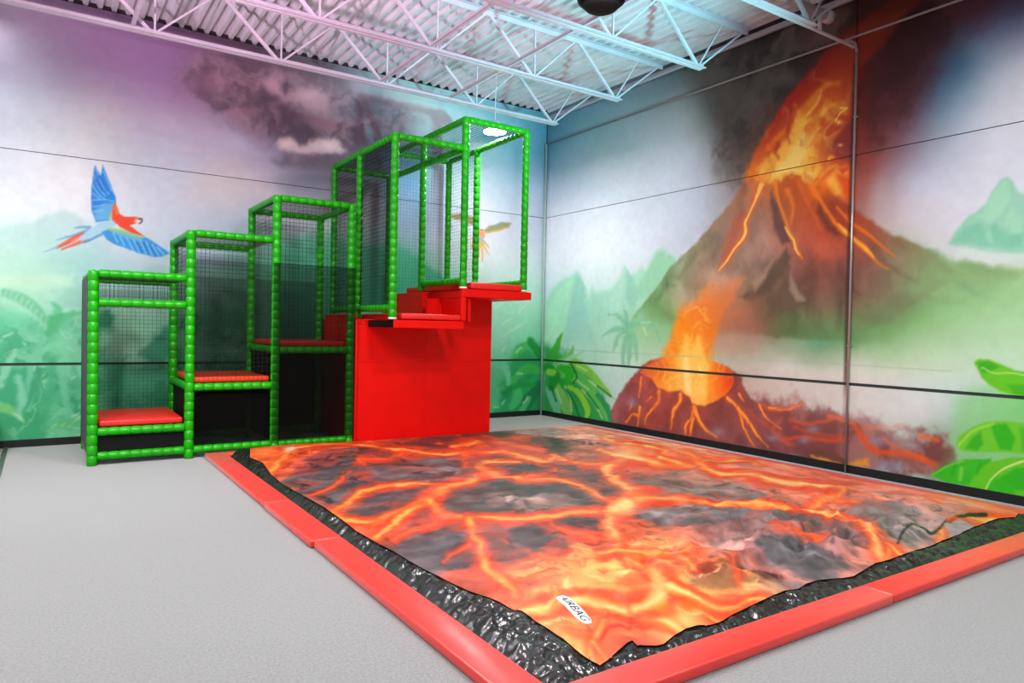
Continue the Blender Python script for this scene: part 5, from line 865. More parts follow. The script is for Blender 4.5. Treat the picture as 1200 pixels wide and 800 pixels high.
ART_B_BASE = [(-5.55,-2.97,236,120,60),(-5.26,-3.12,210,80,60),(-5.1,-3.89,150,80,70),(-4.76,-4.07,110,80,78),(-3.99,-2.3,226,90,44),(-3.4,-2.23,110,66,60),(-2.64,-2.21,96,62,60),(-2.15,-2.28,120,90,86),(-1.38,-2.21,220,150,140),(-1.04,-2.55,240,140,120),(-2.43,-3.08,150,84,74),(-1.86,-3.37,230,150,130),(-1.24,-3.3,250,190,160),(-1.31,-3.99,252,190,140),(-1.38,-4.6,246,140,110),(-1.36,-5.17,244,130,100),(-1.33,-5.68,246,140,110),(-1.05,-6.06,246,120,90),(-.98,-6.53,246,120,96),(-.9,-6.96,250,140,112),(-.97,-7.33,246,130,104),(-.91,-7.62,240,110,80),(-5.2,-4.92,150,80,70),(-4.6,-4.93,214,84,56),(-4.09,-5.2,120,92,88),(-3.14,-4.94,130,70,62),(-2.56,-5.25,214,110,84),(-2.55,-5.87,160,130,124),(-2.53,-6.4,214,130,110),(-2.02,-6.68,236,150,110),(-1.79,-7.13,196,150,140),(-1.69,-7.47,200,160,150),(-5.5,-5.32,226,96,50),(-5.32,-5.79,190,84,66),(-5.16,-6.2,160,80,72),(-4.87,-6.37,180,84,72),(-4.24,-6.28,170,76,58),(-3.92,-6.46,240,92,48),(-3.49,-6.71,150,110,106),(-3.06,-6.95,150,116,112),(-3.11,-7.38,190,110,100),(-2.75,-7.59,206,136,110),(-5.58,-6.34,120,90,92),(-5.46,-6.74,226,86,56),(-5.21,-6.88,232,78,50),(-4.79,-6.8,228,76,48),(-4.41,-6.83,244,110,50),(-4.13,-6.99,248,140,76),(-3.85,-7.16,226,140,126),(-3.71,-7.43,170,120,116),(-3.62,-7.66,180,130,124),(-5.46,-7.09,240,110,66),(-5.32,-7.27,252,200,120),(-5.05,-7.27,250,150,84),(-4.89,-7.22,248,140,70),(-4.73,-7.32,248,130,60),(-4.45,-7.17,250,190,110),(-4.49,-7.46,254,206,124),(-4.3,-7.42,244,130,60),(-4.24,-7.61,226,80,56),(-4.08,-7.7,236,120,96),(-5.35,-7.52,252,150,84),(-5.3,-7.71,252,160,90),(-5.0,-7.61,240,110,70),(-5.01,-7.49,253,206,130),(-4.82,-7.66,254,206,130),(-4.6,-7.73,252,170,96),(-4.35,-7.75,246,130,90),(-5.44,-7.86,246,110,76),(-5.14,-7.75,226,130,120)]  # pale far right tones include the sheet's washed reflection, painted in
ART_B = [
('P',[-5598,-3785,-5345,-3453,-5194,-3442,-4995,-3308,-4740,-3026,-4668,-3430,-4533,-3649,-4532,-4021,-4771,-4191,-4998,-4344,-5245,-4636,-5491,-4879,-5557,-4595,-5598,-4236],(86,82,86),.066,.93,.083),
('P',[-5382,-3388,-5118,-2884,-4761,-2557,-4603,-2577,-4951,-3282,-5405,-3726],(150,74,72),.078,.93,.098),
('P',[-4622,-2628,-4244,-2636,-4058,-2917,-4049,-3159,-4388,-3318,-4711,-3357,-4797,-3104],(92,76,76),.085,.93,.106),
('P',[-5372,-4946,-5161,-4649,-4954,-4517,-4768,-4545,-4610,-4704,-4835,-4994,-5113,-5207,-5347,-5272,-5457,-5183],(84,82,86),.055,.93,.068),
('P',[-4601,-3803,-4135,-3503,-3878,-3583,-3750,-3861,-3884,-4322,-4092,-4515,-4430,-4615,-4678,-4441,-4766,-4235],(92,86,86),.072,.93,.09),
('P',[-4779,-5153,-4504,-4906,-4174,-4715,-3937,-4682,-3868,-4997,-3580,-5115,-3585,-5481,-3652,-5842,-3758,-6024,-3934,-6011,-4249,-5998,-4359,-5882,-4471,-5765,-4756,-5686,-4874,-5511],(78,76,76),.055,.93,.069),
('P',[-3900,-2130,-3237,-1918,-2676,-1939,-2062,-2150,-1796,-2278,-2493,-2602,-3066,-2618,-3498,-3079,-3806,-3046,-3986,-2573],(78,66,66),.106,.93,.133),
('P',[-3601,-3782,-3362,-3686,-3222,-3759,-3276,-4005,-3549,-4069,-3703,-3988],(84,78,78),.082,.93,.103),
('P',[-3746,-4441,-3507,-4289,-3278,-4212,-3163,-4422,-3002,-4605,-3349,-4743,-3667,-4869,-3800,-4673],(76,74,78),.073,.93,.092),
('P',[-2638,-2977,-2268,-2942,-2224,-3326,-2355,-3789,-2689,-4092,-2855,-4006,-2623,-3525],(92,64,62),.096,.93,.12),
('P',[-1912,-2729,-2051,-3271,-2355,-3912,-2689,-4092,-2558,-3685],(70,56,56),.097,.93,.122),
('P',[-3017,-4597,-2748,-4592,-2767,-4825,-2985,-5026,-3177,-5411,-3292,-5712,-3490,-5804,-3497,-5599,-3407,-5286,-3307,-4939],(84,66,64),.067,.93,.083),
('P',[-4439,-6170,-4264,-6120,-4062,-6183,-4169,-6419,-4315,-6519,-4470,-6495,-4510,-6362],(78,74,78),.044,.93,.055),
('P',[-4766,-6125,-4554,-6105,-4554,-6246,-4567,-6417,-4541,-6600,-4692,-6671,-4830,-6591,-4869,-6411],(84,74,78),.041,.93,.051),
('P',[-5624,-6093,-5424,-5882,-5211,-5778,-5049,-5823,-5022,-6024,-5163,-6301,-5312,-6529,-5447,-6536,-5584,-6570,-5630,-6445],(96,90,94),.038,.93,.047),
('P',[-5321,-6190,-5145,-6128,-5137,-6256,-5299,-6537,-5414,-6538,-5444,-6382],(62,66,78),.037,.93,.046),
('P',[-4948,-6067,-4780,-6071,-4844,-6384,-4904,-6586,-5099,-6653,-5146,-6519],(134,82,76),.039,.93,.048),
('P',[-5415,-5754,-5200,-5539,-5011,-5434,-5052,-5623,-5229,-5815,-5389,-5859],(100,84,88),.045,.93,.056),
('P',[-2812,-5331,-2561,-5253,-2519,-5489,-2465,-5800,-2187,-5951,-2233,-6225,-2442,-6515,-2580,-6438,-2737,-6221,-2922,-6019,-3057,-5876,-3028,-5643],(112,106,104),.062,.93,.078),
('P',[-2369,-5176,-2045,-5209,-2154,-5472,-2427,-5455],(130,112,108),.073,.93,.092),
('P',[-3848,-6330,-3614,-6247,-3339,-6317,-3066,-6499,-2682,-6597,-2490,-6879,-2598,-7090,-2881,-7106,-3115,-6923,-3436,-6885,-3641,-6721,-3821,-6546],(102,96,98),.048,.93,.06),
('P',[-1255,-5224,-893,-5140,-1193,-5413,-1443,-5480],(140,110,104),.083,.93,.104),
('P',[-3099,-6181,-2959,-6163,-3013,-6352,-3130,-6317],(96,80,80),.055,.93,.068),
('P',[-2109,-6948,-1783,-6914,-1492,-7011,-1527,-7274,-1958,-7373,-2320,-7474,-2330,-7293,-2271,-7114],(112,112,116),.052,.93,.065),
('P',[-2051,-7320,-1753,-7434,-1512,-7458,-1959,-7581,-2427,-7646,-2604,-7589],(156,148,148),.048,.93,.06),
('P',[-1687,-7526,-1341,-7554,-1450,-7660,-1888,-7721,-1891,-7620],(150,146,156),.05,.93,.062),
('P',[-3572,-7241,-3260,-7168,-3115,-7295,-3068,-7492,-3218,-7640,-3564,-7722,-3657,-7600,-3627,-7402],(92,90,94),.038,.93,.048),
('P',[-4212,-7275,-4009,-7325,-3783,-7456,-3759,-7574,-3962,-7618,-4240,-7547,-4413,-7444],(70,34,34),.034,.93,.042),
('P',[-4093,-7603,-3776,-7597,-3653,-7735,-3958,-7831,-4165,-7793],(140,124,124),.032,.93,.04),
('P',[-2896,-7048,-2591,-7120,-2635,-7342,-2830,-7545,-3121,-7542,-3159,-7356],(150,104,100),.044,.93,.054),
('P',[-3683,-6947,-3399,-6999,-3460,-7182,-3755,-7214,-3889,-7097],(200,150,140),.041,.93,.051),
('P',[-4441,-6617,-4320,-6728,-4437,-6818,-4532,-6725],(180,60,50),.039,.93,.049),
('P',[-1963,-2108,-1384,-2014,-1292,-2522,-1899,-2895,-2247,-2723],(178,156,150),.12,.93,.15),  # pale patch, washed reflection held in the colour
('P',[-1764,-3415,-1562,-3659,-1858,-3915,-2001,-3777],(200,150,140),.101,.93,.126),
('P',[-1953,-4587,-1903,-4777,-2182,-4991,-2259,-4850],(200,140,120),.082,.93,.103),
('P',[-5091,-7674,-5004,-7726,-5089,-7855,-5155,-7815,-5145,-7749],(200,110,110),.024,.93,.03),
('P',[-4377,-5114,-4221,-5132,-4165,-5430,-3948,-5485,-3751,-5459,-3818,-5872,-4092,-5950,-4174,-5791,-4345,-5863,-4375,-5621,-4491,-5497],(176,136,126),.068,.7,.095),
('P',[-4089,-5118,-4110,-5151,-4137,-5258,-4163,-5361,-4188,-5460,-4214,-5554,-4240,-5645,-4268,-5732,-4295,-5816,-4321,-5898,-4310,-5897,-4292,-5872,-4265,-5789,-4238,-5704,-4209,-5615,-4182,-5523,-4155,-5426,-4129,-5325,-4102,-5220,-4075,-5112],(60,50,50),.02,.7,.027),
('P',[-4251,-5160,-4287,-5225,-4293,-5292,-4301,-5361,-4303,-5427,-4288,-5487,-4251,-5537,-4197,-5581,-4137,-5622,-4081,-5665,-4040,-5628,-4015,-5577,-4073,-5534,-4133,-5492,-4187,-5448,-4224,-5398,-4237,-5342,-4235,-5279,-4225,-5210,-4219,-5140],(206,170,158),.042,.6,.056),
('P',[-4341,-4155,-4356,-4240,-4309,-4214,-4259,-4183,-4217,-4162,-4187,-4161,-4171,-4186,-4165,-4233,-4163,-4291,-4159,-4346,-4096,-4286,-4036,-4156,-4040,-4100,-4041,-4037,-4048,-3978,-4070,-3942,-4112,-3944,-4165,-3971,-4218,-4005,-4267,-4033],(170,160,160),.054,.6,.054),
('P',[-4436,-3886,-4473,-4008,-4420,-4051,-4366,-4095,-4313,-4138,-4242,-4044,-4200,-3922,-4255,-3877,-4310,-3831,-4366,-3786],(150,120,118),.055,.6,.055),
('P',[-5101,-4626,-5138,-4759,-5101,-4845,-5065,-4929,-5029,-5012,-4967,-4942,-4926,-4815,-4963,-4727,-5000,-4637,-5037,-4546],(104,102,108),.057,.5,.057),
('P',[-4547,-5095,-4590,-5189,-4582,-5267,-4575,-5344,-4567,-5419,-4521,-5383,-4477,-5294,-4484,-5216,-4491,-5136,-4497,-5054],(150,140,136),.041,.5,.041),
('P',[-2761,-5547,-2811,-5609,-2798,-5698,-2789,-5786,-2773,-5870,-2740,-5945,-2685,-6009,-2613,-6065,-2534,-6117,-2460,-6171,-2398,-6136,-2353,-6086,-2430,-6031,-2510,-5978,-2582,-5921,-2638,-5857,-2669,-5782,-2684,-5696,-2693,-5605,-2705,-5513],(160,150,146),.047,.6,.047),
('P',[-3661,-6349,-3698,-6401,-3669,-6455,-3645,-6509,-3612,-6561,-3561,-6608,-3483,-6647,-3386,-6682,-3279,-6715,-3176,-6749,-3116,-6715,-3082,-6671,-3188,-6636,-3297,-6603,-3396,-6568,-3474,-6528,-3525,-6482,-3557,-6430,-3581,-6374,-3610,-6319],(140,130,130),.036,.5,.036),
('P',[-3655,-7380,-3666,-7405,-3589,-7396,-3509,-7384,-3435,-7377,-3380,-7382,-3349,-7404,-3335,-7438,-3327,-7478,-3316,-7515,-3272,-7502,-3233,-7468,-3244,-7430,-3250,-7389,-3266,-7351,-3302,-7326,-3366,-7320,-3446,-7328,-3530,-7341,-3607,-7351],(150,146,150),.029,.6,.029),
('P',[-2045,-6981,-2100,-7026,-2036,-7082,-1973,-7137,-1909,-7192,-1833,-7165,-1774,-7121,-1839,-7064,-1903,-7008,-1969,-6951],(140,140,144),.04,.5,.04),
('N',None,0,.36,.3,(1,1)),
('N',None,0,.34,.09,(1,1)),
('M',[-5444,-6895,-4784,-6617,-4048,-6759,-3917,-7215,-3954,-7775,-4781,-7893,-5462,-7909,-5432,-7356],(240,84,40),(255,200,112),.089,.3,.5),
('M',[-1042,-2552,-1166,-4397,-1122,-6452,-777,-7570,-2181,-7696,-2280,-6852,-2561,-5253],(238,110,84),(186,150,142),.203,.4,.4),
('K',[-5569,-2702,-4216,-2045,-2062,-2150,-1090,-3134,-3477,-6181,-4434,-7006,-5286,-6988,-5556,-6170],(206,64,44),.114,.42,.045,.75),
('K',[-5569,-2702,-4216,-2045,-2062,-2150,-1090,-3134,-3477,-6181,-4434,-7006,-5286,-6988,-5556,-6170],(40,36,38),.114,.3,.05,.7),
('K',[-2171,-4473,-1099,-7514,-3393,-7788,-4382,-7664,-4199,-6756],(226,84,60),.087,.4,.05,.6),
('K',[-2171,-4473,-1099,-7514,-3393,-7788,-4382,-7664,-4199,-6756],(60,56,58),.087,.25,.05,.6),
('K',[-5444,-6895,-4784,-6617,-4048,-6759,-3917,-7215,-3954,-7775,-4781,-7893,-5462,-7909,-5432,-7356],(255,220,140),.059,.26,.06,.7),
('K',[-5444,-6895,-4784,-6617,-4048,-6759,-3917,-7215,-3954,-7775,-4781,-7893,-5462,-7909,-5432,-7356],(216,50,20),.059,.34,.04,.7),
('T',[-5677,-3473,-5614,-3496,-5563,-3388,-5514,-3285,-5462,-3185,-5402,-3049,-5342,-2922,-5282,-2814,-5211,-2725,-5129,-2649,-5031,-2577,-4918,-2519,-4794,-2471,-4678,-2465,-4570,-2520,-4470,-2618,-4392,-2730,-4352,-2840,-4332,-2969,-4290,-3100,-4208,-3224,-4107,-3342,-4008,-3439,-3930,-3516,-3853,-3575,-3749,-3629,-3599,-3683,-3419,-3733,-3237,-3785,-3074,-3595,-2972,-3372,-3169,-3321,-3361,-3271,-3521,-3217,-3629,-3161,-3709,-3100,-3789,-3018,-3883,-2894,-3978,-2747,-4052,-2596,-4080,-2443,-4088,-2273,-4124,-2109,-4211,-1975,-4323,-1861,-4449,-1799,-4587,-1814,-4731,-1878,-4859,-1953,-4960,-1997,-5054,-2057,-5151,-2156,-5252,-2313,-5343,-2489,-5418,-2644,-5488,-2816,-5550,-2977,-5604,-3121],(232,64,30),.086,.8,.086),
('T',[-5638,-3382,-5611,-3392,-5559,-3276,-5507,-3159,-5451,-3041,-5386,-2899,-5318,-2758,-5246,-2637,-5168,-2544,-5082,-2470,-4983,-2404,-4866,-2342,-4737,-2289,-4614,-2281,-4501,-2338,-4398,-2441,-4318,-2558,-4279,-2682,-4261,-2821,-4222,-2957,-4142,-3087,-4042,-3212,-3944,-3317,-3866,-3395,-3788,-3454,-3683,-3509,-3530,-3563,-3346,-3613,-3160,-3665,-3095,-3589,-3057,-3503,-3248,-3452,-3437,-3402,-3593,-3347,-3700,-3292,-3779,-3232,-3858,-3152,-3953,-3035,-4050,-2897,-4126,-2754,-4159,-2607,-4170,-2449,-4207,-2302,-4291,-2175,-4400,-2066,-4520,-2006,-4652,-2018,-4789,-2077,-4912,-2146,-5012,-2198,-5102,-2261,-5190,-2355,-5279,-2495,-5360,-2655,-5431,-2803,-5496,-2954,-5553,-3098,-5607,-3232],(250,122,44),.054,.95,.065),
('T',[-5621,-3342,-5610,-3346,-5558,-3225,-5504,-3100,-5445,-2973,-5379,-2829,-5307,-2683,-5230,-2557,-5149,-2464,-5062,-2393,-4963,-2331,-4844,-2266,-4713,-2212,-4588,-2203,-4472,-2261,-4368,-2365,-4287,-2485,-4248,-2615,-4232,-2760,-4195,-2899,-4116,-3033,-4017,-3162,-3919,-3269,-3841,-3348,-3763,-3408,-3657,-3462,-3503,-3517,-3318,-3567,-3130,-3618,-3103,-3586,-3087,-3551,-3277,-3500,-3464,-3450,-3620,-3395,-3726,-3340,-3805,-3280,-3884,-3201,-3980,-3088,-4077,-2953,-4155,-2814,-4189,-2671,-4203,-2518,-4240,-2378,-4323,-2254,-4430,-2147,-4548,-2088,-4677,-2099,-4812,-2156,-4933,-2223,-5033,-2279,-5122,-2346,-5207,-2440,-5291,-2574,-5368,-2727,-5437,-2874,-5499,-3015,-5555,-3151,-5608,-3279],(255,196,104),.056,.85,.056),
('T',[-4755,-3292,-4797,-3490,-4728,-3500,-4658,-3512,-4586,-3519,-4513,-3510,-4438,-3476,-4362,-3426,-4288,-3369,-4212,-3315,-4114,-3138,-4089,-3006,-4165,-3053,-4238,-3102,-4307,-3142,-4374,-3164,-4442,-3162,-4510,-3144,-4579,-3118,-4648,-3096],(232,64,30),.081,.8,.081),
('T',[-4735,-3297,-4749,-3362,-4679,-3375,-4609,-3391,-4538,-3401,-4467,-3395,-4394,-3364,-4320,-3317,-4246,-3262,-4170,-3209,-4141,-3156,-4134,-3118,-4209,-3167,-4283,-3218,-4354,-3261,-4424,-3286,-4493,-3288,-4562,-3273,-4631,-3252,-4700,-3234],(246,104,52),.031,.9,.041),
('T',[-4701,-3210,-4791,-3460,-4791,-3524,-4791,-3588,-4790,-3651,-4738,-3610,-4671,-3434,-4656,-3341,-4640,-3245,-4624,-3146],(232,64,30),.077,.8,.077),
('T',[-4707,-3276,-4737,-3357,-4741,-3432,-4745,-3504,-4749,-3576,-4734,-3564,-4714,-3512,-4704,-3429,-4693,-3343,-4682,-3255],(246,104,52),.029,.9,.038),
('T',[-5548,-4359,-5550,-4444,-5508,-4425,-5464,-4408,-5418,-4385,-5369,-4349,-5313,-4287,-5256,-4213,-5202,-4140,-5155,-4081,-5114,-4032,-5076,-3989,-5038,-3949,-4998,-3905,-4932,-3755,-4933,-3670,-4972,-3706,-5009,-3740,-5050,-3780,-5098,-3831,-5154,-3905,-5211,-3985,-5264,-4057,-5312,-4111,-5358,-4153,-5405,-4186,-5452,-4214,-5499,-4245],(232,64,30),.063,.8,.063),
('T',[-5532,-4350,-5533,-4375,-5489,-4353,-5444,-4332,-5398,-4307,-5350,-4269,-5296,-4210,-5241,-4136,-5186,-4061,-5136,-3997,-5093,-3947,-5053,-3905,-5015,-3866,-4975,-3824,-4956,-3779,-4956,-3755,-4995,-3793,-5033,-3829,-5073,-3869,-5118,-3919,-5171,-3988,-5227,-4065,-5281,-4138,-5332,-4195,-5379,-4235,-5426,-4265,-5472,-4290,-5518,-4317],(246,104,52),.024,.9,.032),
('T',[-5585,-4975,-5574,-5067,-5533,-5030,-5489,-4991,-5434,-4933,-5366,-4847,-5297,-4756,-5231,-4685,-5158,-4631,-5078,-4590,-5001,-4568,-4934,-4568,-4870,-4588,-4798,-4624,-4709,-4674,-4613,-4740,-4517,-4806,-4448,-4723,-4409,-4610,-4496,-4517,-4583,-4423,-4665,-4345,-4737,-4294,-4803,-4260,-4876,-4249,-4962,-4265,-5053,-4304,-5144,-4368,-5238,-4473,-5320,-4586,-5382,-4668,-5428,-4718,-5471,-4759,-5515,-4801],(232,64,30),.058,.8,.058),
('T',[-5562,-4953,-5557,-4992,-5515,-4954,-5472,-4914,-5419,-4858,-5353,-4773,-5280,-4675,-5206,-4595,-5128,-4538,-5045,-4498,-4965,-4477,-4896,-4479,-4831,-4502,-4759,-4542,-4671,-4599,-4577,-4672,-4483,-4744,-4459,-4715,-4445,-4675,-4534,-4590,-4623,-4503,-4707,-4433,-4779,-4386,-4844,-4356,-4915,-4348,-4998,-4365,-5085,-4404,-5171,-4464,-5256,-4558,-5334,-4665,-5397,-4748,-5447,-4801,-5490,-4841,-5533,-4882],(250,122,44),.036,.95,.043),
('T',[-5552,-4944,-5550,-4960,-5508,-4921,-5465,-4881,-5413,-4827,-5347,-4742,-5273,-4642,-5196,-4558,-5116,-4500,-5032,-4459,-4951,-4440,-4881,-4443,-4816,-4469,-4744,-4511,-4657,-4571,-4564,-4648,-4472,-4724,-4462,-4712,-4456,-4696,-4546,-4614,-4637,-4532,-4722,-4465,-4794,-4420,-4859,-4392,-4930,-4386,-5012,-4404,-5098,-4444,-5181,-4503,-5263,-4593,-5339,-4697,-5404,-4781,-5454,-4834,-5497,-4875,-5540,-4914],(255,196,104),.034,.85,.038),
('T',[-5546,-4881,-5591,-5023,-5592,-5131,-5593,-5243,-5578,-5341,-5537,-5406,-5483,-5451,-5432,-5478,-5392,-5490,-5353,-5481,-5312,-5468,-5254,-5451,-5183,-5427,-5110,-5395,-5041,-5362,-4973,-5324,-4898,-5281,-4795,-5198,-4680,-5106,-4577,-5030,-4488,-4981,-4399,-4943,-4307,-4895,-4213,-4824,-4132,-4748,-4068,-4686,-4023,-4648,-3985,-4614,-3949,-4583,-3761,-4288,-3768,-4162,-3807,-4199,-3844,-4233,-3895,-4278,-3955,-4327,-4015,-4373,-4076,-4411,-4149,-4435,-4240,-4460,-4351,-4509,-4479,-4595,-4607,-4692,-4718,-4775,-4817,-4870,-4900,-4953,-4978,-5024,-5058,-5078,-5137,-5125,-5207,-5165,-5259,-5200,-5295,-5224,-5333,-5231,-5382,-5206,-5434,-5161,-5470,-5103,-5487,-5039,-5492,-4948,-5497,-4848],(232,64,30),.056,.8,.056),
('T',[-5545,-4915,-5563,-4971,-5563,-5078,-5563,-5184,-5548,-5274,-5508,-5336,-5455,-5382,-5404,-5409,-5365,-5416,-5327,-5403,-5283,-5385,-5222,-5363,-5150,-5333,-5075,-5296,-5004,-5255,-4932,-5206,-4852,-5152,-4746,-5068,-4629,-4974,-4519,-4895,-4423,-4845,-4334,-4810,-4246,-4767,-4160,-4703,-4084,-4634,-4021,-4575,-3974,-4535,-3937,-4501,-3900,-4468,-3819,-4341,-3822,-4288,-3861,-4323,-3898,-4357,-3947,-4400,-4008,-4452,-4074,-4507,-4145,-4555,-4223,-4586,-4313,-4614,-4418,-4663,-4538,-4745,-4662,-4840,-4770,-4923,-4862,-5003,-4942,-5073,-5017,-5133,-5095,-5181,-5172,-5222,-5238,-5255,-5287,-5284,-5324,-5304,-5363,-5307,-5413,-5280,-5465,-5235,-5503,-5176,-5519,-5101,-5523,-5005,-5526,-4903],(250,122,44),.035,.95,.042),
('T',[-5545,-4928,-5553,-4951,-5551,-5057,-5550,-5160,-5535,-5246,-5495,-5307,-5442,-5353,-5392,-5379,-5353,-5384,-5316,-5369,-5270,-5348,-5208,-5323,-5134,-5290,-5058,-5250,-4986,-5203,-4912,-5149,-4829,-5087,-4723,-5003,-4603,-4909,-4490,-4829,-4392,-4780,-4302,-4747,-4217,-4707,-4136,-4648,-4062,-4582,-4000,-4525,-3952,-4484,-3915,-4450,-3877,-4417,-3844,-4363,-3845,-4342,-3883,-4376,-3920,-4410,-3969,-4452,-4031,-4506,-4100,-4566,-4175,-4618,-4256,-4653,-4346,-4684,-4448,-4733,-4565,-4814,-4687,-4908,-4795,-4992,-4883,-5064,-4960,-5127,-5034,-5182,-5111,-5227,-5187,-5264,-5252,-5293,-5299,-5319,-5336,-5337,-5375,-5337,-5425,-5310,-5478,-5265,-5516,-5205,-5532,-5126,-5535,-5026,-5537,-4923],(255,196,104),.043,.85,.036),
('T',[-5576,-5638,-5546,-5653,-5517,-5611,-5489,-5570,-5468,-5540,-5452,-5523,-5428,-5510,-5401,-5502,-5384,-5504,-5380,-5474,-5374,-5450,-5408,-5509,-5455,-5587,-5499,-5661,-5527,-5765,-5489,-5757,-5447,-5688,-5399,-5610,-5349,-5525,-5295,-5396,-5298,-5315,-5329,-5309,-5367,-5321,-5405,-5344,-5444,-5386,-5481,-5437,-5511,-5484,-5539,-5525],(232,64,30),.044,.8,.044),
('T',[-5553,-5606,-5543,-5610,-5515,-5569,-5486,-5526,-5460,-5489,-5436,-5464,-5408,-5448,-5377,-5438,-5356,-5442,-5352,-5448,-5365,-5475,-5405,-5543,-5453,-5622,-5496,-5694,-5505,-5728,-5492,-5725,-5450,-5654,-5402,-5576,-5357,-5500,-5324,-5423,-5328,-5380,-5354,-5375,-5388,-5386,-5421,-5406,-5452,-5439,-5484,-5483,-5513,-5528,-5541,-5569],(246,104,52),.017,.9,.022),
('T',[-5585,-5775,-5560,-5839,-5503,-5783,-5443,-5724,-5384,-5666,-5326,-5612,-5271,-5563,-5218,-5516,-5166,-5474,-5117,-5437,-5067,-5401,-5016,-5369,-4964,-5338,-4910,-5305,-4812,-5148,-4800,-5032,-4852,-5054,-4903,-5076,-4957,-5101,-5015,-5135,-5077,-5184,-5138,-5237,-5199,-5294,-5261,-5353,-5326,-5417,-5392,-5484,-5455,-5551,-5516,-5613],(232,64,30),.047,.8,.047),
('T',[-5559,-5749,-5548,-5777,-5490,-5719,-5429,-5658,-5368,-5598,-5308,-5541,-5251,-5489,-5196,-5439,-5142,-5394,-5089,-5354,-5036,-5318,-4985,-5288,-4933,-5259,-4879,-5228,-4838,-5162,-4833,-5115,-4886,-5140,-4937,-5164,-4990,-5191,-5045,-5225,-5103,-5270,-5162,-5320,-5220,-5373,-5280,-5430,-5343,-5491,-5407,-5555,-5469,-5619,-5529,-5680],(250,122,44),.03,.95,.036),
('T',[-5547,-5737,-5543,-5749,-5484,-5690,-5423,-5628,-5361,-5567,-5300,-5509,-5242,-5455,-5186,-5405,-5131,-5359,-5076,-5317,-5023,-5281,-4971,-5252,-4920,-5225,-4866,-5195,-4849,-5168,-4847,-5148,-4900,-5175,-4952,-5201,-5004,-5228,-5058,-5263,-5115,-5307,-5172,-5355,-5229,-5407,-5289,-5463,-5350,-5522,-5413,-5586,-5475,-5649,-5535,-5708],(255,196,104),.034,.85,.031),
('T',[-4778,-4909,-4936,-5199,-4953,-5269,-4968,-5330,-4975,-5361,-4981,-5381,-5019,-5481,-5043,-5604,-5030,-5666,-5004,-5704,-4972,-5742,-4941,-5794,-4902,-5851,-4857,-5907,-4805,-5968,-4746,-6031,-4681,-6080,-4614,-6117,-4543,-6140,-4466,-6158,-4371,-6154,-4271,-6145,-4180,-6141,-4112,-6155,-4052,-6176,-3990,-6197,-3846,-6081,-3767,-5931,-3834,-5909,-3900,-5887,-3980,-5872,-4072,-5863,-4170,-5861,-4260,-5852,-4351,-5852,-4434,-5845,-4510,-5824,-4575,-5774,-4635,-5709,-4689,-5644,-4735,-5583,-4774,-5524,-4806,-5468,-4828,-5411,-4841,-5363,-4840,-5329,-4839,-5342,-4823,-5316,-4771,-5198,-4737,-5088,-4715,-5006,-4694,-4928],(232,64,30),.049,.8,.049),
('T',[-4801,-4998,-4872,-5127,-4890,-5199,-4907,-5266,-4921,-5318,-4938,-5363,-4970,-5443,-4989,-5530,-4979,-5584,-4956,-5625,-4927,-5667,-4895,-5721,-4856,-5778,-4811,-5835,-4759,-5897,-4699,-5961,-4634,-6010,-4566,-6043,-4491,-6063,-4411,-6076,-4317,-6076,-4217,-6069,-4125,-6067,-4054,-6082,-3992,-6103,-3929,-6125,-3867,-6074,-3834,-6011,-3899,-5989,-3964,-5967,-4040,-5953,-4131,-5947,-4230,-5948,-4321,-5943,-4407,-5937,-4488,-5926,-4561,-5901,-4626,-5851,-4686,-5786,-4739,-5722,-4785,-5663,-4823,-5605,-4855,-5550,-4880,-5498,-4897,-5452,-4900,-5410,-4891,-5382,-4867,-5334,-4830,-5245,-4804,-5158,-4784,-5082,-4764,-5007],(250,122,44),.031,.95,.037),
('T',[-4811,-5039,-4841,-5093,-4860,-5166,-4877,-5235,-4895,-5297,-4917,-5355,-4947,-5426,-4964,-5496,-4955,-5547,-4934,-5589,-4906,-5634,-4874,-5687,-4836,-5745,-4790,-5803,-4738,-5866,-4678,-5929,-4613,-5979,-4543,-6009,-4467,-6027,-4386,-6038,-4292,-6039,-4192,-6034,-4101,-6035,-4028,-6049,-3965,-6071,-3902,-6092,-3876,-6071,-3862,-6044,-3927,-6023,-3991,-6002,-4065,-5987,-4156,-5983,-4256,-5986,-4348,-5982,-4432,-5974,-4511,-5961,-4583,-5933,-4648,-5883,-4707,-5819,-4760,-5756,-4806,-5697,-4845,-5639,-4877,-5585,-4903,-5536,-4921,-5492,-4926,-5446,-4914,-5400,-4888,-5343,-4857,-5267,-4834,-5190,-4815,-5117,-4796,-5043],(255,196,104),.04,.85,.032),
('T',[-5476,-5846,-5468,-5901,-5425,-5875,-5380,-5847,-5339,-5822,-5302,-5807,-5271,-5798,-5243,-5796,-5211,-5797,-5171,-5793,-5123,-5783,-5069,-5771,-5012,-5757,-4956,-5744,-4866,-5620,-4847,-5509,-4907,-5525,-4967,-5542,-5024,-5556,-5073,-5568,-5112,-5573,-5145,-5573,-5180,-5576,-5223,-5590,-5275,-5624,-5327,-5666,-5377,-5708,-5425,-5747],(232,64,30),.044,.8,.044),
('T',[-5457,-5832,-5454,-5850,-5409,-5820,-5363,-5788,-5318,-5759,-5277,-5738,-5242,-5727,-5212,-5725,-5179,-5726,-5140,-5722,-5092,-5711,-5037,-5698,-4979,-5684,-4921,-5670,-4890,-5626,-4884,-5589,-4943,-5604,-5002,-5619,-5058,-5633,-5106,-5644,-5145,-5648,-5178,-5648,-5211,-5651,-5250,-5663,-5296,-5691,-5345,-5727,-5394,-5765,-5440,-5800],(246,104,52),.017,.9,.022),
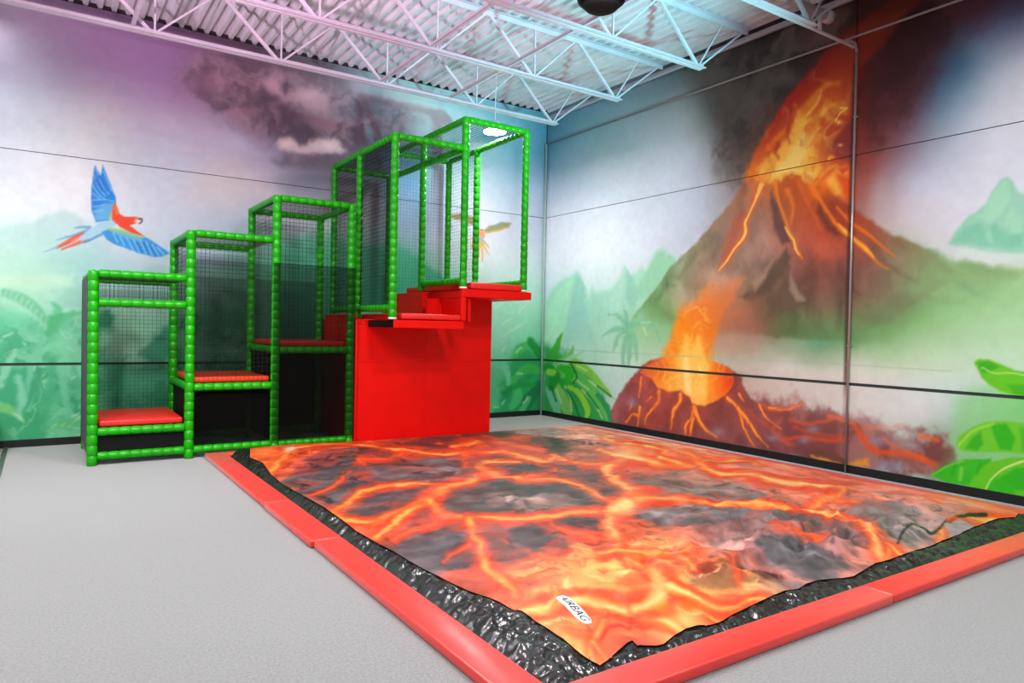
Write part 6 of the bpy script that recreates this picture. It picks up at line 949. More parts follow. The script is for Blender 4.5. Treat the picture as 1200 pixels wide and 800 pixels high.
('T',[-4747,-5579,-4916,-5776,-4939,-5838,-4962,-5899,-4986,-5963,-5015,-6032,-5045,-6103,-5076,-6178,-5109,-6256,-5142,-6334,-5172,-6408,-5205,-6479,-5240,-6557,-5271,-6642,-5291,-6720,-5303,-6787,-5313,-6844,-5316,-6889,-5318,-6925,-5321,-6956,-5332,-6995,-5350,-7044,-5369,-7096,-5347,-7132,-5279,-7060,-5252,-7004,-5224,-6942,-5196,-6873,-5177,-6808,-5166,-6753,-5155,-6700,-5149,-6645,-5143,-6589,-5134,-6541,-5119,-6494,-5095,-6433,-5065,-6361,-5032,-6285,-4998,-6209,-4965,-6135,-4929,-6063,-4892,-5993,-4856,-5923,-4817,-5855,-4779,-5790,-4740,-5721],(232,64,30),.036,.8,.036),
('T',[-4793,-5673,-4869,-5762,-4896,-5825,-4922,-5887,-4950,-5952,-4981,-6021,-5013,-6092,-5045,-6166,-5078,-6243,-5111,-6320,-5142,-6395,-5174,-6466,-5206,-6540,-5233,-6614,-5251,-6685,-5262,-6749,-5271,-6806,-5276,-6853,-5280,-6893,-5287,-6934,-5302,-6980,-5323,-7033,-5344,-7086,-5334,-7101,-5305,-7071,-5281,-7016,-5255,-6957,-5232,-6897,-5218,-6842,-5209,-6792,-5200,-6741,-5193,-6686,-5185,-6627,-5173,-6570,-5154,-6512,-5127,-6447,-5096,-6375,-5064,-6299,-5031,-6222,-4997,-6147,-4962,-6075,-4927,-6004,-4893,-5934,-4858,-5868,-4824,-5803,-4789,-5737],(250,122,44),.023,.95,.027),
('T',[-4814,-5718,-4845,-5754,-4875,-5819,-4904,-5882,-4933,-5947,-4965,-6016,-4998,-6087,-5031,-6161,-5064,-6237,-5098,-6314,-5129,-6389,-5161,-6461,-5191,-6532,-5216,-6602,-5232,-6668,-5242,-6731,-5251,-6787,-5257,-6835,-5262,-6878,-5271,-6923,-5289,-6974,-5311,-7028,-5332,-7081,-5328,-7088,-5316,-7075,-5293,-7021,-5269,-6964,-5248,-6908,-5236,-6857,-5229,-6810,-5221,-6761,-5213,-6704,-5205,-6644,-5191,-6583,-5169,-6520,-5141,-6452,-5110,-6381,-5078,-6306,-5045,-6228,-5011,-6153,-4977,-6080,-4943,-6009,-4910,-5939,-4877,-5873,-4845,-5810,-4812,-5744],(255,196,104),.031,.85,.024),
('T',[-3932,-4522,-3737,-4227,-3703,-4138,-3673,-4055,-3667,-4037,-3743,-4164,-3794,-4226,-3781,-4209,-3745,-4187,-3697,-4178,-3633,-4187,-3563,-4221,-3491,-4266,-3419,-4306,-3316,-4201,-3243,-4055,-3286,-3966,-3330,-3871,-3375,-3785,-3420,-3724,-3474,-3710,-3535,-3728,-3615,-3790,-3755,-3961,-3898,-4216,-3952,-4352,-3981,-4438,-4007,-4508],(232,64,30),.077,.8,.077),
('T',[-3900,-4437,-3817,-4311,-3786,-4227,-3756,-4143,-3735,-4089,-3746,-4107,-3745,-4106,-3714,-4078,-3670,-4055,-3620,-4052,-3559,-4073,-3495,-4119,-3429,-4175,-3363,-4227,-3327,-4189,-3301,-4138,-3352,-4063,-3404,-3982,-3455,-3910,-3505,-3864,-3557,-3856,-3610,-3875,-3669,-3921,-3751,-4020,-3834,-4166,-3876,-4271,-3905,-4356,-3933,-4431],(250,122,44),.048,.95,.058),
('T',[-3886,-4399,-3852,-4346,-3821,-4266,-3791,-4181,-3764,-4112,-3747,-4082,-3723,-4053,-3684,-4020,-3638,-3999,-3587,-3998,-3530,-4026,-3469,-4080,-3407,-4143,-3346,-4201,-3330,-4186,-3320,-4164,-3375,-4096,-3431,-4023,-3486,-3958,-3539,-3920,-3591,-3916,-3641,-3935,-3691,-3976,-3750,-4045,-3805,-4144,-3841,-4234,-3871,-4319,-3900,-4397],(255,196,104),.05,.85,.05),
('T',[-3885,-4315,-3998,-4550,-3987,-4612,-3976,-4673,-3964,-4734,-3952,-4796,-3938,-4859,-3917,-4920,-3886,-4978,-3848,-5034,-3799,-5080,-3733,-5106,-3659,-5120,-3607,-5146,-3584,-5186,-3579,-5241,-3580,-5315,-3589,-5415,-3605,-5527,-3622,-5639,-3640,-5746,-3660,-5852,-3679,-5955,-3600,-5919,-3500,-5793,-3477,-5683,-3453,-5568,-3430,-5452,-3408,-5330,-3388,-5206,-3375,-5096,-3361,-5001,-3357,-4919,-3376,-4850,-3439,-4818,-3519,-4805,-3584,-4781,-3622,-4725,-3650,-4654,-3672,-4582,-3692,-4518,-3704,-4451,-3715,-4383,-3726,-4316,-3736,-4249,-3745,-4181],(232,64,30),.065,.8,.065),
('T',[-3880,-4348,-3927,-4447,-3917,-4511,-3906,-4573,-3894,-4636,-3882,-4699,-3869,-4763,-3849,-4826,-3820,-4887,-3784,-4947,-3738,-4994,-3672,-5020,-3596,-5033,-3541,-5062,-3519,-5109,-3515,-5171,-3519,-5251,-3530,-5353,-3547,-5469,-3566,-5584,-3585,-5694,-3606,-5802,-3626,-5907,-3594,-5893,-3556,-5844,-3534,-5736,-3512,-5624,-3490,-5511,-3470,-5392,-3451,-5272,-3439,-5165,-3429,-5076,-3428,-5002,-3448,-4942,-3507,-4912,-3586,-4898,-3651,-4873,-3692,-4820,-3723,-4754,-3748,-4686,-3767,-4622,-3780,-4557,-3791,-4491,-3803,-4426,-3813,-4360,-3823,-4294],(250,122,44),.04,.95,.048),
('T',[-3877,-4362,-3897,-4403,-3887,-4468,-3877,-4531,-3865,-4594,-3853,-4659,-3840,-4723,-3820,-4786,-3792,-4849,-3757,-4910,-3713,-4960,-3647,-4985,-3570,-4998,-3514,-5027,-3492,-5078,-3491,-5144,-3496,-5226,-3507,-5330,-3525,-5447,-3544,-5563,-3564,-5674,-3585,-5783,-3606,-5889,-3593,-5883,-3576,-5863,-3555,-5756,-3533,-5645,-3513,-5532,-3493,-5415,-3474,-5296,-3463,-5190,-3455,-5104,-3454,-5034,-3475,-4978,-3533,-4948,-3611,-4934,-3677,-4909,-3719,-4858,-3752,-4793,-3778,-4727,-3797,-4664,-3810,-4599,-3822,-4534,-3834,-4470,-3844,-4405,-3854,-4340],(255,196,104),.039,.85,.042),
('T',[-3727,-4854,-3785,-5033,-3719,-4999,-3651,-4965,-3581,-4928,-3509,-4885,-3442,-4843,-3377,-4797,-3315,-4751,-3253,-4705,-3139,-4566,-3125,-4491,-3181,-4523,-3234,-4554,-3284,-4581,-3332,-4602,-3377,-4608,-3425,-4610,-3475,-4612,-3525,-4614],(232,64,30),.071,.8,.071),
('T',[-3684,-4840,-3706,-4905,-3644,-4879,-3580,-4854,-3516,-4826,-3451,-4793,-3390,-4757,-3329,-4716,-3270,-4673,-3209,-4631,-3175,-4590,-3171,-4568,-3229,-4604,-3285,-4640,-3339,-4673,-3394,-4700,-3448,-4718,-3503,-4731,-3558,-4743,-3613,-4756],(246,104,52),.027,.9,.035),
('T',[-3474,-3111,-3540,-3403,-3449,-3351,-3370,-3306,-3341,-3308,-3316,-3337,-3308,-3400,-3039,-2932,-2952,-2814,-3081,-2880,-3241,-2999,-3419,-3200,-3578,-3418,-3722,-3637,-3847,-3858,-3933,-4031,-4001,-4167,-4025,-4317,-3876,-4142,-3796,-4002,-3730,-3885,-3686,-3818,-3633,-3741,-3574,-3663,-3530,-3613,-3461,-3586,-3368,-3571,-3140,-3372,-2756,-2647,-2717,-2429,-2739,-2291,-2873,-2356,-3022,-2486,-3150,-2600],(232,64,30),.089,.8,.089),
('T',[-3399,-3056,-3425,-3167,-3325,-3099,-3227,-3032,-3170,-3019,-3143,-3076,-3147,-3180,-3072,-3076,-3094,-3073,-3211,-3121,-3339,-3208,-3471,-3355,-3596,-3524,-3710,-3696,-3809,-3867,-3889,-4021,-3960,-4159,-3969,-4212,-3917,-4150,-3841,-4011,-3768,-3876,-3697,-3760,-3616,-3640,-3526,-3520,-3443,-3427,-3347,-3375,-3245,-3347,-3109,-3237,-2944,-2904,-2922,-2741,-2946,-2642,-3043,-2682,-3168,-2781,-3283,-2874],(246,104,52),.033,.9,.044),
('T',[-3559,-3185,-3601,-3415,-3560,-3391,-3522,-3368,-3488,-3351,-3457,-3340,-3390,-3278,-3317,-3217,-3238,-3156,-3157,-3093,-2969,-2834,-2882,-2598,-2914,-2570,-2948,-2540,-2984,-2515,-3025,-2499,-3102,-2564,-3174,-2633,-3236,-2697,-3295,-2757],(232,64,30),.097,.8,.097),
('T',[-3500,-3137,-3519,-3239,-3474,-3207,-3430,-3174,-3388,-3146,-3345,-3123,-3283,-3077,-3217,-3034,-3148,-2992,-3077,-2949,-3002,-2846,-2969,-2756,-3015,-2753,-3062,-2749,-3108,-2748,-3156,-2755,-3220,-2803,-3280,-2856,-3335,-2908,-3388,-2957],(250,122,44),.061,.95,.073),
('T',[-3474,-3116,-3482,-3159,-3435,-3122,-3388,-3084,-3340,-3049,-3292,-3019,-3234,-2984,-3173,-2953,-3110,-2924,-3046,-2894,-3015,-2850,-3001,-2813,-3055,-2824,-3108,-2834,-3161,-2847,-3213,-2866,-3270,-2906,-3325,-2952,-3377,-2998,-3428,-3042],(255,196,104),.07,.85,.063),
('T',[-3104,-3516,-3244,-3767,-3254,-3845,-3264,-3922,-3272,-4006,-3277,-4102,-3280,-4203,-3277,-4294,-3278,-4389,-3272,-4479,-3227,-4527,-3082,-4426,-2949,-4299,-2886,-4238,-2891,-4261,-2923,-4348,-2944,-4458,-2937,-4562,-2918,-4668,-2880,-4745,-2826,-4788,-2755,-4800,-2681,-4811,-2590,-4815,-2490,-4817,-2389,-4820,-2151,-4618,-2012,-4400,-2124,-4401,-2234,-4402,-2335,-4401,-2443,-4422,-2537,-4440,-2609,-4429,-2643,-4353,-2659,-4243,-2664,-4140,-2642,-4046,-2602,-3937,-2617,-3865,-2728,-3917,-2837,-3999,-2869,-4005,-2902,-3996,-2926,-3939,-2944,-3867,-2956,-3784,-2962,-3690,-2965,-3601,-2967,-3528,-2966,-3461,-2965,-3392],(232,64,30),.083,.8,.083),
('T',[-3107,-3558,-3163,-3657,-3171,-3734,-3179,-3809,-3185,-3891,-3188,-3985,-3189,-4086,-3184,-4175,-3181,-4266,-3172,-4348,-3131,-4387,-3014,-4308,-2886,-4190,-2808,-4129,-2807,-4166,-2840,-4260,-2862,-4365,-2856,-4469,-2838,-4576,-2800,-4653,-2743,-4688,-2667,-4693,-2585,-4697,-2491,-4700,-2388,-4702,-2284,-4703,-2184,-4618,-2128,-4530,-2237,-4530,-2344,-4530,-2442,-4528,-2540,-4539,-2628,-4549,-2694,-4529,-2730,-4453,-2747,-4344,-2753,-4240,-2731,-4142,-2693,-4039,-2702,-3983,-2796,-4035,-2912,-4129,-2978,-4164,-3015,-4144,-3034,-4077,-3047,-3999,-3056,-3914,-3060,-3818,-3061,-3727,-3060,-3651,-3057,-3582,-3054,-3511],(250,122,44),.052,.95,.062),
('T',[-3108,-3574,-3132,-3615,-3138,-3690,-3145,-3764,-3149,-3844,-3151,-3938,-3151,-4037,-3145,-4125,-3139,-4212,-3127,-4290,-3088,-4324,-2985,-4257,-2860,-4146,-2778,-4088,-2774,-4130,-2809,-4226,-2831,-4329,-2825,-4433,-2807,-4540,-2770,-4618,-2710,-4648,-2631,-4649,-2544,-4649,-2449,-4652,-2345,-4653,-2240,-4654,-2198,-4618,-2175,-4581,-2282,-4581,-2387,-4581,-2484,-4578,-2578,-4585,-2662,-4590,-2726,-4566,-2762,-4489,-2780,-4381,-2785,-4277,-2763,-4177,-2727,-4077,-2734,-4027,-2823,-4081,-2942,-4182,-3024,-4231,-3062,-4205,-3078,-4133,-3088,-4051,-3096,-3965,-3098,-3868,-3098,-3776,-3095,-3698,-3091,-3627,-3086,-3554],(255,196,104),.051,.85,.054),
('T',[-2580,-2800,-2668,-2989,-2637,-3010,-2606,-3032,-2574,-3052,-2540,-3066,-2485,-3039,-2429,-3007,-2376,-2973,-2322,-2939,-2147,-2727,-2066,-2546,-2101,-2548,-2136,-2551,-2167,-2550,-2198,-2543,-2253,-2565,-2309,-2580,-2365,-2593,-2421,-2607],(232,64,30),.108,.8,.108),
('T',[-2557,-2802,-2584,-2859,-2546,-2870,-2508,-2883,-2469,-2893,-2430,-2898,-2381,-2880,-2332,-2856,-2284,-2830,-2235,-2805,-2183,-2742,-2159,-2690,-2200,-2701,-2241,-2714,-2280,-2724,-2319,-2728,-2367,-2738,-2415,-2742,-2463,-2743,-2511,-2746],(246,104,52),.041,.9,.054),
('T',[-2730,-1795,-2898,-2058,-2972,-2218,-3044,-2372,-3113,-2521,-3091,-2590,-2913,-2318,-2848,-2171,-2781,-2020,-2712,-1863],(232,64,30),.112,.8,.112),
('T',[-2784,-1913,-2833,-1990,-2907,-2150,-2977,-2304,-3045,-2452,-3039,-2474,-2983,-2389,-2917,-2242,-2849,-2090,-2779,-1933],(246,104,52),.042,.9,.056),
('T',[-3870,-2453,-3875,-2559,-3764,-2432,-3649,-2300,-3529,-2162,-3392,-1895,-3381,-1769,-3509,-1922,-3633,-2068,-3751,-2208],(232,64,30),.105,.8,.105),
('T',[-3831,-2407,-3832,-2438,-3719,-2307,-3601,-2170,-3478,-2028,-3438,-1948,-3435,-1912,-3560,-2059,-3680,-2200,-3796,-2335],(246,104,52),.039,.9,.052),
('T',[-3457,-2558,-3579,-2828,-3583,-2891,-3586,-2954,-3590,-3016,-3480,-2903,-3355,-2635,-3349,-2567,-3344,-2498,-3338,-2428],(232,64,30),.098,.8,.098),
('T',[-3460,-2610,-3499,-2695,-3504,-2761,-3508,-2826,-3512,-2890,-3477,-2853,-3438,-2771,-3434,-2705,-3429,-2638,-3424,-2571],(246,104,52),.037,.9,.049),
('T',[-2568,-2148,-2718,-2418,-2760,-2603,-2799,-2781,-2837,-2953,-2735,-2868,-2592,-2624,-2547,-2438,-2501,-2244,-2452,-2041],(232,64,30),.11,.8,.11),
('T',[-2583,-2209,-2627,-2290,-2671,-2480,-2713,-2664,-2753,-2840,-2723,-2815,-2681,-2744,-2639,-2563,-2595,-2375,-2549,-2179],(246,104,52),.041,.9,.055),
('T',[-2852,-2877,-3033,-3232,-3032,-3366,-3030,-3497,-3029,-3623,-3031,-3744,-3009,-3824,-2990,-3902,-2973,-3979,-2955,-4055,-2728,-3857,-2492,-3474,-2486,-3358,-2480,-3239,-2474,-3115,-2471,-2987,-2508,-2901,-2547,-2813,-2588,-2725,-2629,-2635],(232,64,30),.096,.8,.096),
('T',[-2844,-2922,-2908,-3047,-2897,-3171,-2885,-3292,-2874,-3409,-2867,-3522,-2851,-3615,-2839,-3705,-2827,-3793,-2815,-3880,-2732,-3806,-2650,-3673,-2653,-3570,-2654,-3465,-2657,-3358,-2663,-3246,-2686,-3149,-2713,-3048,-2741,-2946,-2769,-2842],(246,104,52),.036,.9,.048),
('T',[-1032,-3131,-852,-2861,-913,-2842,-984,-2826,-1403,-3192,-1646,-3561,-1706,-3717,-1760,-3877,-1851,-4095,-1932,-4304,-1996,-4399,-1573,-3891,-1444,-3752,-1498,-3766,-1600,-3850,-1731,-3942,-1897,-4058,-2081,-4202,-2264,-4348,-2438,-4497,-2587,-4623,-2789,-4817,-3025,-5111,-3122,-5287,-3168,-5404,-3209,-5499,-3264,-5596,-3324,-5695,-3384,-5793,-3491,-5922,-3552,-5969,-3307,-5645,-3068,-5450,-3117,-5486,-3212,-5546,-3286,-5589,-3359,-5628,-3433,-5671,-3531,-5753,-3653,-5851,-3815,-5997,-3946,-6134,-4036,-6242,-4103,-6331,-4176,-6417,-4252,-6511,-4325,-6612,-4382,-6704,-4420,-6775,-4451,-6830,-4471,-6877,-4494,-6928,-4517,-6978,-4476,-7022,-4331,-6896,-4288,-6835,-4242,-6770,-4192,-6697,-4157,-6628,-4131,-6572,-4110,-6533,-4080,-6488,-4034,-6428,-3981,-6362,-3922,-6302,-3882,-6266,-3888,-6277,-3930,-6330,-3943,-6364,-3927,-6386,-3885,-6373,-3836,-6360,-3778,-6341,-3716,-6324,-3608,-6283,-3268,-6045,-2874,-5573,-2848,-5455,-2879,-5421,-2840,-5333,-2795,-5228,-2750,-5117,-2708,-5000,-2680,-4905,-2684,-4892,-2785,-5020,-2806,-5048,-2756,-5015,-2701,-4994,-2631,-4971,-2566,-4953,-2506,-4937,-2427,-4915,-2318,-4866,-2139,-4732,-1786,-4447,-1094,-3671,-1035,-3451,-1073,-3325,-1115,-3230,-1087,-3096,-1062,-2985,-1222,-3177,-1484,-3432,-1402,-3410,-1310,-3387],(232,64,30),.063,.8,.063),
('T',[-1067,-3132,-999,-3029,-1068,-3022,-1141,-3016,-1350,-3188,-1487,-3404,-1540,-3551,-1589,-3705,-1652,-3899,-1711,-4093,-1775,-4220,-1634,-4049,-1651,-4044,-1745,-4098,-1850,-4172,-1965,-4242,-2097,-4326,-2244,-4430,-2393,-4539,-2532,-4649,-2651,-4747,-2788,-4874,-2933,-5052,-3006,-5187,-3048,-5299,-3090,-5400,-3144,-5501,-3200,-5603,-3257,-5699,-3335,-5809,-3389,-5874,-3297,-5754,-3228,-5697,-3296,-5736,-3381,-5782,-3449,-5818,-3515,-5849,-3579,-5882,-3651,-5932,-3733,-5989,-3835,-6076,-3929,-6170,-4005,-6259,-4070,-6340,-4137,-6420,-4205,-6505,-4268,-6591,-4316,-6670,-4352,-6737,-4384,-6795,-4411,-6849,-4439,-6903,-4467,-6956,-4449,-6976,-4384,-6919,-4346,-6861,-4307,-6800,-4265,-6734,-4232,-6670,-4202,-6610,-4170,-6555,-4128,-6495,-4073,-6425,-4015,-6354,-3953,-6286,-3899,-6230,-3869,-6204,-3862,-6211,-3844,-6218,-3812,-6219,-3763,-6200,-3709,-6182,-3648,-6158,-3579,-6133,-3484,-6092,-3278,-5945,-3068,-5687,-3035,-5591,-3026,-5529,-2981,-5438,-2932,-5336,-2885,-5230,-2844,-5119,-2811,-5018,-2783,-4956,-2786,-4964,-2748,-4935,-2674,-4881,-2591,-4831,-2496,-4781,-2404,-4737,-2322,-4701,-2233,-4665,-2126,-4609,-1972,-4498,-1732,-4305,-1363,-3888,-1308,-3710,-1310,-3560,-1313,-3429,-1278,-3287,-1242,-3163,-1275,-3182,-1344,-3263,-1264,-3249,-1178,-3235],(250,122,44),.039,.95,.047),
('T',[-1080,-3133,-1052,-3090,-1127,-3090,-1202,-3090,-1328,-3186,-1417,-3335,-1466,-3476,-1511,-3627,-1556,-3804,-1598,-3986,-1660,-4127,-1663,-4125,-1749,-4183,-1863,-4256,-1968,-4324,-2075,-4383,-2191,-4452,-2321,-4537,-2453,-4627,-2574,-4718,-2680,-4803,-2787,-4901,-2890,-5025,-2951,-5139,-2991,-5248,-3032,-5352,-3084,-5454,-3138,-5556,-3192,-5651,-3251,-5748,-3299,-5822,-3291,-5811,-3307,-5819,-3383,-5859,-3463,-5898,-3529,-5930,-3591,-5957,-3651,-5985,-3710,-6019,-3772,-6056,-3845,-6114,-3920,-6188,-3990,-6267,-4054,-6344,-4119,-6421,-4183,-6502,-4240,-6580,-4283,-6653,-4318,-6718,-4350,-6778,-4381,-6835,-4413,-6891,-4443,-6945,-4435,-6954,-4409,-6930,-4374,-6873,-4338,-6815,-4300,-6752,-4268,-6690,-4236,-6628,-4199,-6566,-4151,-6498,-4092,-6423,-4031,-6349,-3968,-6278,-3908,-6213,-3859,-6167,-3826,-6148,-3790,-6138,-3747,-6126,-3694,-6103,-3637,-6082,-3575,-6054,-3501,-6024,-3413,-5983,-3284,-5890,-3165,-5744,-3126,-5657,-3096,-5580,-3047,-5488,-2996,-5385,-2947,-5281,-2906,-5173,-2870,-5069,-2828,-4985,-2787,-4938,-2721,-4882,-2633,-4815,-2535,-4749,-2425,-4683,-2319,-4623,-2224,-4574,-2128,-4529,-2021,-4468,-1883,-4372,-1704,-4232,-1488,-3989,-1431,-3827,-1414,-3662,-1396,-3512,-1356,-3366,-1316,-3235,-1297,-3184,-1287,-3193,-1208,-3185,-1127,-3176],(255,226,150),.072,.85,.041),
('T',[-3401,-5846,-3622,-6198,-3515,-6195,-3407,-6192,-3309,-6192,-3261,-6226,-3223,-6264,-3186,-6306,-3179,-6374,-3171,-6447,-3144,-6511,-3074,-6552,-2989,-6582,-2910,-6615,-2832,-6646,-2760,-6680,-2703,-6724,-2677,-6791,-2665,-6868,-2653,-6944,-2516,-6893,-2378,-6777,-2388,-6695,-2397,-6609,-2425,-6532,-2469,-6467,-2529,-6414,-2596,-6365,-2684,-6330,-2775,-6299,-2842,-6261,-2883,-6213,-2905,-6153,-2930,-6092,-2931,-6013,-2934,-5936,-2951,-5859,-2954,-5751,-2970,-5646,-2986,-5539],(232,64,30),.055,.8,.055),
('T',[-3362,-5871,-3471,-6041,-3382,-6061,-3292,-6081,-3214,-6104,-3173,-6148,-3143,-6195,-3114,-6245,-3103,-6313,-3092,-6383,-3061,-6443,-2993,-6483,-2906,-6513,-2824,-6547,-2749,-6582,-2679,-6621,-2625,-6670,-2598,-6740,-2587,-6819,-2576,-6897,-2518,-6875,-2462,-6828,-2472,-6747,-2482,-6664,-2509,-6591,-2557,-6531,-2620,-6484,-2690,-6440,-2775,-6405,-2865,-6375,-2932,-6336,-2970,-6284,-2988,-6220,-3008,-6157,-3019,-6089,-3031,-6022,-3058,-5958,-3088,-5881,-3132,-5808,-3175,-5735],(250,122,44),.034,.95,.041),
('T',[-3343,-5884,-3389,-5957,-3312,-5991,-3235,-6025,-3170,-6062,-3132,-6112,-3107,-6165,-3084,-6220,-3070,-6286,-3057,-6354,-3025,-6413,-2956,-6452,-2868,-6482,-2786,-6516,-2712,-6554,-2644,-6595,-2592,-6647,-2565,-6718,-2554,-6798,-2543,-6877,-2519,-6868,-2496,-6848,-2506,-6768,-2517,-6687,-2544,-6614,-2593,-6558,-2659,-6513,-2730,-6472,-2814,-6438,-2903,-6407,-2971,-6368,-3006,-6313,-3022,-6247,-3040,-6183,-3056,-6120,-3074,-6060,-3104,-6002,-3150,-5942,-3208,-5885,-3266,-5829],(255,196,104),.045,.85,.036),
('T',[-1386,-3626,-1631,-3947,-1613,-4021,-1593,-4094,-1577,-4164,-1570,-4234,-1570,-4304,-1575,-4373,-1587,-4438,-1606,-4494,-1614,-4520,-1624,-4540,-1661,-4590,-1705,-4653,-1654,-4679,-1413,-4466,-1355,-4400,-1282,-4318,-1186,-4198,-1110,-4080,-1074,-3987,-1053,-3899,-1042,-3814,-1037,-3728,-1042,-3644,-1057,-3561,-1075,-3478,-1091,-3394],(232,64,30),.098,.8,.098),
('T',[-1378,-3659,-1483,-3795,-1465,-3872,-1445,-3947,-1430,-4021,-1423,-4095,-1424,-4169,-1431,-4242,-1445,-4313,-1468,-4379,-1493,-4429,-1525,-4476,-1571,-4535,-1618,-4598,-1598,-4608,-1504,-4525,-1450,-4459,-1387,-4386,-1318,-4298,-1263,-4207,-1233,-4127,-1215,-4046,-1206,-3966,-1203,-3886,-1209,-3806,-1224,-3726,-1242,-3647,-1259,-3566],(250,122,44),.061,.95,.073),
('T',[-1375,-3673,-1419,-3730,-1402,-3808,-1382,-3884,-1367,-3960,-1360,-4035,-1362,-4111,-1369,-4186,-1385,-4260,-1409,-4330,-1443,-4392,-1486,-4450,-1536,-4513,-1585,-4577,-1577,-4581,-1538,-4546,-1486,-4481,-1428,-4413,-1370,-4337,-1324,-4259,-1296,-4182,-1280,-4105,-1271,-4026,-1269,-3948,-1275,-3870,-1290,-3792,-1309,-3714,-1326,-3635],(255,226,150),.061,.85,.064),
('T',[-1947,-3741,-2162,-4005,-2235,-4140,-2310,-4277,-2380,-4416,-2426,-4540,-2458,-4653,-2467,-4740,-2472,-4820,-2482,-4913,-2441,-4979,-2401,-5066,-2359,-5153,-2313,-5221,-2259,-5264,-2201,-5289,-2141,-5308,-2083,-5329,-1813,-5152,-1588,-4889,-1607,-4825,-1627,-4764,-1643,-4697,-1652,-4613,-1651,-4494,-1644,-4348,-1634,-4193,-1628,-4054,-1710,-4027,-1797,-4028,-1870,-4035,-1921,-4030,-1921,-3974,-1897,-3893,-1856,-3786,-1817,-3676],(232,64,30),.086,.8,.086),
('T',[-1976,-3805,-2061,-3909,-2127,-4039,-2195,-4170,-2255,-4295,-2291,-4404,-2305,-4493,-2298,-4560,-2284,-4625,-2275,-4705,-2244,-4787,-2214,-4888,-2182,-4988,-2145,-5067,-2101,-5118,-2051,-5153,-2000,-5180,-1950,-5211,-1832,-5133,-1738,-5023,-1768,-4971,-1800,-4923,-1828,-4868,-1851,-4796,-1864,-4693,-1872,-4564,-1878,-4431,-1886,-4314,-1941,-4267,-1999,-4243,-2048,-4222,-2075,-4185,-2061,-4109,-2024,-4011,-1974,-3896,-1926,-3780],(250,122,44),.054,.95,.064),
('T',[-1987,-3829,-2023,-3872,-2083,-3998,-2146,-4124,-2200,-4242,-2230,-4342,-2233,-4417,-2215,-4471,-2188,-4525,-2167,-4597,-2142,-4688,-2118,-4798,-2093,-4905,-2063,-4991,-2024,-5048,-1980,-5088,-1935,-5121,-1890,-5157,-1840,-5125,-1802,-5079,-1838,-5034,-1876,-4992,-1911,-4944,-1940,-4878,-1961,-4782,-1976,-4663,-1990,-4540,-2006,-4434,-2045,-4376,-2090,-4339,-2126,-4304,-2140,-4251,-2119,-4164,-2075,-4058,-2019,-3939,-1966,-3818],(255,226,150),.071,.85,.056),
('T',[-1752,-4495,-2021,-4809,-2031,-4942,-2041,-5070,-2051,-5194,-1812,-5058,-1536,-4761,-1516,-4618,-1496,-4470,-1476,-4317],(232,64,30),.085,.8,.085),
('T',[-1757,-4541,-1875,-4678,-1888,-4815,-1901,-4949,-1913,-5078,-1808,-5018,-1692,-4893,-1676,-4756,-1659,-4614,-1642,-4467],(250,122,44),.053,.95,.064),
('T',[-1759,-4560,-1809,-4618,-1823,-4758,-1837,-4894,-1850,-5026,-1806,-5000,-1758,-4948,-1743,-4814,-1728,-4674,-1712,-4530],(255,226,150),.064,.85,.055),
('T',[-1244,-4449,-1473,-4710,-1478,-4751,-1483,-4782,-1491,-4790,-1533,-4843,-1681,-5013,-1782,-5176,-1728,-5211,-1618,-5191,-1495,-5180,-1351,-5207,-1186,-5243,-1091,-5288,-1089,-5300,-1056,-5259,-1151,-5332,-1259,-5464,-1074,-5372,-978,-5300,-742,-5105,-682,-4982,-792,-4929,-975,-4892,-1134,-4866,-1243,-4853,-1324,-4849,-1334,-4826,-1289,-4778,-1149,-4638,-952,-4421,-897,-4297,-928,-4270,-959,-4257],(232,64,30),.088,.8,.088),
('T',[-1233,-4474,-1331,-4584,-1328,-4620,-1325,-4651,-1345,-4690,-1426,-4786,-1571,-4947,-1658,-5079,-1614,-5109,-1511,-5094,-1390,-5089,-1241,-5115,-1071,-5151,-972,-5199,-986,-5243,-1033,-5271,-1127,-5344,-1170,-5396,-1097,-5360,-1002,-5287,-851,-5166,-812,-5079,-917,-5028,-1094,-4992,-1249,-4966,-1361,-4959,-1449,-4962,-1472,-4934,-1407,-4849,-1263,-4699,-1114,-4532,-1077,-4445,-1098,-4419,-1118,-4397],(250,122,44),.055,.95,.066),
('T',[-1229,-4485,-1270,-4531,-1262,-4563,-1255,-4592,-1279,-4645,-1379,-4761,-1524,-4919,-1605,-5037,-1567,-5067,-1468,-5056,-1350,-5053,-1199,-5080,-1027,-5116,-926,-5165,-948,-5221,-1024,-5276,-1118,-5349,-1137,-5370,-1106,-5355,-1011,-5283,-891,-5189,-859,-5115,-963,-5065,-1138,-5028,-1291,-5002,-1405,-4999,-1498,-5006,-1527,-4977,-1456,-4878,-1311,-4725,-1183,-4579,-1152,-4507,-1167,-4479,-1182,-4453],(255,196,104),.054,.85,.057),
('T',[-1532,-4942,-1811,-5173,-1910,-5280,-2022,-5404,-2120,-5536,-2153,-5626,-2165,-5708,-2143,-5774,-2078,-5820,-1988,-5850,-1927,-5891,-1945,-5972,-1986,-6069,-2015,-6168,-2003,-6248,-1981,-6322,-1961,-6392,-1925,-6448,-1889,-6504,-1838,-6561,-1753,-6610,-1654,-6657,-1555,-6704,-1297,-6600,-1084,-6432,-1134,-6347,-1185,-6262,-1219,-6176,-1241,-6098,-1248,-6017,-1255,-5932,-1303,-5867,-1350,-5803,-1384,-5739,-1403,-5676,-1408,-5599,-1444,-5530,-1520,-5477,-1620,-5445,-1681,-5404,-1670,-5330,-1629,-5242,-1577,-5157,-1564,-5116,-1524,-5056,-1463,-4969],(232,64,30),.071,.8,.071),
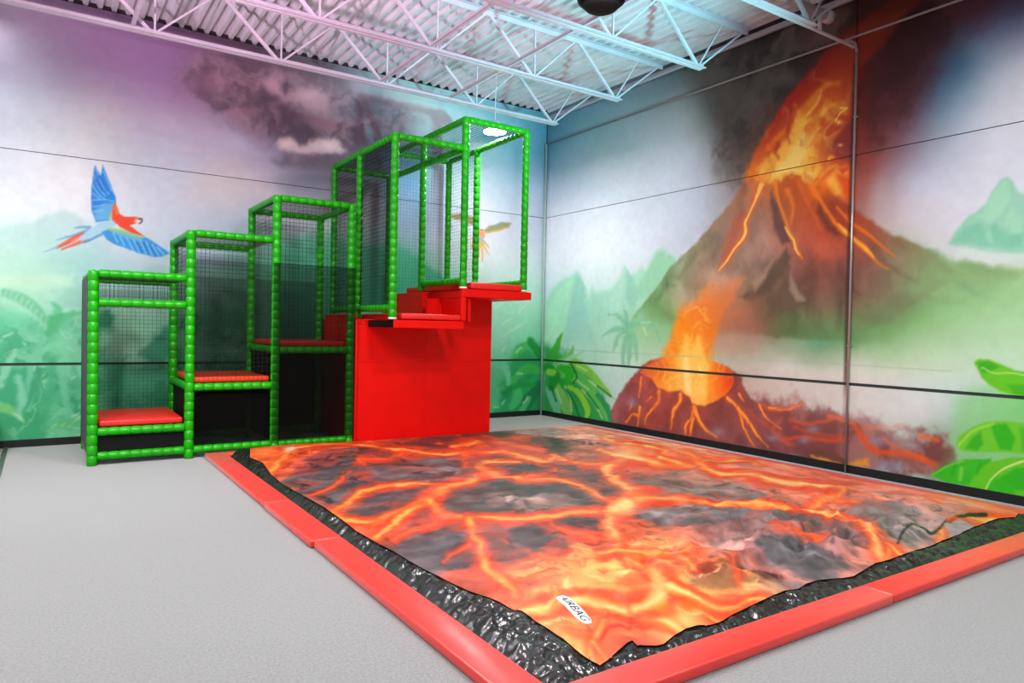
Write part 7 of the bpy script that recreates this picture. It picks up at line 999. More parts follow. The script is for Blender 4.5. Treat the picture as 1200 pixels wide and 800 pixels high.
('T',[-1597,-5020,-1713,-5115,-1803,-5218,-1898,-5327,-1977,-5436,-2015,-5525,-2033,-5607,-2019,-5674,-1955,-5719,-1862,-5750,-1797,-5794,-1803,-5873,-1835,-5967,-1853,-6059,-1837,-6135,-1810,-6207,-1784,-6277,-1754,-6339,-1724,-6401,-1680,-6463,-1605,-6519,-1516,-6575,-1428,-6631,-1315,-6585,-1226,-6514,-1290,-6440,-1355,-6366,-1404,-6291,-1434,-6219,-1449,-6145,-1465,-6069,-1505,-6002,-1545,-5936,-1572,-5867,-1577,-5793,-1569,-5711,-1590,-5639,-1662,-5590,-1759,-5559,-1821,-5516,-1819,-5444,-1787,-5358,-1739,-5270,-1700,-5202,-1640,-5123,-1568,-5031],(250,122,44),.045,.95,.053),
('T',[-1623,-5051,-1671,-5091,-1756,-5191,-1842,-5291,-1910,-5389,-1950,-5477,-1972,-5561,-1963,-5629,-1899,-5673,-1805,-5705,-1738,-5750,-1737,-5827,-1762,-5918,-1774,-6005,-1755,-6079,-1725,-6149,-1695,-6219,-1668,-6284,-1642,-6350,-1602,-6414,-1534,-6476,-1452,-6537,-1370,-6598,-1323,-6578,-1286,-6549,-1358,-6481,-1430,-6412,-1487,-6343,-1522,-6274,-1541,-6204,-1562,-6132,-1597,-6064,-1633,-5996,-1657,-5925,-1655,-5845,-1639,-5760,-1652,-5686,-1722,-5638,-1818,-5607,-1880,-5563,-1883,-5493,-1855,-5408,-1810,-5320,-1759,-5239,-1688,-5151,-1611,-5056],(255,226,150),.06,.85,.046),
('T',[-2595,-6875,-2651,-6969,-2601,-6966,-2544,-6961,-2463,-6945,-2348,-6899,-2258,-6856,-2190,-6826,-2119,-6803,-2052,-6784,-2021,-6780,-2007,-6787,-2012,-6818,-2021,-6858,-2022,-6897,-2025,-6936,-2028,-6974,-1912,-6942,-1771,-6844,-1743,-6791,-1714,-6737,-1688,-6685,-1653,-6631,-1616,-6570,-1624,-6524,-1720,-6533,-1838,-6567,-1952,-6607,-2061,-6647,-2145,-6682,-2186,-6696,-2240,-6714,-2307,-6732,-2379,-6750],(232,64,30),.056,.8,.056),
('T',[-2552,-6868,-2577,-6909,-2521,-6902,-2462,-6895,-2389,-6878,-2293,-6840,-2204,-6799,-2125,-6766,-2042,-6739,-1962,-6716,-1914,-6711,-1900,-6727,-1912,-6766,-1927,-6810,-1934,-6851,-1943,-6894,-1952,-6936,-1906,-6923,-1851,-6885,-1830,-6836,-1809,-6786,-1789,-6738,-1762,-6688,-1734,-6635,-1744,-6601,-1820,-6608,-1922,-6637,-2023,-6672,-2119,-6709,-2204,-6746,-2267,-6769,-2330,-6787,-2394,-6801,-2461,-6815],(250,122,44),.035,.95,.042),
('T',[-2533,-6865,-2544,-6882,-2485,-6873,-2425,-6864,-2354,-6847,-2268,-6813,-2179,-6773,-2096,-6739,-2007,-6710,-1921,-6685,-1865,-6679,-1853,-6701,-1869,-6743,-1888,-6789,-1898,-6832,-1911,-6877,-1923,-6921,-1904,-6916,-1881,-6900,-1864,-6853,-1846,-6805,-1830,-6759,-1806,-6711,-1784,-6663,-1794,-6634,-1862,-6640,-1957,-6668,-2053,-6700,-2144,-6735,-2231,-6774,-2304,-6802,-2369,-6819,-2432,-6831,-2495,-6843],(255,196,104),.04,.85,.036),
('T',[-1108,-6295,-1465,-6474,-1529,-6521,-1583,-6562,-1607,-6580,-1579,-6563,-1539,-6547,-1559,-6563,-1620,-6597,-1689,-6635,-1849,-6743,-1810,-6764,-1777,-6757,-1734,-6748,-1651,-6718,-1504,-6647,-1358,-6556,-1259,-6487,-1190,-6437,-1129,-6393],(232,64,30),.063,.8,.063),
('T',[-1218,-6374,-1373,-6452,-1437,-6498,-1495,-6542,-1538,-6573,-1558,-6586,-1571,-6597,-1611,-6618,-1668,-6646,-1727,-6675,-1789,-6717,-1774,-6726,-1732,-6711,-1685,-6696,-1620,-6670,-1525,-6623,-1429,-6563,-1353,-6509,-1288,-6461,-1226,-6417],(250,122,44),.04,.95,.047),
('T',[-1266,-6409,-1331,-6442,-1394,-6488,-1454,-6532,-1507,-6570,-1548,-6597,-1586,-6618,-1633,-6641,-1686,-6665,-1741,-6690,-1767,-6708,-1760,-6711,-1713,-6692,-1664,-6674,-1606,-6649,-1534,-6613,-1461,-6566,-1395,-6519,-1332,-6472,-1269,-6427],(255,226,150),.047,.85,.041),
('T',[-2544,-6838,-2678,-6966,-2642,-7001,-2607,-7035,-2580,-7073,-2572,-7123,-2571,-7177,-2575,-7230,-2591,-7285,-2611,-7335,-2639,-7380,-2663,-7409,-2684,-7428,-2703,-7442,-2738,-7470,-2822,-7528,-2926,-7605,-2990,-7670,-3012,-7704,-3022,-7721,-3028,-7738,-3051,-7767,-3078,-7800,-3067,-7824,-2966,-7782,-2897,-7742,-2819,-7697,-2730,-7640,-2674,-7587,-2641,-7555,-2625,-7543,-2581,-7516,-2475,-7453,-2341,-7364,-2247,-7282,-2191,-7216,-2159,-7159,-2156,-7110,-2168,-7065,-2187,-7022,-2199,-6972,-2218,-6920,-2246,-6873,-2276,-6829,-2313,-6790,-2351,-6753],(232,64,30),.045,.8,.045),
('T',[-2530,-6852,-2589,-6908,-2552,-6943,-2517,-6979,-2489,-7018,-2476,-7068,-2471,-7122,-2472,-7175,-2480,-7227,-2493,-7277,-2516,-7323,-2541,-7360,-2572,-7391,-2609,-7422,-2668,-7465,-2758,-7525,-2846,-7589,-2899,-7640,-2923,-7673,-2945,-7699,-2970,-7727,-3007,-7760,-3045,-7795,-3040,-7804,-3001,-7788,-2942,-7750,-2880,-7709,-2814,-7663,-2771,-7621,-2741,-7588,-2710,-7560,-2648,-7519,-2548,-7457,-2443,-7386,-2372,-7324,-2327,-7272,-2299,-7223,-2289,-7176,-2292,-7130,-2301,-7084,-2309,-7033,-2323,-6981,-2346,-6933,-2375,-6890,-2412,-6853,-2449,-6816],(250,122,44),.028,.95,.034),
('T',[-2524,-6858,-2549,-6882,-2512,-6918,-2476,-6953,-2448,-6994,-2432,-7043,-2425,-7096,-2423,-7149,-2426,-7199,-2435,-7248,-2454,-7295,-2481,-7335,-2515,-7372,-2561,-7411,-2634,-7463,-2726,-7523,-2807,-7581,-2854,-7625,-2879,-7658,-2907,-7689,-2944,-7722,-2988,-7757,-3032,-7793,-3030,-7797,-3014,-7790,-2961,-7753,-2906,-7714,-2853,-7674,-2816,-7636,-2788,-7603,-2750,-7569,-2680,-7521,-2584,-7460,-2492,-7397,-2432,-7344,-2391,-7298,-2364,-7253,-2350,-7206,-2348,-7159,-2352,-7111,-2357,-7059,-2369,-7007,-2388,-6958,-2417,-6917,-2454,-6880,-2490,-6844],(255,226,150),.04,.85,.029),
('T',[-2613,-7546,-2740,-7627,-2749,-7653,-2758,-7679,-2767,-7704,-2776,-7729,-2773,-7750,-2771,-7770,-2768,-7790,-2766,-7810,-2708,-7801,-2636,-7758,-2615,-7728,-2593,-7698,-2570,-7666,-2548,-7635,-2537,-7608,-2526,-7581,-2515,-7553,-2504,-7525],(232,64,30),.041,.8,.041),
('T',[-2620,-7564,-2673,-7598,-2682,-7624,-2692,-7651,-2702,-7677,-2711,-7702,-2714,-7726,-2718,-7748,-2721,-7771,-2725,-7793,-2704,-7790,-2679,-7775,-2664,-7748,-2648,-7720,-2632,-7692,-2617,-7663,-2606,-7637,-2596,-7610,-2586,-7583,-2575,-7556],(250,122,44),.026,.95,.031),
('T',[-2623,-7572,-2645,-7586,-2655,-7613,-2664,-7639,-2674,-7665,-2684,-7691,-2691,-7716,-2698,-7740,-2705,-7764,-2711,-7788,-2703,-7787,-2692,-7781,-2681,-7755,-2669,-7728,-2657,-7702,-2644,-7675,-2635,-7649,-2625,-7622,-2614,-7595,-2604,-7568],(255,196,104),.024,.85,.027),
('T',[-2609,-7574,-2710,-7590,-2776,-7625,-2840,-7658,-2902,-7690,-2962,-7744,-2890,-7733,-2826,-7705,-2762,-7677,-2695,-7647],(232,64,30),.04,.8,.04),
('T',[-2664,-7600,-2705,-7607,-2771,-7640,-2836,-7672,-2898,-7703,-2922,-7724,-2893,-7720,-2830,-7691,-2766,-7661,-2699,-7631],(250,122,44),.025,.95,.03),
('T',[-2686,-7611,-2704,-7614,-2770,-7646,-2834,-7678,-2897,-7708,-2907,-7717,-2895,-7715,-2832,-7686,-2767,-7655,-2701,-7624],(255,196,104),.024,.85,.026),
('T',[-1750,-7533,-1858,-7542,-1938,-7574,-2026,-7608,-2124,-7648,-2234,-7701,-2304,-7752,-2323,-7779,-2325,-7796,-2329,-7811,-2276,-7808,-2186,-7764,-2154,-7738,-2126,-7714,-2104,-7700,-2104,-7704,-2099,-7702,-2047,-7682,-1967,-7651,-1883,-7619],(232,64,30),.045,.8,.045),
('T',[-1821,-7561,-1865,-7565,-1947,-7597,-2032,-7630,-2117,-7664,-2197,-7702,-2246,-7736,-2265,-7760,-2273,-7778,-2283,-7796,-2265,-7795,-2233,-7779,-2209,-7756,-2188,-7734,-2165,-7716,-2143,-7703,-2107,-7686,-2041,-7660,-1959,-7629,-1875,-7596],(250,122,44),.028,.95,.034),
('T',[-1850,-7573,-1868,-7574,-1951,-7606,-2035,-7639,-2114,-7671,-2181,-7702,-2223,-7730,-2242,-7753,-2254,-7772,-2269,-7791,-2261,-7791,-2248,-7784,-2228,-7763,-2210,-7742,-2189,-7722,-2159,-7703,-2110,-7680,-2039,-7651,-1956,-7620,-1872,-7587],(255,196,104),.026,.85,.029),
('T',[-731,-6981,-1092,-7122,-1123,-7144,-1153,-7165,-1183,-7187,-1185,-7247,-892,-7136,-842,-7111,-790,-7085,-738,-7058],(232,64,30),.061,.8,.061),
('T',[-838,-7044,-996,-7105,-1032,-7128,-1067,-7150,-1102,-7173,-1103,-7199,-977,-7151,-932,-7127,-887,-7102,-840,-7077],(250,122,44),.038,.95,.046),
('T',[-885,-7071,-951,-7097,-990,-7120,-1028,-7143,-1066,-7166,-1067,-7177,-1014,-7157,-972,-7134,-930,-7109,-886,-7085],(255,226,150),.049,.85,.04),
('T',[-1300,-7453,-1421,-7526,-1417,-7569,-1413,-7612,-1408,-7655,-1398,-7695,-1339,-7716,-1276,-7735,-1211,-7753,-1147,-7771,-942,-7720,-786,-7634,-816,-7600,-847,-7566,-876,-7531,-899,-7495,-965,-7476,-1025,-7454,-1084,-7432,-1144,-7409],(232,64,30),.054,.8,.054),
('T',[-1291,-7463,-1339,-7492,-1322,-7530,-1306,-7569,-1288,-7606,-1266,-7642,-1215,-7666,-1159,-7689,-1102,-7710,-1045,-7732,-959,-7711,-896,-7676,-935,-7646,-976,-7616,-1014,-7586,-1047,-7555,-1097,-7529,-1143,-7502,-1186,-7474,-1231,-7446],(250,122,44),.034,.95,.041),
('T',[-1288,-7466,-1308,-7479,-1283,-7514,-1259,-7550,-1234,-7585,-1204,-7617,-1158,-7644,-1107,-7668,-1054,-7692,-1003,-7716,-966,-7707,-940,-7692,-985,-7665,-1031,-7638,-1074,-7610,-1113,-7581,-1154,-7552,-1191,-7522,-1226,-7491,-1263,-7459],(255,226,150),.037,.85,.035),
('T',[-5430,-7231,-5455,-7337,-5429,-7356,-5401,-7375,-5367,-7393,-5320,-7396,-5274,-7396,-5232,-7403,-5188,-7418,-5142,-7441,-5102,-7467,-5072,-7496,-5047,-7529,-5023,-7561,-5006,-7596,-4991,-7630,-4976,-7664,-4948,-7684,-4924,-7700,-4905,-7720,-4884,-7745,-4869,-7782,-4853,-7819,-4806,-7812,-4756,-7758,-4736,-7696,-4716,-7631,-4702,-7565,-4712,-7519,-4728,-7483,-4743,-7450,-4771,-7426,-4800,-7401,-4832,-7375,-4857,-7339,-4884,-7302,-4920,-7265,-4961,-7227,-5009,-7192,-5061,-7165,-5120,-7157,-5175,-7159,-5218,-7158,-5257,-7157,-5294,-7152,-5332,-7147],(232,64,30),.027,.8,.027),
('T',[-5411,-7239,-5423,-7287,-5394,-7303,-5364,-7319,-5329,-7333,-5283,-7336,-5235,-7336,-5189,-7343,-5143,-7361,-5096,-7387,-5055,-7415,-5024,-7446,-4998,-7480,-4974,-7513,-4954,-7546,-4935,-7579,-4918,-7610,-4893,-7633,-4869,-7654,-4853,-7680,-4840,-7715,-4832,-7758,-4825,-7801,-4806,-7798,-4785,-7776,-4775,-7721,-4764,-7664,-4760,-7610,-4772,-7570,-4791,-7540,-4809,-7511,-4834,-7484,-4859,-7457,-4886,-7428,-4911,-7394,-4938,-7357,-4972,-7323,-5013,-7289,-5060,-7257,-5110,-7233,-5164,-7225,-5216,-7226,-5260,-7225,-5298,-7219,-5332,-7210,-5367,-7201],(250,122,44),.017,.95,.02),
('T',[-5402,-7242,-5407,-7263,-5377,-7277,-5345,-7291,-5309,-7302,-5264,-7305,-5215,-7304,-5167,-7311,-5119,-7331,-5072,-7359,-5031,-7389,-4999,-7421,-4973,-7455,-4949,-7489,-4927,-7521,-4906,-7552,-4887,-7582,-4864,-7607,-4842,-7630,-4826,-7660,-4818,-7700,-4816,-7748,-4814,-7794,-4805,-7793,-4797,-7783,-4792,-7732,-4786,-7679,-4787,-7631,-4801,-7595,-4821,-7568,-4842,-7541,-4864,-7512,-4887,-7483,-4913,-7453,-4937,-7419,-4964,-7384,-4997,-7350,-5038,-7318,-5085,-7288,-5134,-7266,-5185,-7258,-5236,-7259,-5281,-7257,-5318,-7249,-5351,-7238,-5384,-7227],(255,226,150),.031,.85,.018),
('T',[-5460,-7907,-5426,-7885,-5407,-7863,-5389,-7841,-5370,-7819,-5348,-7793,-5328,-7765,-5309,-7737,-5294,-7715,-5283,-7704,-5275,-7694,-5258,-7679,-5232,-7659,-5202,-7634,-5173,-7609,-5145,-7585,-5117,-7560,-5088,-7535,-5048,-7463,-5097,-7463,-5126,-7487,-5155,-7510,-5184,-7532,-5210,-7552,-5235,-7571,-5264,-7591,-5299,-7619,-5338,-7657,-5370,-7700,-5392,-7737,-5409,-7767,-5423,-7792,-5434,-7816,-5445,-7839,-5455,-7862,-5465,-7884],(232,64,30),.023,.8,.023),
('T',[-5451,-7893,-5438,-7885,-5422,-7863,-5405,-7841,-5388,-7818,-5370,-7793,-5351,-7765,-5333,-7737,-5315,-7711,-5298,-7691,-5281,-7674,-5259,-7655,-5233,-7635,-5204,-7612,-5176,-7588,-5148,-7564,-5120,-7540,-5090,-7515,-5073,-7484,-5094,-7484,-5124,-7508,-5152,-7531,-5181,-7554,-5208,-7576,-5234,-7596,-5262,-7616,-5292,-7640,-5323,-7670,-5349,-7704,-5370,-7737,-5387,-7766,-5403,-7793,-5416,-7817,-5429,-7840,-5441,-7862,-5453,-7884],(250,122,44),.015,.95,.017),
('T',[-5448,-7888,-5442,-7885,-5427,-7863,-5412,-7840,-5396,-7817,-5379,-7793,-5362,-7766,-5344,-7737,-5325,-7709,-5306,-7685,-5285,-7664,-5260,-7644,-5233,-7623,-5205,-7601,-5177,-7578,-5149,-7554,-5121,-7530,-5092,-7506,-5084,-7493,-5093,-7493,-5122,-7517,-5151,-7541,-5179,-7564,-5207,-7586,-5234,-7607,-5261,-7628,-5289,-7650,-5316,-7676,-5339,-7706,-5359,-7737,-5377,-7766,-5393,-7793,-5408,-7817,-5422,-7840,-5435,-7862,-5449,-7884],(255,226,150),.018,.85,.015),
('T',[-5324,-7832,-5297,-7807,-5286,-7782,-5274,-7756,-5263,-7729,-5252,-7703,-5245,-7679,-5239,-7657,-5234,-7637,-5229,-7617,-5264,-7615,-5308,-7668,-5308,-7685,-5309,-7701,-5309,-7717,-5312,-7733,-5316,-7753,-5323,-7776,-5331,-7800,-5338,-7823],(232,64,30),.023,.8,.023),
('T',[-5320,-7821,-5311,-7812,-5300,-7788,-5290,-7762,-5279,-7736,-5271,-7712,-5264,-7690,-5260,-7670,-5256,-7652,-5252,-7633,-5267,-7632,-5285,-7653,-5287,-7671,-5288,-7688,-5290,-7705,-5294,-7724,-5300,-7746,-5308,-7770,-5317,-7794,-5325,-7818],(250,122,44),.014,.95,.017),
('T',[-5319,-7818,-5315,-7814,-5305,-7790,-5295,-7764,-5285,-7739,-5277,-7716,-5272,-7695,-5268,-7676,-5265,-7657,-5262,-7639,-5268,-7638,-5276,-7647,-5278,-7666,-5280,-7683,-5283,-7701,-5287,-7721,-5294,-7743,-5303,-7767,-5312,-7792,-5321,-7816],(255,226,150),.013,.85,.015),
('T',[-4439,-7074,-4565,-7222,-4575,-7254,-4583,-7284,-4593,-7310,-4606,-7338,-4623,-7378,-4641,-7419,-4654,-7439,-4621,-7395,-4540,-7328,-4530,-7322,-4554,-7328,-4588,-7335,-4635,-7351,-4690,-7362,-4747,-7372,-4804,-7382,-4925,-7475,-4947,-7566,-4911,-7577,-4874,-7590,-4835,-7601,-4795,-7608,-4749,-7601,-4697,-7588,-4620,-7555,-4479,-7451,-4387,-7334,-4355,-7264,-4338,-7209,-4326,-7165,-4320,-7127,-4319,-7094,-4322,-7070,-4324,-7045],(232,64,30),.031,.8,.031),
('T',[-4444,-7108,-4502,-7176,-4510,-7207,-4516,-7235,-4523,-7263,-4534,-7294,-4550,-7335,-4569,-7379,-4586,-7413,-4583,-7410,-4562,-7392,-4577,-7397,-4609,-7406,-4647,-7413,-4692,-7422,-4742,-7427,-4794,-7431,-4845,-7435,-4899,-7476,-4910,-7518,-4869,-7525,-4827,-7532,-4785,-7538,-4744,-7540,-4700,-7533,-4655,-7521,-4600,-7498,-4517,-7436,-4461,-7364,-4435,-7307,-4419,-7257,-4406,-7214,-4398,-7179,-4395,-7149,-4394,-7123,-4393,-7096],(250,122,44),.019,.95,.023),
('T',[-4447,-7125,-4471,-7153,-4477,-7183,-4481,-7211,-4487,-7239,-4498,-7272,-4513,-7313,-4531,-7359,-4550,-7399,-4564,-7417,-4574,-7423,-4601,-7434,-4637,-7444,-4676,-7451,-4720,-7457,-4768,-7459,-4817,-7459,-4864,-7460,-4887,-7477,-4891,-7494,-4848,-7498,-4803,-7502,-4759,-7505,-4716,-7504,-4675,-7497,-4633,-7486,-4589,-7467,-4536,-7428,-4498,-7378,-4475,-7329,-4458,-7281,-4444,-7238,-4435,-7204,-4431,-7174,-4429,-7148,-4426,-7120],(255,226,150),.039,.85,.02),
('T',[-4576,-7389,-4663,-7521,-4633,-7544,-4603,-7566,-4577,-7592,-4555,-7628,-4535,-7672,-4509,-7708,-4478,-7734,-4441,-7751,-4396,-7759,-4342,-7755,-4288,-7741,-4250,-7735,-4220,-7735,-4195,-7740,-4181,-7751,-4174,-7772,-4177,-7806,-4180,-7840,-4133,-7834,-4077,-7788,-4063,-7747,-4049,-7703,-4048,-7665,-4072,-7644,-4108,-7637,-4153,-7637,-4207,-7647,-4258,-7661,-4296,-7664,-4324,-7653,-4350,-7632,-4369,-7603,-4377,-7558,-4379,-7500,-4385,-7444,-4398,-7397,-4414,-7357,-4429,-7317],(232,64,30),.03,.8,.03),
('T',[-4562,-7407,-4603,-7469,-4576,-7496,-4550,-7522,-4526,-7553,-4508,-7594,-4492,-7641,-4471,-7679,-4442,-7705,-4408,-7723,-4367,-7732,-4318,-7728,-4265,-7714,-4222,-7707,-4188,-7707,-4160,-7713,-4143,-7727,-4138,-7752,-4144,-7788,-4149,-7825,-4131,-7822,-4109,-7804,-4098,-7765,-4087,-7724,-4088,-7691,-4109,-7673,-4142,-7667,-4182,-7666,-4232,-7675,-4283,-7689,-4326,-7693,-4359,-7682,-4388,-7662,-4411,-7634,-4423,-7591,-4430,-7538,-4440,-7486,-4457,-7446,-4477,-7411,-4496,-7375],(250,122,44),.019,.95,.022),
('T',[-4555,-7416,-4572,-7442,-4548,-7471,-4523,-7500,-4501,-7534,-4486,-7578,-4472,-7626,-4453,-7666,-4427,-7693,-4394,-7711,-4355,-7721,-4308,-7716,-4255,-7703,-4210,-7695,-4174,-7696,-4145,-7701,-4127,-7716,-4123,-7744,-4130,-7782,-4137,-7819,-4130,-7818,-4121,-7810,-4111,-7772,-4102,-7732,-4104,-7701,-4124,-7685,-4155,-7679,-4194,-7678,-4241,-7687,-4294,-7700,-4338,-7704,-4373,-7694,-4404,-7675,-4428,-7647,-4444,-7606,-4453,-7554,-4466,-7506,-4485,-7469,-4506,-7436,-4528,-7403],(255,226,150),.023,.85,.019),
('T',[-4563,-7675,-4604,-7721,-4600,-7743,-4596,-7764,-4592,-7783,-4592,-7800,-4592,-7810,-4594,-7819,-4599,-7831,-4604,-7844,-4584,-7850,-4545,-7821,-4536,-7807,-4524,-7791,-4513,-7771,-4505,-7749,-4505,-7727,-4508,-7705,-4512,-7683,-4516,-7661],(232,64,30),.027,.8,.027),
('T',[-4562,-7685,-4578,-7703,-4574,-7725,-4569,-7746,-4566,-7767,-4566,-7784,-4568,-7798,-4573,-7811,-4579,-7823,-4585,-7837,-4578,-7839,-4564,-7829,-4556,-7815,-4547,-7800,-4538,-7783,-4532,-7765,-4532,-7745,-4535,-7723,-4539,-7701,-4543,-7680],(250,122,44),.017,.95,.02),
('T',[-4561,-7689,-4568,-7697,-4564,-7718,-4559,-7740,-4556,-7760,-4556,-7779,-4559,-7794,-4565,-7808,-4572,-7821,-4579,-7834,-4576,-7835,-4570,-7831,-4563,-7817,-4554,-7803,-4547,-7788,-4542,-7770,-4542,-7751,-4545,-7730,-4550,-7708,-4553,-7687],(255,196,104),.014,.85,.018),
('T',[-4322,-6676,-4480,-6852,-4487,-6877,-4492,-6901,-4497,-6921,-4500,-6934,-4503,-6944,-4515,-6967,-4536,-7008,-4552,-7053,-4559,-7092,-4562,-7127,-4563,-7160,-4565,-7191,-4478,-7166,-4380,-7048,-4376,-7013,-4374,-6979,-4370,-6948,-4365,-6925,-4357,-6911,-4346,-6898,-4323,-6866,-4294,-6820,-4272,-6777,-4254,-6741,-4239,-6708,-4224,-6677],(232,64,30),.037,.8,.037),
('T',[-4341,-6726,-4413,-6807,-4422,-6833,-4430,-6859,-4437,-6883,-4445,-6904,-4455,-6923,-4469,-6948,-4488,-6982,-4501,-7018,-4508,-7053,-4511,-7087,-4513,-7120,-4515,-7152,-4476,-7141,-4434,-7090,-4431,-7056,-4429,-7022,-4426,-6990,-4419,-6962,-4409,-6939,-4394,-6918,-4375,-6888,-4353,-6853,-4336,-6818,-4323,-6787,-4310,-6757,-4297,-6727],(250,122,44),.023,.95,.027),
('T',[-4350,-6750,-4380,-6784,-4390,-6811,-4399,-6838,-4408,-6864,-4419,-6889,-4431,-6913,-4448,-6939,-4465,-6970,-4478,-7002,-4485,-7035,-4488,-7068,-4489,-7102,-4492,-7134,-4475,-7129,-4458,-7108,-4455,-7075,-4453,-7041,-4450,-7009,-4444,-6978,-4432,-6952,-4417,-6927,-4398,-6899,-4380,-6868,-4366,-6837,-4354,-6808,-4343,-6780,-4332,-6751],(255,226,150),.034,.85,.024),
('T',[-4141,-7025,-4267,-7166,-4274,-7197,-4279,-7225,-4285,-7250,-4293,-7267,-4291,-7276,-4295,-7293,-4306,-7319,-4318,-7347,-4284,-7374,-4177,-7294,-4147,-7260,-4113,-7222,-4074,-7175,-4036,-7120,-4025,-7078,-4022,-7044,-4022,-7017,-4022,-6990],(232,64,30),.035,.8,.035),
('T',[-4145,-7056,-4202,-7119,-4208,-7149,-4212,-7178,-4217,-7205,-4226,-7229,-4233,-7249,-4245,-7274,-4262,-7303,-4278,-7332,-4264,-7344,-4218,-7309,-4193,-7277,-4165,-7243,-4136,-7204,-4110,-7162,-4100,-7127,-4096,-7097,-4095,-7069,-4093,-7041],(250,122,44),.022,.95,.027),
('T',[-4147,-7070,-4171,-7097,-4175,-7126,-4179,-7155,-4184,-7183,-4193,-7210,-4205,-7236,-4222,-7265,-4242,-7295,-4261,-7325,-4255,-7330,-4236,-7316,-4213,-7285,-4189,-7252,-4165,-7217,-4144,-7182,-4135,-7150,-4131,-7121,-4129,-7093,-4126,-7064],(255,226,150),.032,.85,.023),
('T',[-5060,-7057,-5124,-7111,-5142,-7140,-5155,-7163,-5160,-7169,-5157,-7165,-5169,-7174,-5196,-7191,-5230,-7211,-5264,-7232,-5320,-7312,-5296,-7343,-5265,-7325,-5231,-7306,-5193,-7282,-5150,-7248,-5105,-7197,-5078,-7152,-5064,-7123,-5052,-7100],(232,64,30),.029,.8,.029),
('T',[-5076,-7086,-5103,-7108,-5119,-7135,-5133,-7160,-5144,-7177,-5155,-7189,-5176,-7205,-5207,-7225,-5241,-7244,-5273,-7265,-5297,-7299,-5287,-7312,-5255,-7293,-5221,-7274,-5187,-7252,-5152,-7225,-5121,-7189,-5100,-7155,-5087,-7128,-5073,-7103],(250,122,44),.018,.95,.022),
('T',[-5083,-7097,-5094,-7106,-5110,-7133,-5124,-7159,-5137,-7180,-5154,-7199,-5179,-7219,-5211,-7239,-5245,-7259,-5277,-7279,-5287,-7293,-5283,-7298,-5251,-7279,-5217,-7259,-5184,-7238,-5153,-7214,-5128,-7185,-5110,-7157,-5096,-7130,-5082,-7104],(255,226,150),.021,.85,.019),
('T',[-3734,-7194,-3814,-7232,-3851,-7265,-3887,-7297,-3924,-7330,-3965,-7367,-4008,-7408,-4053,-7450,-4097,-7492,-4139,-7532,-4143,-7567,-4075,-7534,-4031,-7493,-3986,-7451,-3942,-7410,-3900,-7371,-3862,-7337,-3826,-7306,-3790,-7274,-3751,-7241],(232,64,30),.035,.8,.035),
('T',[-3767,-7223,-3793,-7235,-3830,-7268,-3866,-7300,-3903,-7333,-3943,-7369,-3986,-7408,-4030,-7450,-4075,-7492,-4117,-7532,-4119,-7544,-4096,-7533,-4053,-7493,-4009,-7451,-3964,-7409,-3922,-7370,-3883,-7335,-3847,-7303,-3810,-7271,-3773,-7238],(246,104,52),.013,.9,.018),
('T',[-3197,-7064,-3263,-7135,-3224,-7167,-3184,-7200,-3147,-7231,-3118,-7262,-3092,-7289,-3073,-7315,-3057,-7341,-3039,-7368,-2971,-7344,-2911,-7293,-2917,-7259,-2921,-7224,-2929,-7189,-2945,-7152,-2976,-7118,-3015,-7085,-3056,-7051,-3096,-7017],(232,64,30),.044,.8,.044),
('T',[-3186,-7073,-3208,-7096,-3169,-7129,-3129,-7162,-3091,-7194,-3061,-7226,-3038,-7255,-3022,-7284,-3009,-7313,-2995,-7342,-2974,-7335,-2957,-7320,-2967,-7288,-2975,-7256,-2986,-7223,-3005,-7190,-3036,-7157,-3073,-7124,-3114,-7091,-3154,-7058],(246,104,52),.016,.9,.022),
('T',[-4405,-6691,-4318,-6586,-4311,-6558,-4302,-6527,-4293,-6491,-4291,-6455,-4297,-6422,-4308,-6394,-4321,-6366,-4332,-6334,-4348,-6302,-4365,-6267,-4379,-6231,-4385,-6197,-4378,-6163,-4365,-6126,-4345,-6080,-4325,-6030,-4364,-6021,-4444,-6123,-4461,-6168,-4480,-6215,-4499,-6269,-4508,-6322,-4509,-6372,-4502,-6419,-4492,-6462,-4484,-6501,-4472,-6531,-4460,-6558,-4449,-6582,-4444,-6604,-4445,-6625,-4450,-6647,-4457,-6673,-4464,-6701],(232,64,30),.043,.8,.043),
('T',[-4397,-6661,-4367,-6624,-4360,-6596,-4352,-6567,-4344,-6536,-4343,-6505,-4349,-6476,-4360,-6449,-4372,-6422,-4384,-6391,-4397,-6356,-4412,-6319,-4423,-6279,-4428,-6240,-4420,-6199,-4404,-6157,-4385,-6110,-4366,-6062,-4378,-6059,-4405,-6092,-4423,-6139,-4442,-6186,-4459,-6234,-4468,-6281,-4467,-6326,-4458,-6370,-4446,-6411,-4436,-6448,-4424,-6479,-4412,-6506,-4401,-6531,-4396,-6556,-4397,-6582,-4403,-6608,-4411,-6636,-4418,-6664],(246,104,52),.016,.9,.021),
('T',[-5074,-6218,-5070,-6141,-5114,-6158,-5157,-6175,-5200,-6193,-5241,-6214,-5280,-6244,-5312,-6275,-5339,-6303,-5365,-6329,-5407,-6411,-5389,-6440,-5364,-6421,-5342,-6404,-5321,-6390,-5298,-6378,-5267,-6363,-5230,-6348,-5189,-6334,-5148,-6318],(232,64,30),.037,.8,.037),
('T',[-5098,-6227,-5096,-6201,-5139,-6217,-5182,-6233,-5223,-6250,-5260,-6269,-5294,-6293,-5322,-6318,-5348,-6343,-5373,-6367,-5387,-6394,-5381,-6403,-5356,-6383,-5332,-6362,-5308,-6343,-5280,-6325,-5246,-6308,-5207,-6293,-5165,-6278,-5123,-6262],(246,104,52),.014,.9,.019),
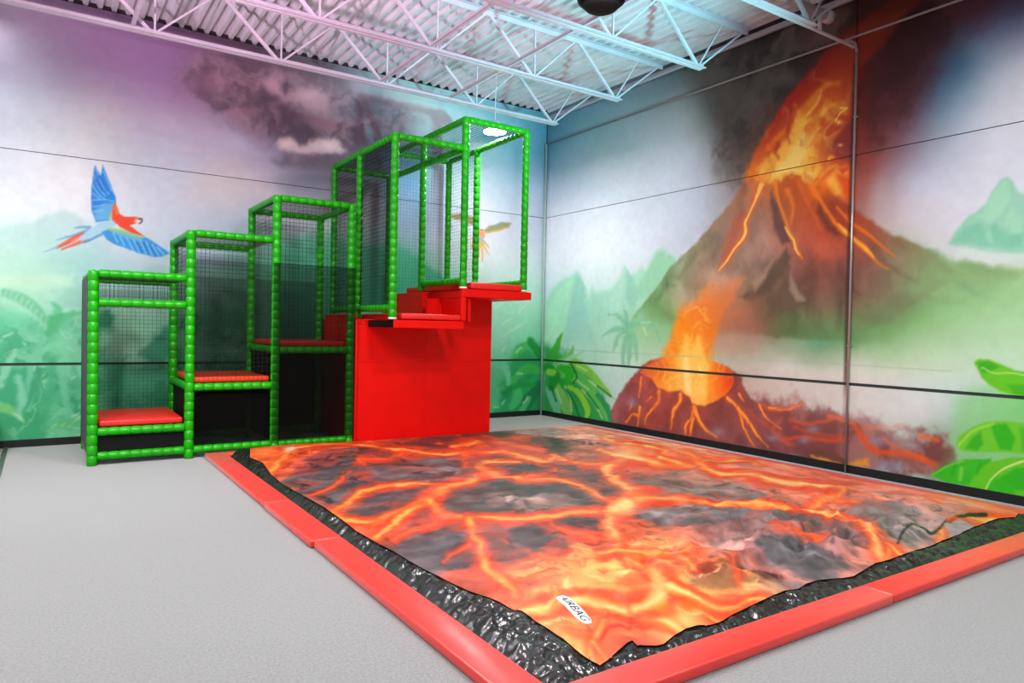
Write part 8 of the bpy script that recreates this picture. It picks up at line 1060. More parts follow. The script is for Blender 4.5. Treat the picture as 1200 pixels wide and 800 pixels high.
('T',[-4609,-6845,-4650,-6953,-4592,-6962,-4532,-6970,-4474,-6980,-4422,-6995,-4382,-7022,-4346,-7057,-4309,-7092,-4265,-7122,-4207,-7140,-4145,-7152,-4080,-7161,-4016,-7172,-3916,-7110,-3870,-7033,-3930,-7015,-3991,-6999,-4047,-6981,-4096,-6958,-4139,-6929,-4176,-6892,-4214,-6854,-4262,-6822,-4315,-6797,-4373,-6779,-4431,-6764,-4488,-6748],(232,64,30),.037,.8,.037),
('T',[-4588,-6850,-4607,-6898,-4549,-6908,-4489,-6918,-4431,-6930,-4378,-6947,-4336,-6976,-4299,-7011,-4262,-7047,-4218,-7077,-4163,-7096,-4102,-7109,-4038,-7120,-3975,-7132,-3933,-7107,-3914,-7075,-3975,-7059,-4037,-7045,-4095,-7028,-4146,-7006,-4189,-6977,-4226,-6941,-4264,-6904,-4309,-6873,-4362,-6851,-4420,-6835,-4478,-6822,-4535,-6808],(250,122,44),.023,.95,.028),
('T',[-4578,-6852,-4586,-6872,-4528,-6884,-4469,-6894,-4411,-6907,-4358,-6926,-4315,-6955,-4278,-6991,-4241,-7027,-4198,-7057,-4143,-7076,-4083,-7090,-4020,-7103,-3957,-7116,-3940,-7105,-3932,-7092,-3994,-7077,-4056,-7064,-4115,-7048,-4167,-7027,-4211,-6998,-4248,-6962,-4285,-6925,-4330,-6895,-4383,-6874,-4440,-6860,-4499,-6848,-4557,-6834],(255,196,104),.028,.85,.024),
('B',-3.588,-6.061,.071,-.04,-.14,-.15,(255,232,150),.7),
('B',-1.95,-4.302,.139,-.072,-.249,-.267,(255,226,160),.7),
('B',-4.709,-7.667,.075,-.045,-.08,-.074,(250,230,140),.6),
('B',-5.312,-7.295,.051,-.031,-.037,-.051,(230,236,130),.6),
('B',-4.587,-7.401,.057,-.033,-.073,-.071,(255,226,140),.6),
('P',[-5232,-7652,-5226,-7652,-5200,-7633,-5174,-7613,-5150,-7596,-5130,-7585,-5110,-7580,-5091,-7580,-5074,-7583,-5062,-7589,-5053,-7596,-5048,-7608,-5045,-7622,-5040,-7636,-5032,-7633,-5025,-7623,-5025,-7607,-5025,-7589,-5026,-7572,-5034,-7559,-5050,-7553,-5071,-7552,-5095,-7555,-5120,-7563,-5148,-7579,-5175,-7600,-5201,-7622,-5226,-7642],(214,30,16),.008,.8,.003),
('P',[-4954,-7533,-4924,-7551,-5026,-7634,-5050,-7642],(240,50,24),.01,.8,.003),
('B',-4.344,-7.058,.036,-.021,-.044,-.045,(206,60,14),.7),
('B',-4.567,-7.595,.054,-.032,-.031,-.028,(226,110,20),.7),
('B',-4.745,-7.556,.046,-.027,-.029,-.028,(240,150,40),.6),
('B',-5.138,-7.017,.056,-.033,-.03,-.041,(150,40,40),.5),
('B',-5.127,-2.37,.057,-.029,-.045,-.153,(236,220,196),.85),
('P',[-2541,-7600,-2527,-7601,-2448,-7570,-2368,-7538,-2290,-7512,-2203,-7488,-2114,-7468,-2047,-7458,-2010,-7459,-1995,-7470,-1994,-7487,-2020,-7519,-2064,-7560,-2081,-7591,-2050,-7598,-1993,-7592,-1918,-7578,-1824,-7554,-1712,-7522,-1597,-7490,-1556,-7470,-1562,-7463,-1679,-7497,-1790,-7528,-1879,-7551,-1948,-7564,-1999,-7570,-2023,-7565,-2008,-7541,-1964,-7500,-1934,-7463,-1934,-7442,-1953,-7429,-1997,-7428,-2072,-7439,-2167,-7461,-2262,-7487,-2351,-7518,-2436,-7551,-2516,-7583],(22,20,20),.007,.95,.005),  # this stroke and the next: fold shadow painted in with the black hem
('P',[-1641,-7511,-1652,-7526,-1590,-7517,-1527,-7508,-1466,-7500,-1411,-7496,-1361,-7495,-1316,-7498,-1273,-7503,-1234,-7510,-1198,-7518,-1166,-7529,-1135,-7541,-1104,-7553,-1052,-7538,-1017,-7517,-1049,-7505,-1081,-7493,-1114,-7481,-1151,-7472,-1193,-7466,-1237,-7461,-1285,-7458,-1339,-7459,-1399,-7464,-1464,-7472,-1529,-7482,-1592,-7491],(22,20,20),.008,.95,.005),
('P',[-1596,-7475,-1631,-7502,-1589,-7508,-1547,-7513,-1504,-7518,-1434,-7495,-1397,-7466,-1440,-7461,-1484,-7456,-1527,-7451],(226,70,20),.013,.8,.005),
]
SHEET_EDGE = [(-5.526,-2.801),(-5.586,-3.346),(-5.596,-3.725),(-5.59,-4.091),(-5.577,-4.442),(-5.563,-4.776),(-5.568,-5.167),(-5.58,-5.498),(-5.571,-5.806),(-5.547,-6.049),(-5.542,-6.26),(-5.529,-6.46),(-5.512,-6.586),(-5.502,-6.718),(-5.479,-6.866),(-5.446,-6.987),(-5.427,-7.082),(-5.426,-7.198),(-5.396,-7.245),(-5.407,-7.378),(-5.396,-7.48),(-5.387,-7.566),(-5.387,-7.666),(-5.381,-7.742),(-5.368,-7.802),(-5.31,-7.786),(-5.213,-7.746),(-5.119,-7.711),(-5.089,-7.709),(-5.097,-7.745),(-5.059,-7.773),(-5.015,-7.795),(-4.974,-7.798),(-4.868,-7.762),(-4.763,-7.741),(-4.681,-7.743),(-4.624,-7.77),(-4.543,-7.771),(-4.428,-7.747),(-4.292,-7.73),(-4.166,-7.715),(-4.035,-7.7),(-3.907,-7.691),(-3.814,-7.708),(-3.704,-7.688),(-3.595,-7.688),(-3.484,-7.711),(-3.405,-7.732),(-3.318,-7.745),(-3.165,-7.721),(-2.981,-7.694),(-2.832,-7.701),(-2.647,-7.692),(-2.447,-7.686),(-2.284,-7.691),(-2.023,-7.67),(-1.798,-7.66),(-1.483,-7.628),(-1.205,-7.607),(-1.038,-7.612),(-.847,-7.658)]

# ------------------------------------------------------------------ materials
M_CARPET = mat('grey_carpet', (136, 138, 138), 0.95, noise=0.30, nscale=75, bump=0.5, bscale=400, spec=0.1)
M_CARPET.node_tree.nodes['Principled BSDF'].inputs['Sheen Weight'].default_value = 0.7
M_CARPET.node_tree.nodes['Principled BSDF'].inputs['Sheen Roughness'].default_value = 0.5
M_BASE = mat('black_baseboard_rubber', (16, 16, 18), 0.5)
M_JOINT = mat('dark_joint', (40, 60, 56), 0.7)
M_PLAIN = mat('painted_wall', (205, 208, 214), 0.8)
M_STEEL = mat('painted_roof_steel', (186, 180, 190), 0.5, noise=0.06, nscale=6)
M_DECK = mat('roof_deck_paint', (205, 205, 210), 0.45, noise=0.05, nscale=4)
M_GAP = mat('deck_flute_closure', (24, 16, 22), 0.9)
M_GREEN = mat('green_vinyl_foam_sleeve', (26, 160, 4), 0.30, noise=0.12, nscale=7, bump=0.25, bscale=30, spec=0.35)
M_NET = mat('black_net_cord', (12, 14, 14), 0.8)
M_RED = mat('red_vinyl', (226, 8, 3), 0.45, noise=0.05, nscale=5, bump=0.12, bscale=40, spec=0.2)
M_REDPAD = mat('red_pad_vinyl', (226, 32, 28), 0.42, noise=0.05, nscale=6, bump=0.1, bscale=25)
M_ORANGE = mat('orange_red_pad_vinyl', (236, 62, 16), 0.45, noise=0.05, nscale=6)
M_BORDER = mat('red_border_foam_vinyl', (238, 46, 36), 0.34, noise=0.07, nscale=5, bump=0.06, bscale=14, spec=0.8)
M_BORDER.node_tree.nodes['Principled BSDF'].inputs['Sheen Weight'].default_value = 0.22
M_BORDER.node_tree.nodes['Principled BSDF'].inputs['Sheen Roughness'].default_value = 0.4
M_BORDERSEAM = mat('dark_red_piping', (190, 10, 20), 0.4)
M_BLACKVINYL = mat('black_vinyl', (9, 10, 10), 0.6, spec=0.2)
M_PANEL = mat('charcoal_side_panel', (72, 72, 76), 0.7)
M_SKIRT = mat('black_tarpaulin', (34, 35, 34), 0.24, noise=0.3, nscale=9, bump=0.5, bscale=18, spec=0.6)
M_BLACK = mat('black_plastic', (4, 4, 5), 0.5, spec=0.15)
M_GRILLE = mat('dark_speaker_grille', (16, 19, 19), 0.7, spec=0.2, bump=0.4, bscale=300)
M_PIPE = mat('grey_conduit', (172, 168, 166), 0.3, metal=0.5)
M_PALE = mat('pale_painted_conduit', (168, 196, 188), 0.35)
M_WHITE = mat('white_plastic', (235, 235, 235), 0.4)
M_INK = mat('dark_ink', (24, 26, 50), 0.5)
M_STRIP = mat('grey_metal_strip', (110, 118, 112), 0.35, metal=0.6)
M_LENS = emit_mat('lamp_lens', (250, 252, 255), 28)
M_PRINT = print_mat('printed_mural_vinyl', 0.6)
M_LAVA = print_mat('printed_lava_tarpaulin', 0.42, bump=0.28, bscale=11, spec=0.35)
S40 = scrim_mat('fine_black_mesh_light', 0.42)
S55 = scrim_mat('fine_black_mesh', 0.58)
S75 = scrim_mat('fine_black_mesh_dense', 0.80)

# ------------------------------------------------------------------ room shell
ZT = 5.36
box_floor = box('floor', (-14, -16, -0.2), (0.2, 0.2, 0), M_CARPET)
tag(box_floor, 'light grey speckled carpet floor of the hall', kind='structure')
o = box('wall_near', (-14.2, -16.2, 0), (0.2, -16, 5.6), M_PLAIN); tag(o, 'plain painted wall behind the camera', kind='structure')
o = box('wall_far_left', (-14.2, -16, 0), (-14, 0.2, 5.6), M_PLAIN); tag(o, 'plain painted side wall out of view', kind='structure')
wall_l = box('wall_left', (-14, 0.014, 0), (0.2, 0.2, 5.6), M_JOINT); tag(wall_l, 'back wall covered by a jungle and sky mural with macaws', kind='structure')
wall_r = box('wall_right', (0.014, -16, 0), (0.2, 0.014, 5.6), M_JOINT); tag(wall_r, 'right wall covered by an erupting volcano mural', kind='structure')

PK = 1.0
SEAMS = [(0.03, 0.962), (0.995, 3.482), (3.491, 5.36)]


def wall_panels(side, S, step, base, ops, cuts, parent):
    s = np.arange(0, S + step, step, dtype=np.float32); z = np.arange(0.0, 5.37, step, dtype=np.float32)
    U, V = np.meshgrid(s, z)
    img = to_lin(paint(U, V, base, ops), PK).astype(np.float32)
    for (c0, c1) in cuts:
        for (z0, z1) in SEAMS:
            j = np.where((s >= c0) & (s <= c1))[0]; i = np.where((z >= z0) & (z <= z1))[0]
            u = U[i[0]:i[-1] + 1, j[0]:j[-1] + 1].copy(); v = V[i[0]:i[-1] + 1, j[0]:j[-1] + 1].copy()
            u[:, 0] = c0; u[:, -1] = c1; v[0, :] = z0; v[-1, :] = z1
            c = img[i[0]:i[-1] + 1, j[0]:j[-1] + 1]
            if side == 'R':
                X = np.stack([np.zeros_like(u), -u, v], -1)[:, ::-1]; c = c[:, ::-1]; back = (0.014, 0, 0)
                X = X[:, ::-1]; c = c[:, ::-1]
            else:
                X = np.stack([-u, np.zeros_like(u), v], -1)[:, ::-1]; c = c[:, ::-1]; back = (0, 0.014, 0)
            grid_mesh('mural_panel', X, c, M_PRINT, parent, back)


wall_panels('R', 9.4, 0.0115, ART_R_BASE, ART_R, [(0.012, 5.690), (5.702, 9.4)], wall_r)
wall_panels('L', 9.2, 0.0130, ART_L_BASE, ART_L, [(0.012, 9.2)], wall_l)
for (z0, z1) in SEAMS:
    box('wall_panel', (0.0, -16, z0), (0.0139, -9.41, z1), M_PLAIN, wall_r)
    box('wall_panel', (-14, 0.0, z0), (-9.21, 0.0139, z1), M_PLAIN, wall_l)
o = box('baseboard_left', (-14, -0.012, 0), (-0.012, 0, 0.09), M_BASE, bevel=0.003); tag(o, 'black rubber baseboard along the jungle mural wall', kind='structure')
o = box('baseboard_right', (-0.012, -16, 0), (0, 0, 0.09), M_BASE, bevel=0.003); tag(o, 'black rubber baseboard along the volcano mural wall', kind='structure')
o = box('trim_1', (-7.76, -6.0, 0), (-7.715, -0.02, 0.012), M_STRIP, bevel=0.003); tag(o, 'grey metal edge strip where the carpet ends', kind='structure')

# ------------------------------------------------------------------ roof: deck, joists, ledger
def deck():
    pitch, depth = 0.152, 0.045
    xs = []
    x = -14.0
    while x < 0.2:
        xs += [(x, 0), (x + 0.045, 0), (x + 0.062, 1), (x + 0.135, 1)]
        x += pitch
    verts = []; faces = []
    for (px, t) in xs:
        z = ZT - 0.03 + t * depth
        verts.append((px, -16, z)); verts.append((px, 0.0, z))
    for i in range(len(xs) - 1):
        faces.append((2 * i, 2 * i + 1, 2 * i + 3, 2 * i + 2))
    me = bpy.data.meshes.new('ceiling')
    me.from_pydata(verts, [], faces)
    return link('ceiling', me, M_DECK)


ceil = deck(); tag(ceil, 'corrugated metal roof deck above open steel joists', kind='structure')
box('deck_closure', (-14, -0.03, ZT - 0.03), (0, -0.004, ZT + 0.06), M_GAP, ceil)
box('roof_top', (-14.2, -16.2, 5.6), (0.2, 0.2, 5.7), M_PLAIN, ceil)

JY = [-1.40, -2.82, -4.28, -5.74, -7.2, -8.7, -10.2]
ZB = 4.655
for n, y in enumerate(JY):
    names = ['nearest the jungle mural wall', 'second from the jungle mural wall', 'third from the jungle mural wall', 'fourth from the jungle mural wall, beside the fire plume', 'fifth from the jungle mural wall', 'sixth from the jungle mural wall', 'seventh from the jungle mural wall']
    t = thing('roof_joist', (0, y, ZB), 'open web steel roof joist ' + names[n], 'joist', 'steel roof joists')
    x1 = -0.85
    for dy in (-0.035, 0.035):
        bm = bmesh.new()
        add_box(bm, (-14, y + dy - 0.022, ZB), (x1, y + dy + 0.022, ZB + 0.007))
        sgn = 1 if dy > 0 else -1
        add_box(bm, (-14, y + dy - sgn * 0.022 - 0.003, ZB), (x1, y + dy - sgn * 0.022 + 0.003, ZB + 0.045))
        from_bm('bottom_chord', bm, M_STEEL, t)
        bm = bmesh.new()
        add_box(bm, (-14, y + dy - 0.028, ZT - 0.045), (-0.05, y + dy + 0.028, ZT - 0.037))
        add_box(bm, (-14, y + dy - sgn * 0.026 - 0.003, ZT - 0.10), (-0.05, y + dy - sgn * 0.026 + 0.003, ZT - 0.04))
        from_bm('top_chord', bm, M_STEEL, t)
    # webs
    x = x1 - 0.06
    zt, zb = ZT - 0.06, ZB + 0.02

    def web(xa, za, xb, zb_, w):
        bm = bmesh.new(); add_bar(bm, (xa, y, za), (xb, y, zb_), w, w * 0.8, (0, 1, 0)); from_bm('web', bm, M_STEEL, t)
    web(-0.10, zt, x, zb, 0.022)
    while x > -10:
        if x > -1:
            web(x - 0.02, zb, x + 0.40, zt, 0.02)
        web(x - 0.03, zb, x - 0.70, zt, 0.036)
        web(x - 1.37, zb, x - 0.70, zt, 0.022)
        web(x - 1.37, zb, x - 1.37, zt, 0.02)
        x -= 1.37
# bridging
bt = 0
for bx, lab in ((-3.72, 'long bridging angle crossing the joists left of the black dome'), (-2.68, 'long bridging angle crossing the joists right of the black dome'), (-6.6, 'long bridging angle crossing the joists at far left')):
    bm = bmesh.new()
    add_box(bm, (bx - 0.02, -12, ZB + 0.05), (bx + 0.02, -1.38, ZB + 0.056)); add_box(bm, (bx - 0.02, -12, ZB + 0.05), (bx - 0.015, -1.38, ZB + 0.085))
    tag(from_bm('bridging_angle', bm, M_STEEL), lab, 'steel angle', 'joist bridging angles')
bm = bmesh.new()
add_box(bm, (-0.075, -16, 5.185), (-0.008, -0.01, 5.20)); add_box(bm, (-0.022, -16, 5.185), (-0.008, -0.01, 5.265))
tag(from_bm('wall_ledger_angle', bm, M_STEEL), 'steel ledger angle carrying the joist ends above the volcano mural', 'steel angle')
o = box('shelf_angle', (-14, -0.055, 5.19), (-0.08, -0.005, 5.215), M_STEEL); tag(o, 'pale steel angle along the top of the jungle mural wall', 'steel angle')

# pipe and hanger in the upper right
t = thing('sprinkler_pipe', (-0.5, -5.55, 4.93), 'pale sprinkler pipe with end cap under the roof by the fire plume', 'pipe')
tube('pipe', (-9.0, -5.52, 4.99), (-0.30, -5.52, 4.99), 0.05, M_STEEL, t)
tube('end_cap', (-0.34, -5.52, 4.99), (-0.24, -5.52, 4.99), 0.072, M_STEEL, t, 16)
tube('drop', (-0.42, -5.52, 5.0), (-0.42, -5.52, 4.80), 0.022, M_STEEL, t)
tube('hanger_rod', (-0.62, -5.52, 5.0), (-0.62, -5.52, 5.30), 0.012, M_STEEL, t)
bm = bmesh.new(); add_bar(bm, (-0.95, -5.70, 4.665), (-0.05, -5.70, 4.655), 0.03, 0.02)
tag(from_bm('brace_bar', bm, M_STEEL), 'thin steel brace bar reaching the wall above the pipe corner', 'steel bar')

# wall conduits
def conduit(name, pts, r, label, clips=()):
    t = thing(name, pts[0], label, 'conduit')
    bm = bmesh.new()
    for a, b in zip(pts[:-1], pts[1:]):
        L = (Vector(b) - Vector(a)).length
        add_tube(bm, a, b, [(0, r), (L, r)], 10)
    for p in pts[1:-1]:
        bmesh.ops.create_uvsphere(bm, u_segments=10, v_segments=6, radius=r, matrix=Matrix.Translation(p))
    from_bm('pipe', bm, M_PIPE if pts[0][1] < -1 else M_PALE, t, True)
    for c in clips:
        box('clip', (c[0] - 0.012, c[1] - 0.022, c[2] - 0.008), (c[0] + 0.018, c[1] + 0.022, c[2] + 0.008), M_PIPE, t, 0.003)
    return t


conduit('wall_conduit', [(-0.03, -5.72, 0.0), (-0.03, -5.72, 4.60)], 0.0125, 'grey vertical conduit running down the volcano mural', [(-0.02, -5.72, z) for z in (1.4, 3.9)])
conduit('wall_conduit', [(-0.035, -0.035, 0.0), (-0.035, -0.035, 4.78)], 0.02, 'pale vertical conduit in the corner between the murals', [(-0.03, -0.03, z) for z in (0.6, 1.05, 2.6)])
M_CONW = mat('conduit_painted', (150, 140, 142), 0.4)
t = thing('painted_conduit', (-0.02, 0, 4.78), 'thin painted conduit running level high on the volcano mural', 'conduit')
for (y0, y1) in ((-0.05, -9.4),):
    tube('pipe', (-0.02, y0, 4.78), (-0.02, y1, 4.78), 0.013, M_CONW, t, 8)
bm = bmesh.new()
prev = None
pts = [(-0.022, -5.55, 4.775), (-0.024, -5.64, 4.75), (-0.026, -5.70, 4.70), (-0.03, -5.72, 4.60)]
for a, b in zip(pts[:-1], pts[1:]):
    L = (Vector(b) - Vector(a)).length; add_tube(bm, a, b, [(0, 0.014), (L, 0.014)], 8)
from_bm('elbow', bm, M_CONW, t, True)

# ------------------------------------------------------------------ lamps and dome
def high_bay(loc, label):
    t = thing('high_bay_lamp', loc, label, 'lamp')
    lathe('housing', loc, [(0.02, 0.165), (0.045, 0.17), (0.07, 0.15), (0.08, 0.09), (0.14, 0.08), (0.15, 0.03)], M_WHITE, t)
    lathe('lens', loc, [(0.0, 0.13), (0.004, 0.155), (0.02, 0.16)], M_LENS, t)
    lamp = disk_lamp((loc[0], loc[1], loc[2] - 0.004), 0.28, 82, (0.96, 0.985, 1.0))
    lamp.parent = t
    lamp.matrix_parent_inverse = Matrix.Translation(-Vector(loc))
    tube('hanger', (loc[0], loc[1], loc[2] + 0.14), (loc[0], loc[1], 5.36), 0.008, M_STEEL, t, 8)
    return t


high_bay((-2.05, -1.54, 4.30), 'round lit high bay lamp hanging above the tallest green cage')
t = thing('dome_speaker', (-3.42, -5.42, 4.22), 'black dome speaker hanging from the roof', 'speaker')
lathe('shell', (-3.42, -5.42, 4.30), [(0.0, 0.165), (0.03, 0.20), (0.10, 0.225), (0.22, 0.23), (0.30, 0.20), (0.34, 0.10), (0.36, 0.05)], M_BLACK, t, 40)
lathe('grille', (-3.42, -5.42, 4.235), [(0.0, 0.03), (0.012, 0.09), (0.035, 0.135), (0.066, 0.166)], M_GRILLE, t, 40)
tube('hanger', (-3.42, -5.42, 4.65), (-3.42, -5.42, 5.3), 0.012, M_BLACK, t, 8)

# ------------------------------------------------------------------ climbing cage
def sleeve(name, a, b, parent, r=0.05, seg=0.105):
    a = Vector(a); b = Vector(b)
    L = (b - a).length
    n = max(2, round(L / seg))
    s = L / n
    prof = []
    for k in range(n):
        l0 = k * s
        prof += [(l0 + 0.001, r * 0.86), (l0 + 0.008, r * 0.985), (l0 + s * 0.5, r * 1.03), (l0 + s - 0.008, r * 0.985), (l0 + s - 0.001, r * 0.86)]
    bm = bmesh.new()
    add_tube(bm, a, b, prof, 12)
    bmesh.ops.recalc_face_normals(bm, faces=bm.faces)
    return from_bm(name, bm, M_GREEN, parent, True)


def net(parent, o0, u, v, sp=0.05, w=0.0026, name='net'):
    o0 = Vector(o0); u = Vector(u); v = Vector(v)
    nrm = u.cross(v).normalized()
    bm = bmesh.new()
    nu = max(2, round(u.length / sp)); nv = max(2, round(v.length / sp))
    rnd = random.Random(int(o0.x * 100 + o0.z * 1000))
    for k in range(nu + 1):
        p = o0 + u * (k / nu)
        add_bar(bm, p, p + v, w, w, nrm)
    for k in range(nv + 1):
        p = o0 + v * (k / nv)
        add_bar(bm, p, p + u, w, w, nrm)
    return from_bm(name, bm, M_NET, parent)


def sheet(name, o0, u, v, material, parent, th=0.006):
    o0 = Vector(o0); u = Vector(u); v = Vector(v)
    n = u.cross(v).normalized() * th
    bm = bmesh.new()
    q = [o0, o0 + u, o0 + u + v, o0 + v]
    a = [bm.verts.new(p) for p in q]; b = [bm.verts.new(p + n) for p in q]
    bm.faces.new(a[::-1]); bm.faces.new(b)
    for i in range(4):
        bm.faces.new((a[i], a[(i + 1) % 4], b[(i + 1) % 4], b[i]))
    return from_bm(name, bm, material, parent)


def scrim(name, o0, u, v, material, parent):
    me = bpy.data.meshes.new(name)
    o0 = Vector(o0); u = Vector(u); v = Vector(v)
    me.from_pydata([o0, o0 + u, o0 + u + v, o0 + v], [], [(0, 1, 2, 3)])
    return link(name, me, material, parent)


YF, YR = -1.62, -0.42
XS = [-6.955, -6.03, -5.10, -4.18]
HT = [2.0, 2.5, 3.0, 3.0]
SEAT = [0.35, 0.79, 1.205]
cage = thing('climbing_cage', (-5.57, -1.0, 0), 'stepped climbing cage of green foam posts and black nets', 'climbing frame')
for x, h in zip(XS, HT):
    sleeve('post', (x, YF, 0.0), (x, YF, h + 0.03), cage)
    sleeve('post', (x, YR, 0.0), (x, YR, h + 0.03), cage)
TOP = [2.0, 2.5, 3.0]
for i in range(3):
    x0, x1 = XS[i] + 0.045, XS[i + 1] - 0.045
    zs = [TOP[i], SEAT[i], 0.095] + ([1.70] if i == 0 else [])
    for z in zs:
        sleeve('rail', (x0, YF, z), (x1, YF, z), cage, 0.044)
    for z in (TOP[i], SEAT[i], 0.095):
        sleeve('rail', (x0, YR, z), (x1, YR, z), cage, 0.044)
    # sides
    sleeve('rail', (XS[i], YF + 0.045, TOP[i]), (XS[i], YR - 0.045, TOP[i]), cage, 0.044)
    sleeve('rail', (XS[i], YF + 0.045, SEAT[i] if i else 0.095), (XS[i], YR - 0.045, SEAT[i] if i else 0.095), cage, 0.044)
    net(cage, (XS[i], YF, TOP[i] - 0.005), (XS[i + 1] - XS[i], 0, 0), (0, YR - YF, 0))
    net(cage, (XS[i], YR + 0.045, SEAT[i] + 0.05), (XS[i + 1] - XS[i], 0, 0), (0, 0, TOP[i] - SEAT[i] - 0.05), 0.047, 0.0024)
sleeve('rail', (XS[3], YF + 0.045, 3.0), (XS[3], YR - 0.045, 3.0), cage, 0.044)
# bay 1
net(cage, (XS[0] + 0.05, YF, 1.74), (XS[1] - XS[0] - 0.1, 0, 0), (0, 0, 0.22), 0.045)
net(cage, (XS[0] + 0.05, YF + 0.05, 1.73), (XS[1] - XS[0] - 0.1, 0, 0), (0, 0, 0.22), 0.035)
sheet('side_panel', (XS[0] - 0.052, YF + 0.06, 0.14), (0, YR - YF + 0.02, 0), (0, 0, 1.84), M_PANEL, cage)
scrim('mesh_screen', (XS[0], YR + 0.06, 0.42), (XS[1] - XS[0], 0, 0), (0, 0, 1.58), scrim_mat('sheer_black_mesh', 0.12), cage)
# side nets above the neighbouring bay
net(cage, (XS[1], YF, 2.02), (0, YR - YF, 0), (0, 0, 0.46)); net(cage, (XS[2], YF, 2.52), (0, YR - YF, 0), (0, 0, 0.46))
# bays 2 and 3 front nets, rear mesh, dark lower panels
net(cage, (XS[1], YF, 0.86), (XS[2] - XS[1], 0, 0), (0, 0, 1.62), 0.05, 0.0026)
net(cage, (XS[2], YF, 1.28), (XS[3] - XS[2], 0, 0), (0, 0, 1.70), 0.05, 0.0026)
scrim('mesh_screen', (XS[1], YR + 0.07, 0.8), (XS[3] - XS[1], 0, 0), (0, 0, 1.30), S40, cage)
scrim('mesh_screen', (XS[2] - 0.045, YF - 0.056, 0.14), (XS[3] - XS[2] + 0.09, 0, 0), (0, 0, 2.09), S55, cage)
scrim('mesh_screen', (XS[1] + 0.03, YF + 0.056, 0.80), (XS[2] - XS[1] - 0.07, 0, 0), (0, 0, 1.42), S40, cage)
scrim('mesh_screen', (XS[1] + 0.04, YF + 0.05, 0.12), (XS[2] - XS[1] - 0.08, 0, 0), (0, 0, 0.64), S75, cage)
scrim('mesh_screen', (XS[2] + 0.04, YF + 0.05, 0.12), (XS[3] - XS[2] - 0.08, 0, 0), (0, 0, 1.05), S55, cage)
sheet('back_panel', (XS[0], YR + 0.055, 0.10), (XS[1] - XS[0], 0, 0), (0, 0, 0.24), M_BLACKVINYL, cage)
sheet('back_panel', (XS[1], YR + 0.055, 0.10), (XS[2] - XS[1], 0, 0), (0, 0, 0.66), M_BLACKVINYL, cage)
sheet('back_panel', (XS[2], YR + 0.055, 0.10), (XS[3] - XS[2], 0, 0), (0, 0, 1.08), M_BLACKVINYL, cage)
sheet('front_panel', (XS[0] + 0.05, YF + 0.03, 0.14), (XS[1] - XS[0] - 0.1, 0, 0), (0, 0, 0.17), M_BLACKVINYL, cage)
sheet('riser_panel', (XS[1], YF + 0.06, 0.12), (0, YR - YF - 0.12, 0), (0, 0, 0.63), M_BLACKVINYL, cage)
sheet('riser_panel', (XS[2], YF + 0.06, 0.12), (0, YR - YF - 0.12, 0), (0, 0, 1.05), M_BLACKVINYL, cage)
# step pads
pads = [(0, M_REDPAD, 'red step pad, the lowest of the climbing cage'), (1, M_ORANGE, 'orange red step pad on the middle bay of the climbing cage'), (2, M_REDPAD, 'red step pad behind black mesh, the highest of the climbing cage')]
for i, m, lab in pads:
    z = SEAT[i] + 0.046
    o = box('step_pad', (XS[i] + (0.06 if i == 0 else 0.03), YF + 0.02, z), (XS[i + 1] - 0.06, YR - 0.06, z + 0.065), m, cage, 0.018, True, 3)
    o['label'] = lab

# ------------------------------------------------------------------ jump platform (red)
plat = thing('jump_platform', (-3.1, -1.0, 0), 'red padded jump platform with two overhanging ledges', 'platform')
XL, XM, XR = -4.11, -3.115, -2.09
for (x0, x1) in ((XL, XM - 0.0006), (XM + 0.0006, XR)):
    for (z0, z1) in ((0.0, 1.0492), (1.05, 1.52 if x0 < XM else 1.90)):
        box('front_panel', (x0, YF, z0), (x1, YF + 0.05, z1), M_RED, plat, 0.002, False, 1)
box('side_panel', (XL, YF + 0.05, 0), (XL + 0.05, -0.3, 1.52), M_RED, plat, 0.004, False, 1)
box('side_panel', (XR - 0.05, YF + 0.05, 0), (XR, -0.3, 1.90), M_RED, plat, 0.004, False, 1)
box('corner_trim', (XL - 0.012, YF - 0.03, 0), (XL + 0.03, YF + 0.03, 1.585), M_RED, plat, 0.016, True, 3)
box('back_panel', (XL + 0.05, -0.36, 0), (XR - 0.05, -0.31, 1.50), M_RED, plat, 0.004, False, 1)
YO = -2.42
box('ledge', (-3.95, YO, 1.495), (-3.0, YF + 0.04, 1.592), M_RED, plat, 0.008, False, 2)
box('ledge_side', (-3.957, YO + 0.01, 1.50), (-3.951, YF - 0.03, 1.588), M_BLACKVINYL, plat)
box('deck_board', (XL, YF + 0.04, 1.525), (-2.98, -0.36, 1.60), M_RED, plat, 0.006, False, 1)
box('ledge', (-2.90, YO, 1.90), (-1.975, -0.42, 2.002), M_RED, plat, 0.008, False, 2)
box('edge_beam', (-3.03, YO, 1.90), (-2.902, YO + 0.07, 2.002), M_RED, plat, 0.006, False, 1)
box('riser', (-2.90, YO + 0.075, 1.596), (-2.86, -1.30, 1.898), M_RED, plat, 0.004, False, 1)
box('riser', (-3.03, -1.30, 1.602), (-2.905, -0.38, 2.0), M_RED, plat, 0.004, False, 1)
box('riser_post', (-3.035, YO, 1.60), (-2.975, YO + 0.06, 1.90), M_RED, plat, 0.006, False, 1)
box('side_riser', (XL, YF + 0.06, 1.60), (XL + 0.04, -0.45, 1.66), M_RED, plat, 0.004, False, 1)
o = box('landing_pad', (-3.845, YO + 0.005, 1.601), (-3.04, -0.5, 1.672), M_REDPAD, plat, 0.02, True, 3)
o = box('landing_pad', (-2.90, YO + 0.005, 2.006), (-2.12, -0.5, 2.092), M_REDPAD, plat, 0.025, True, 3)

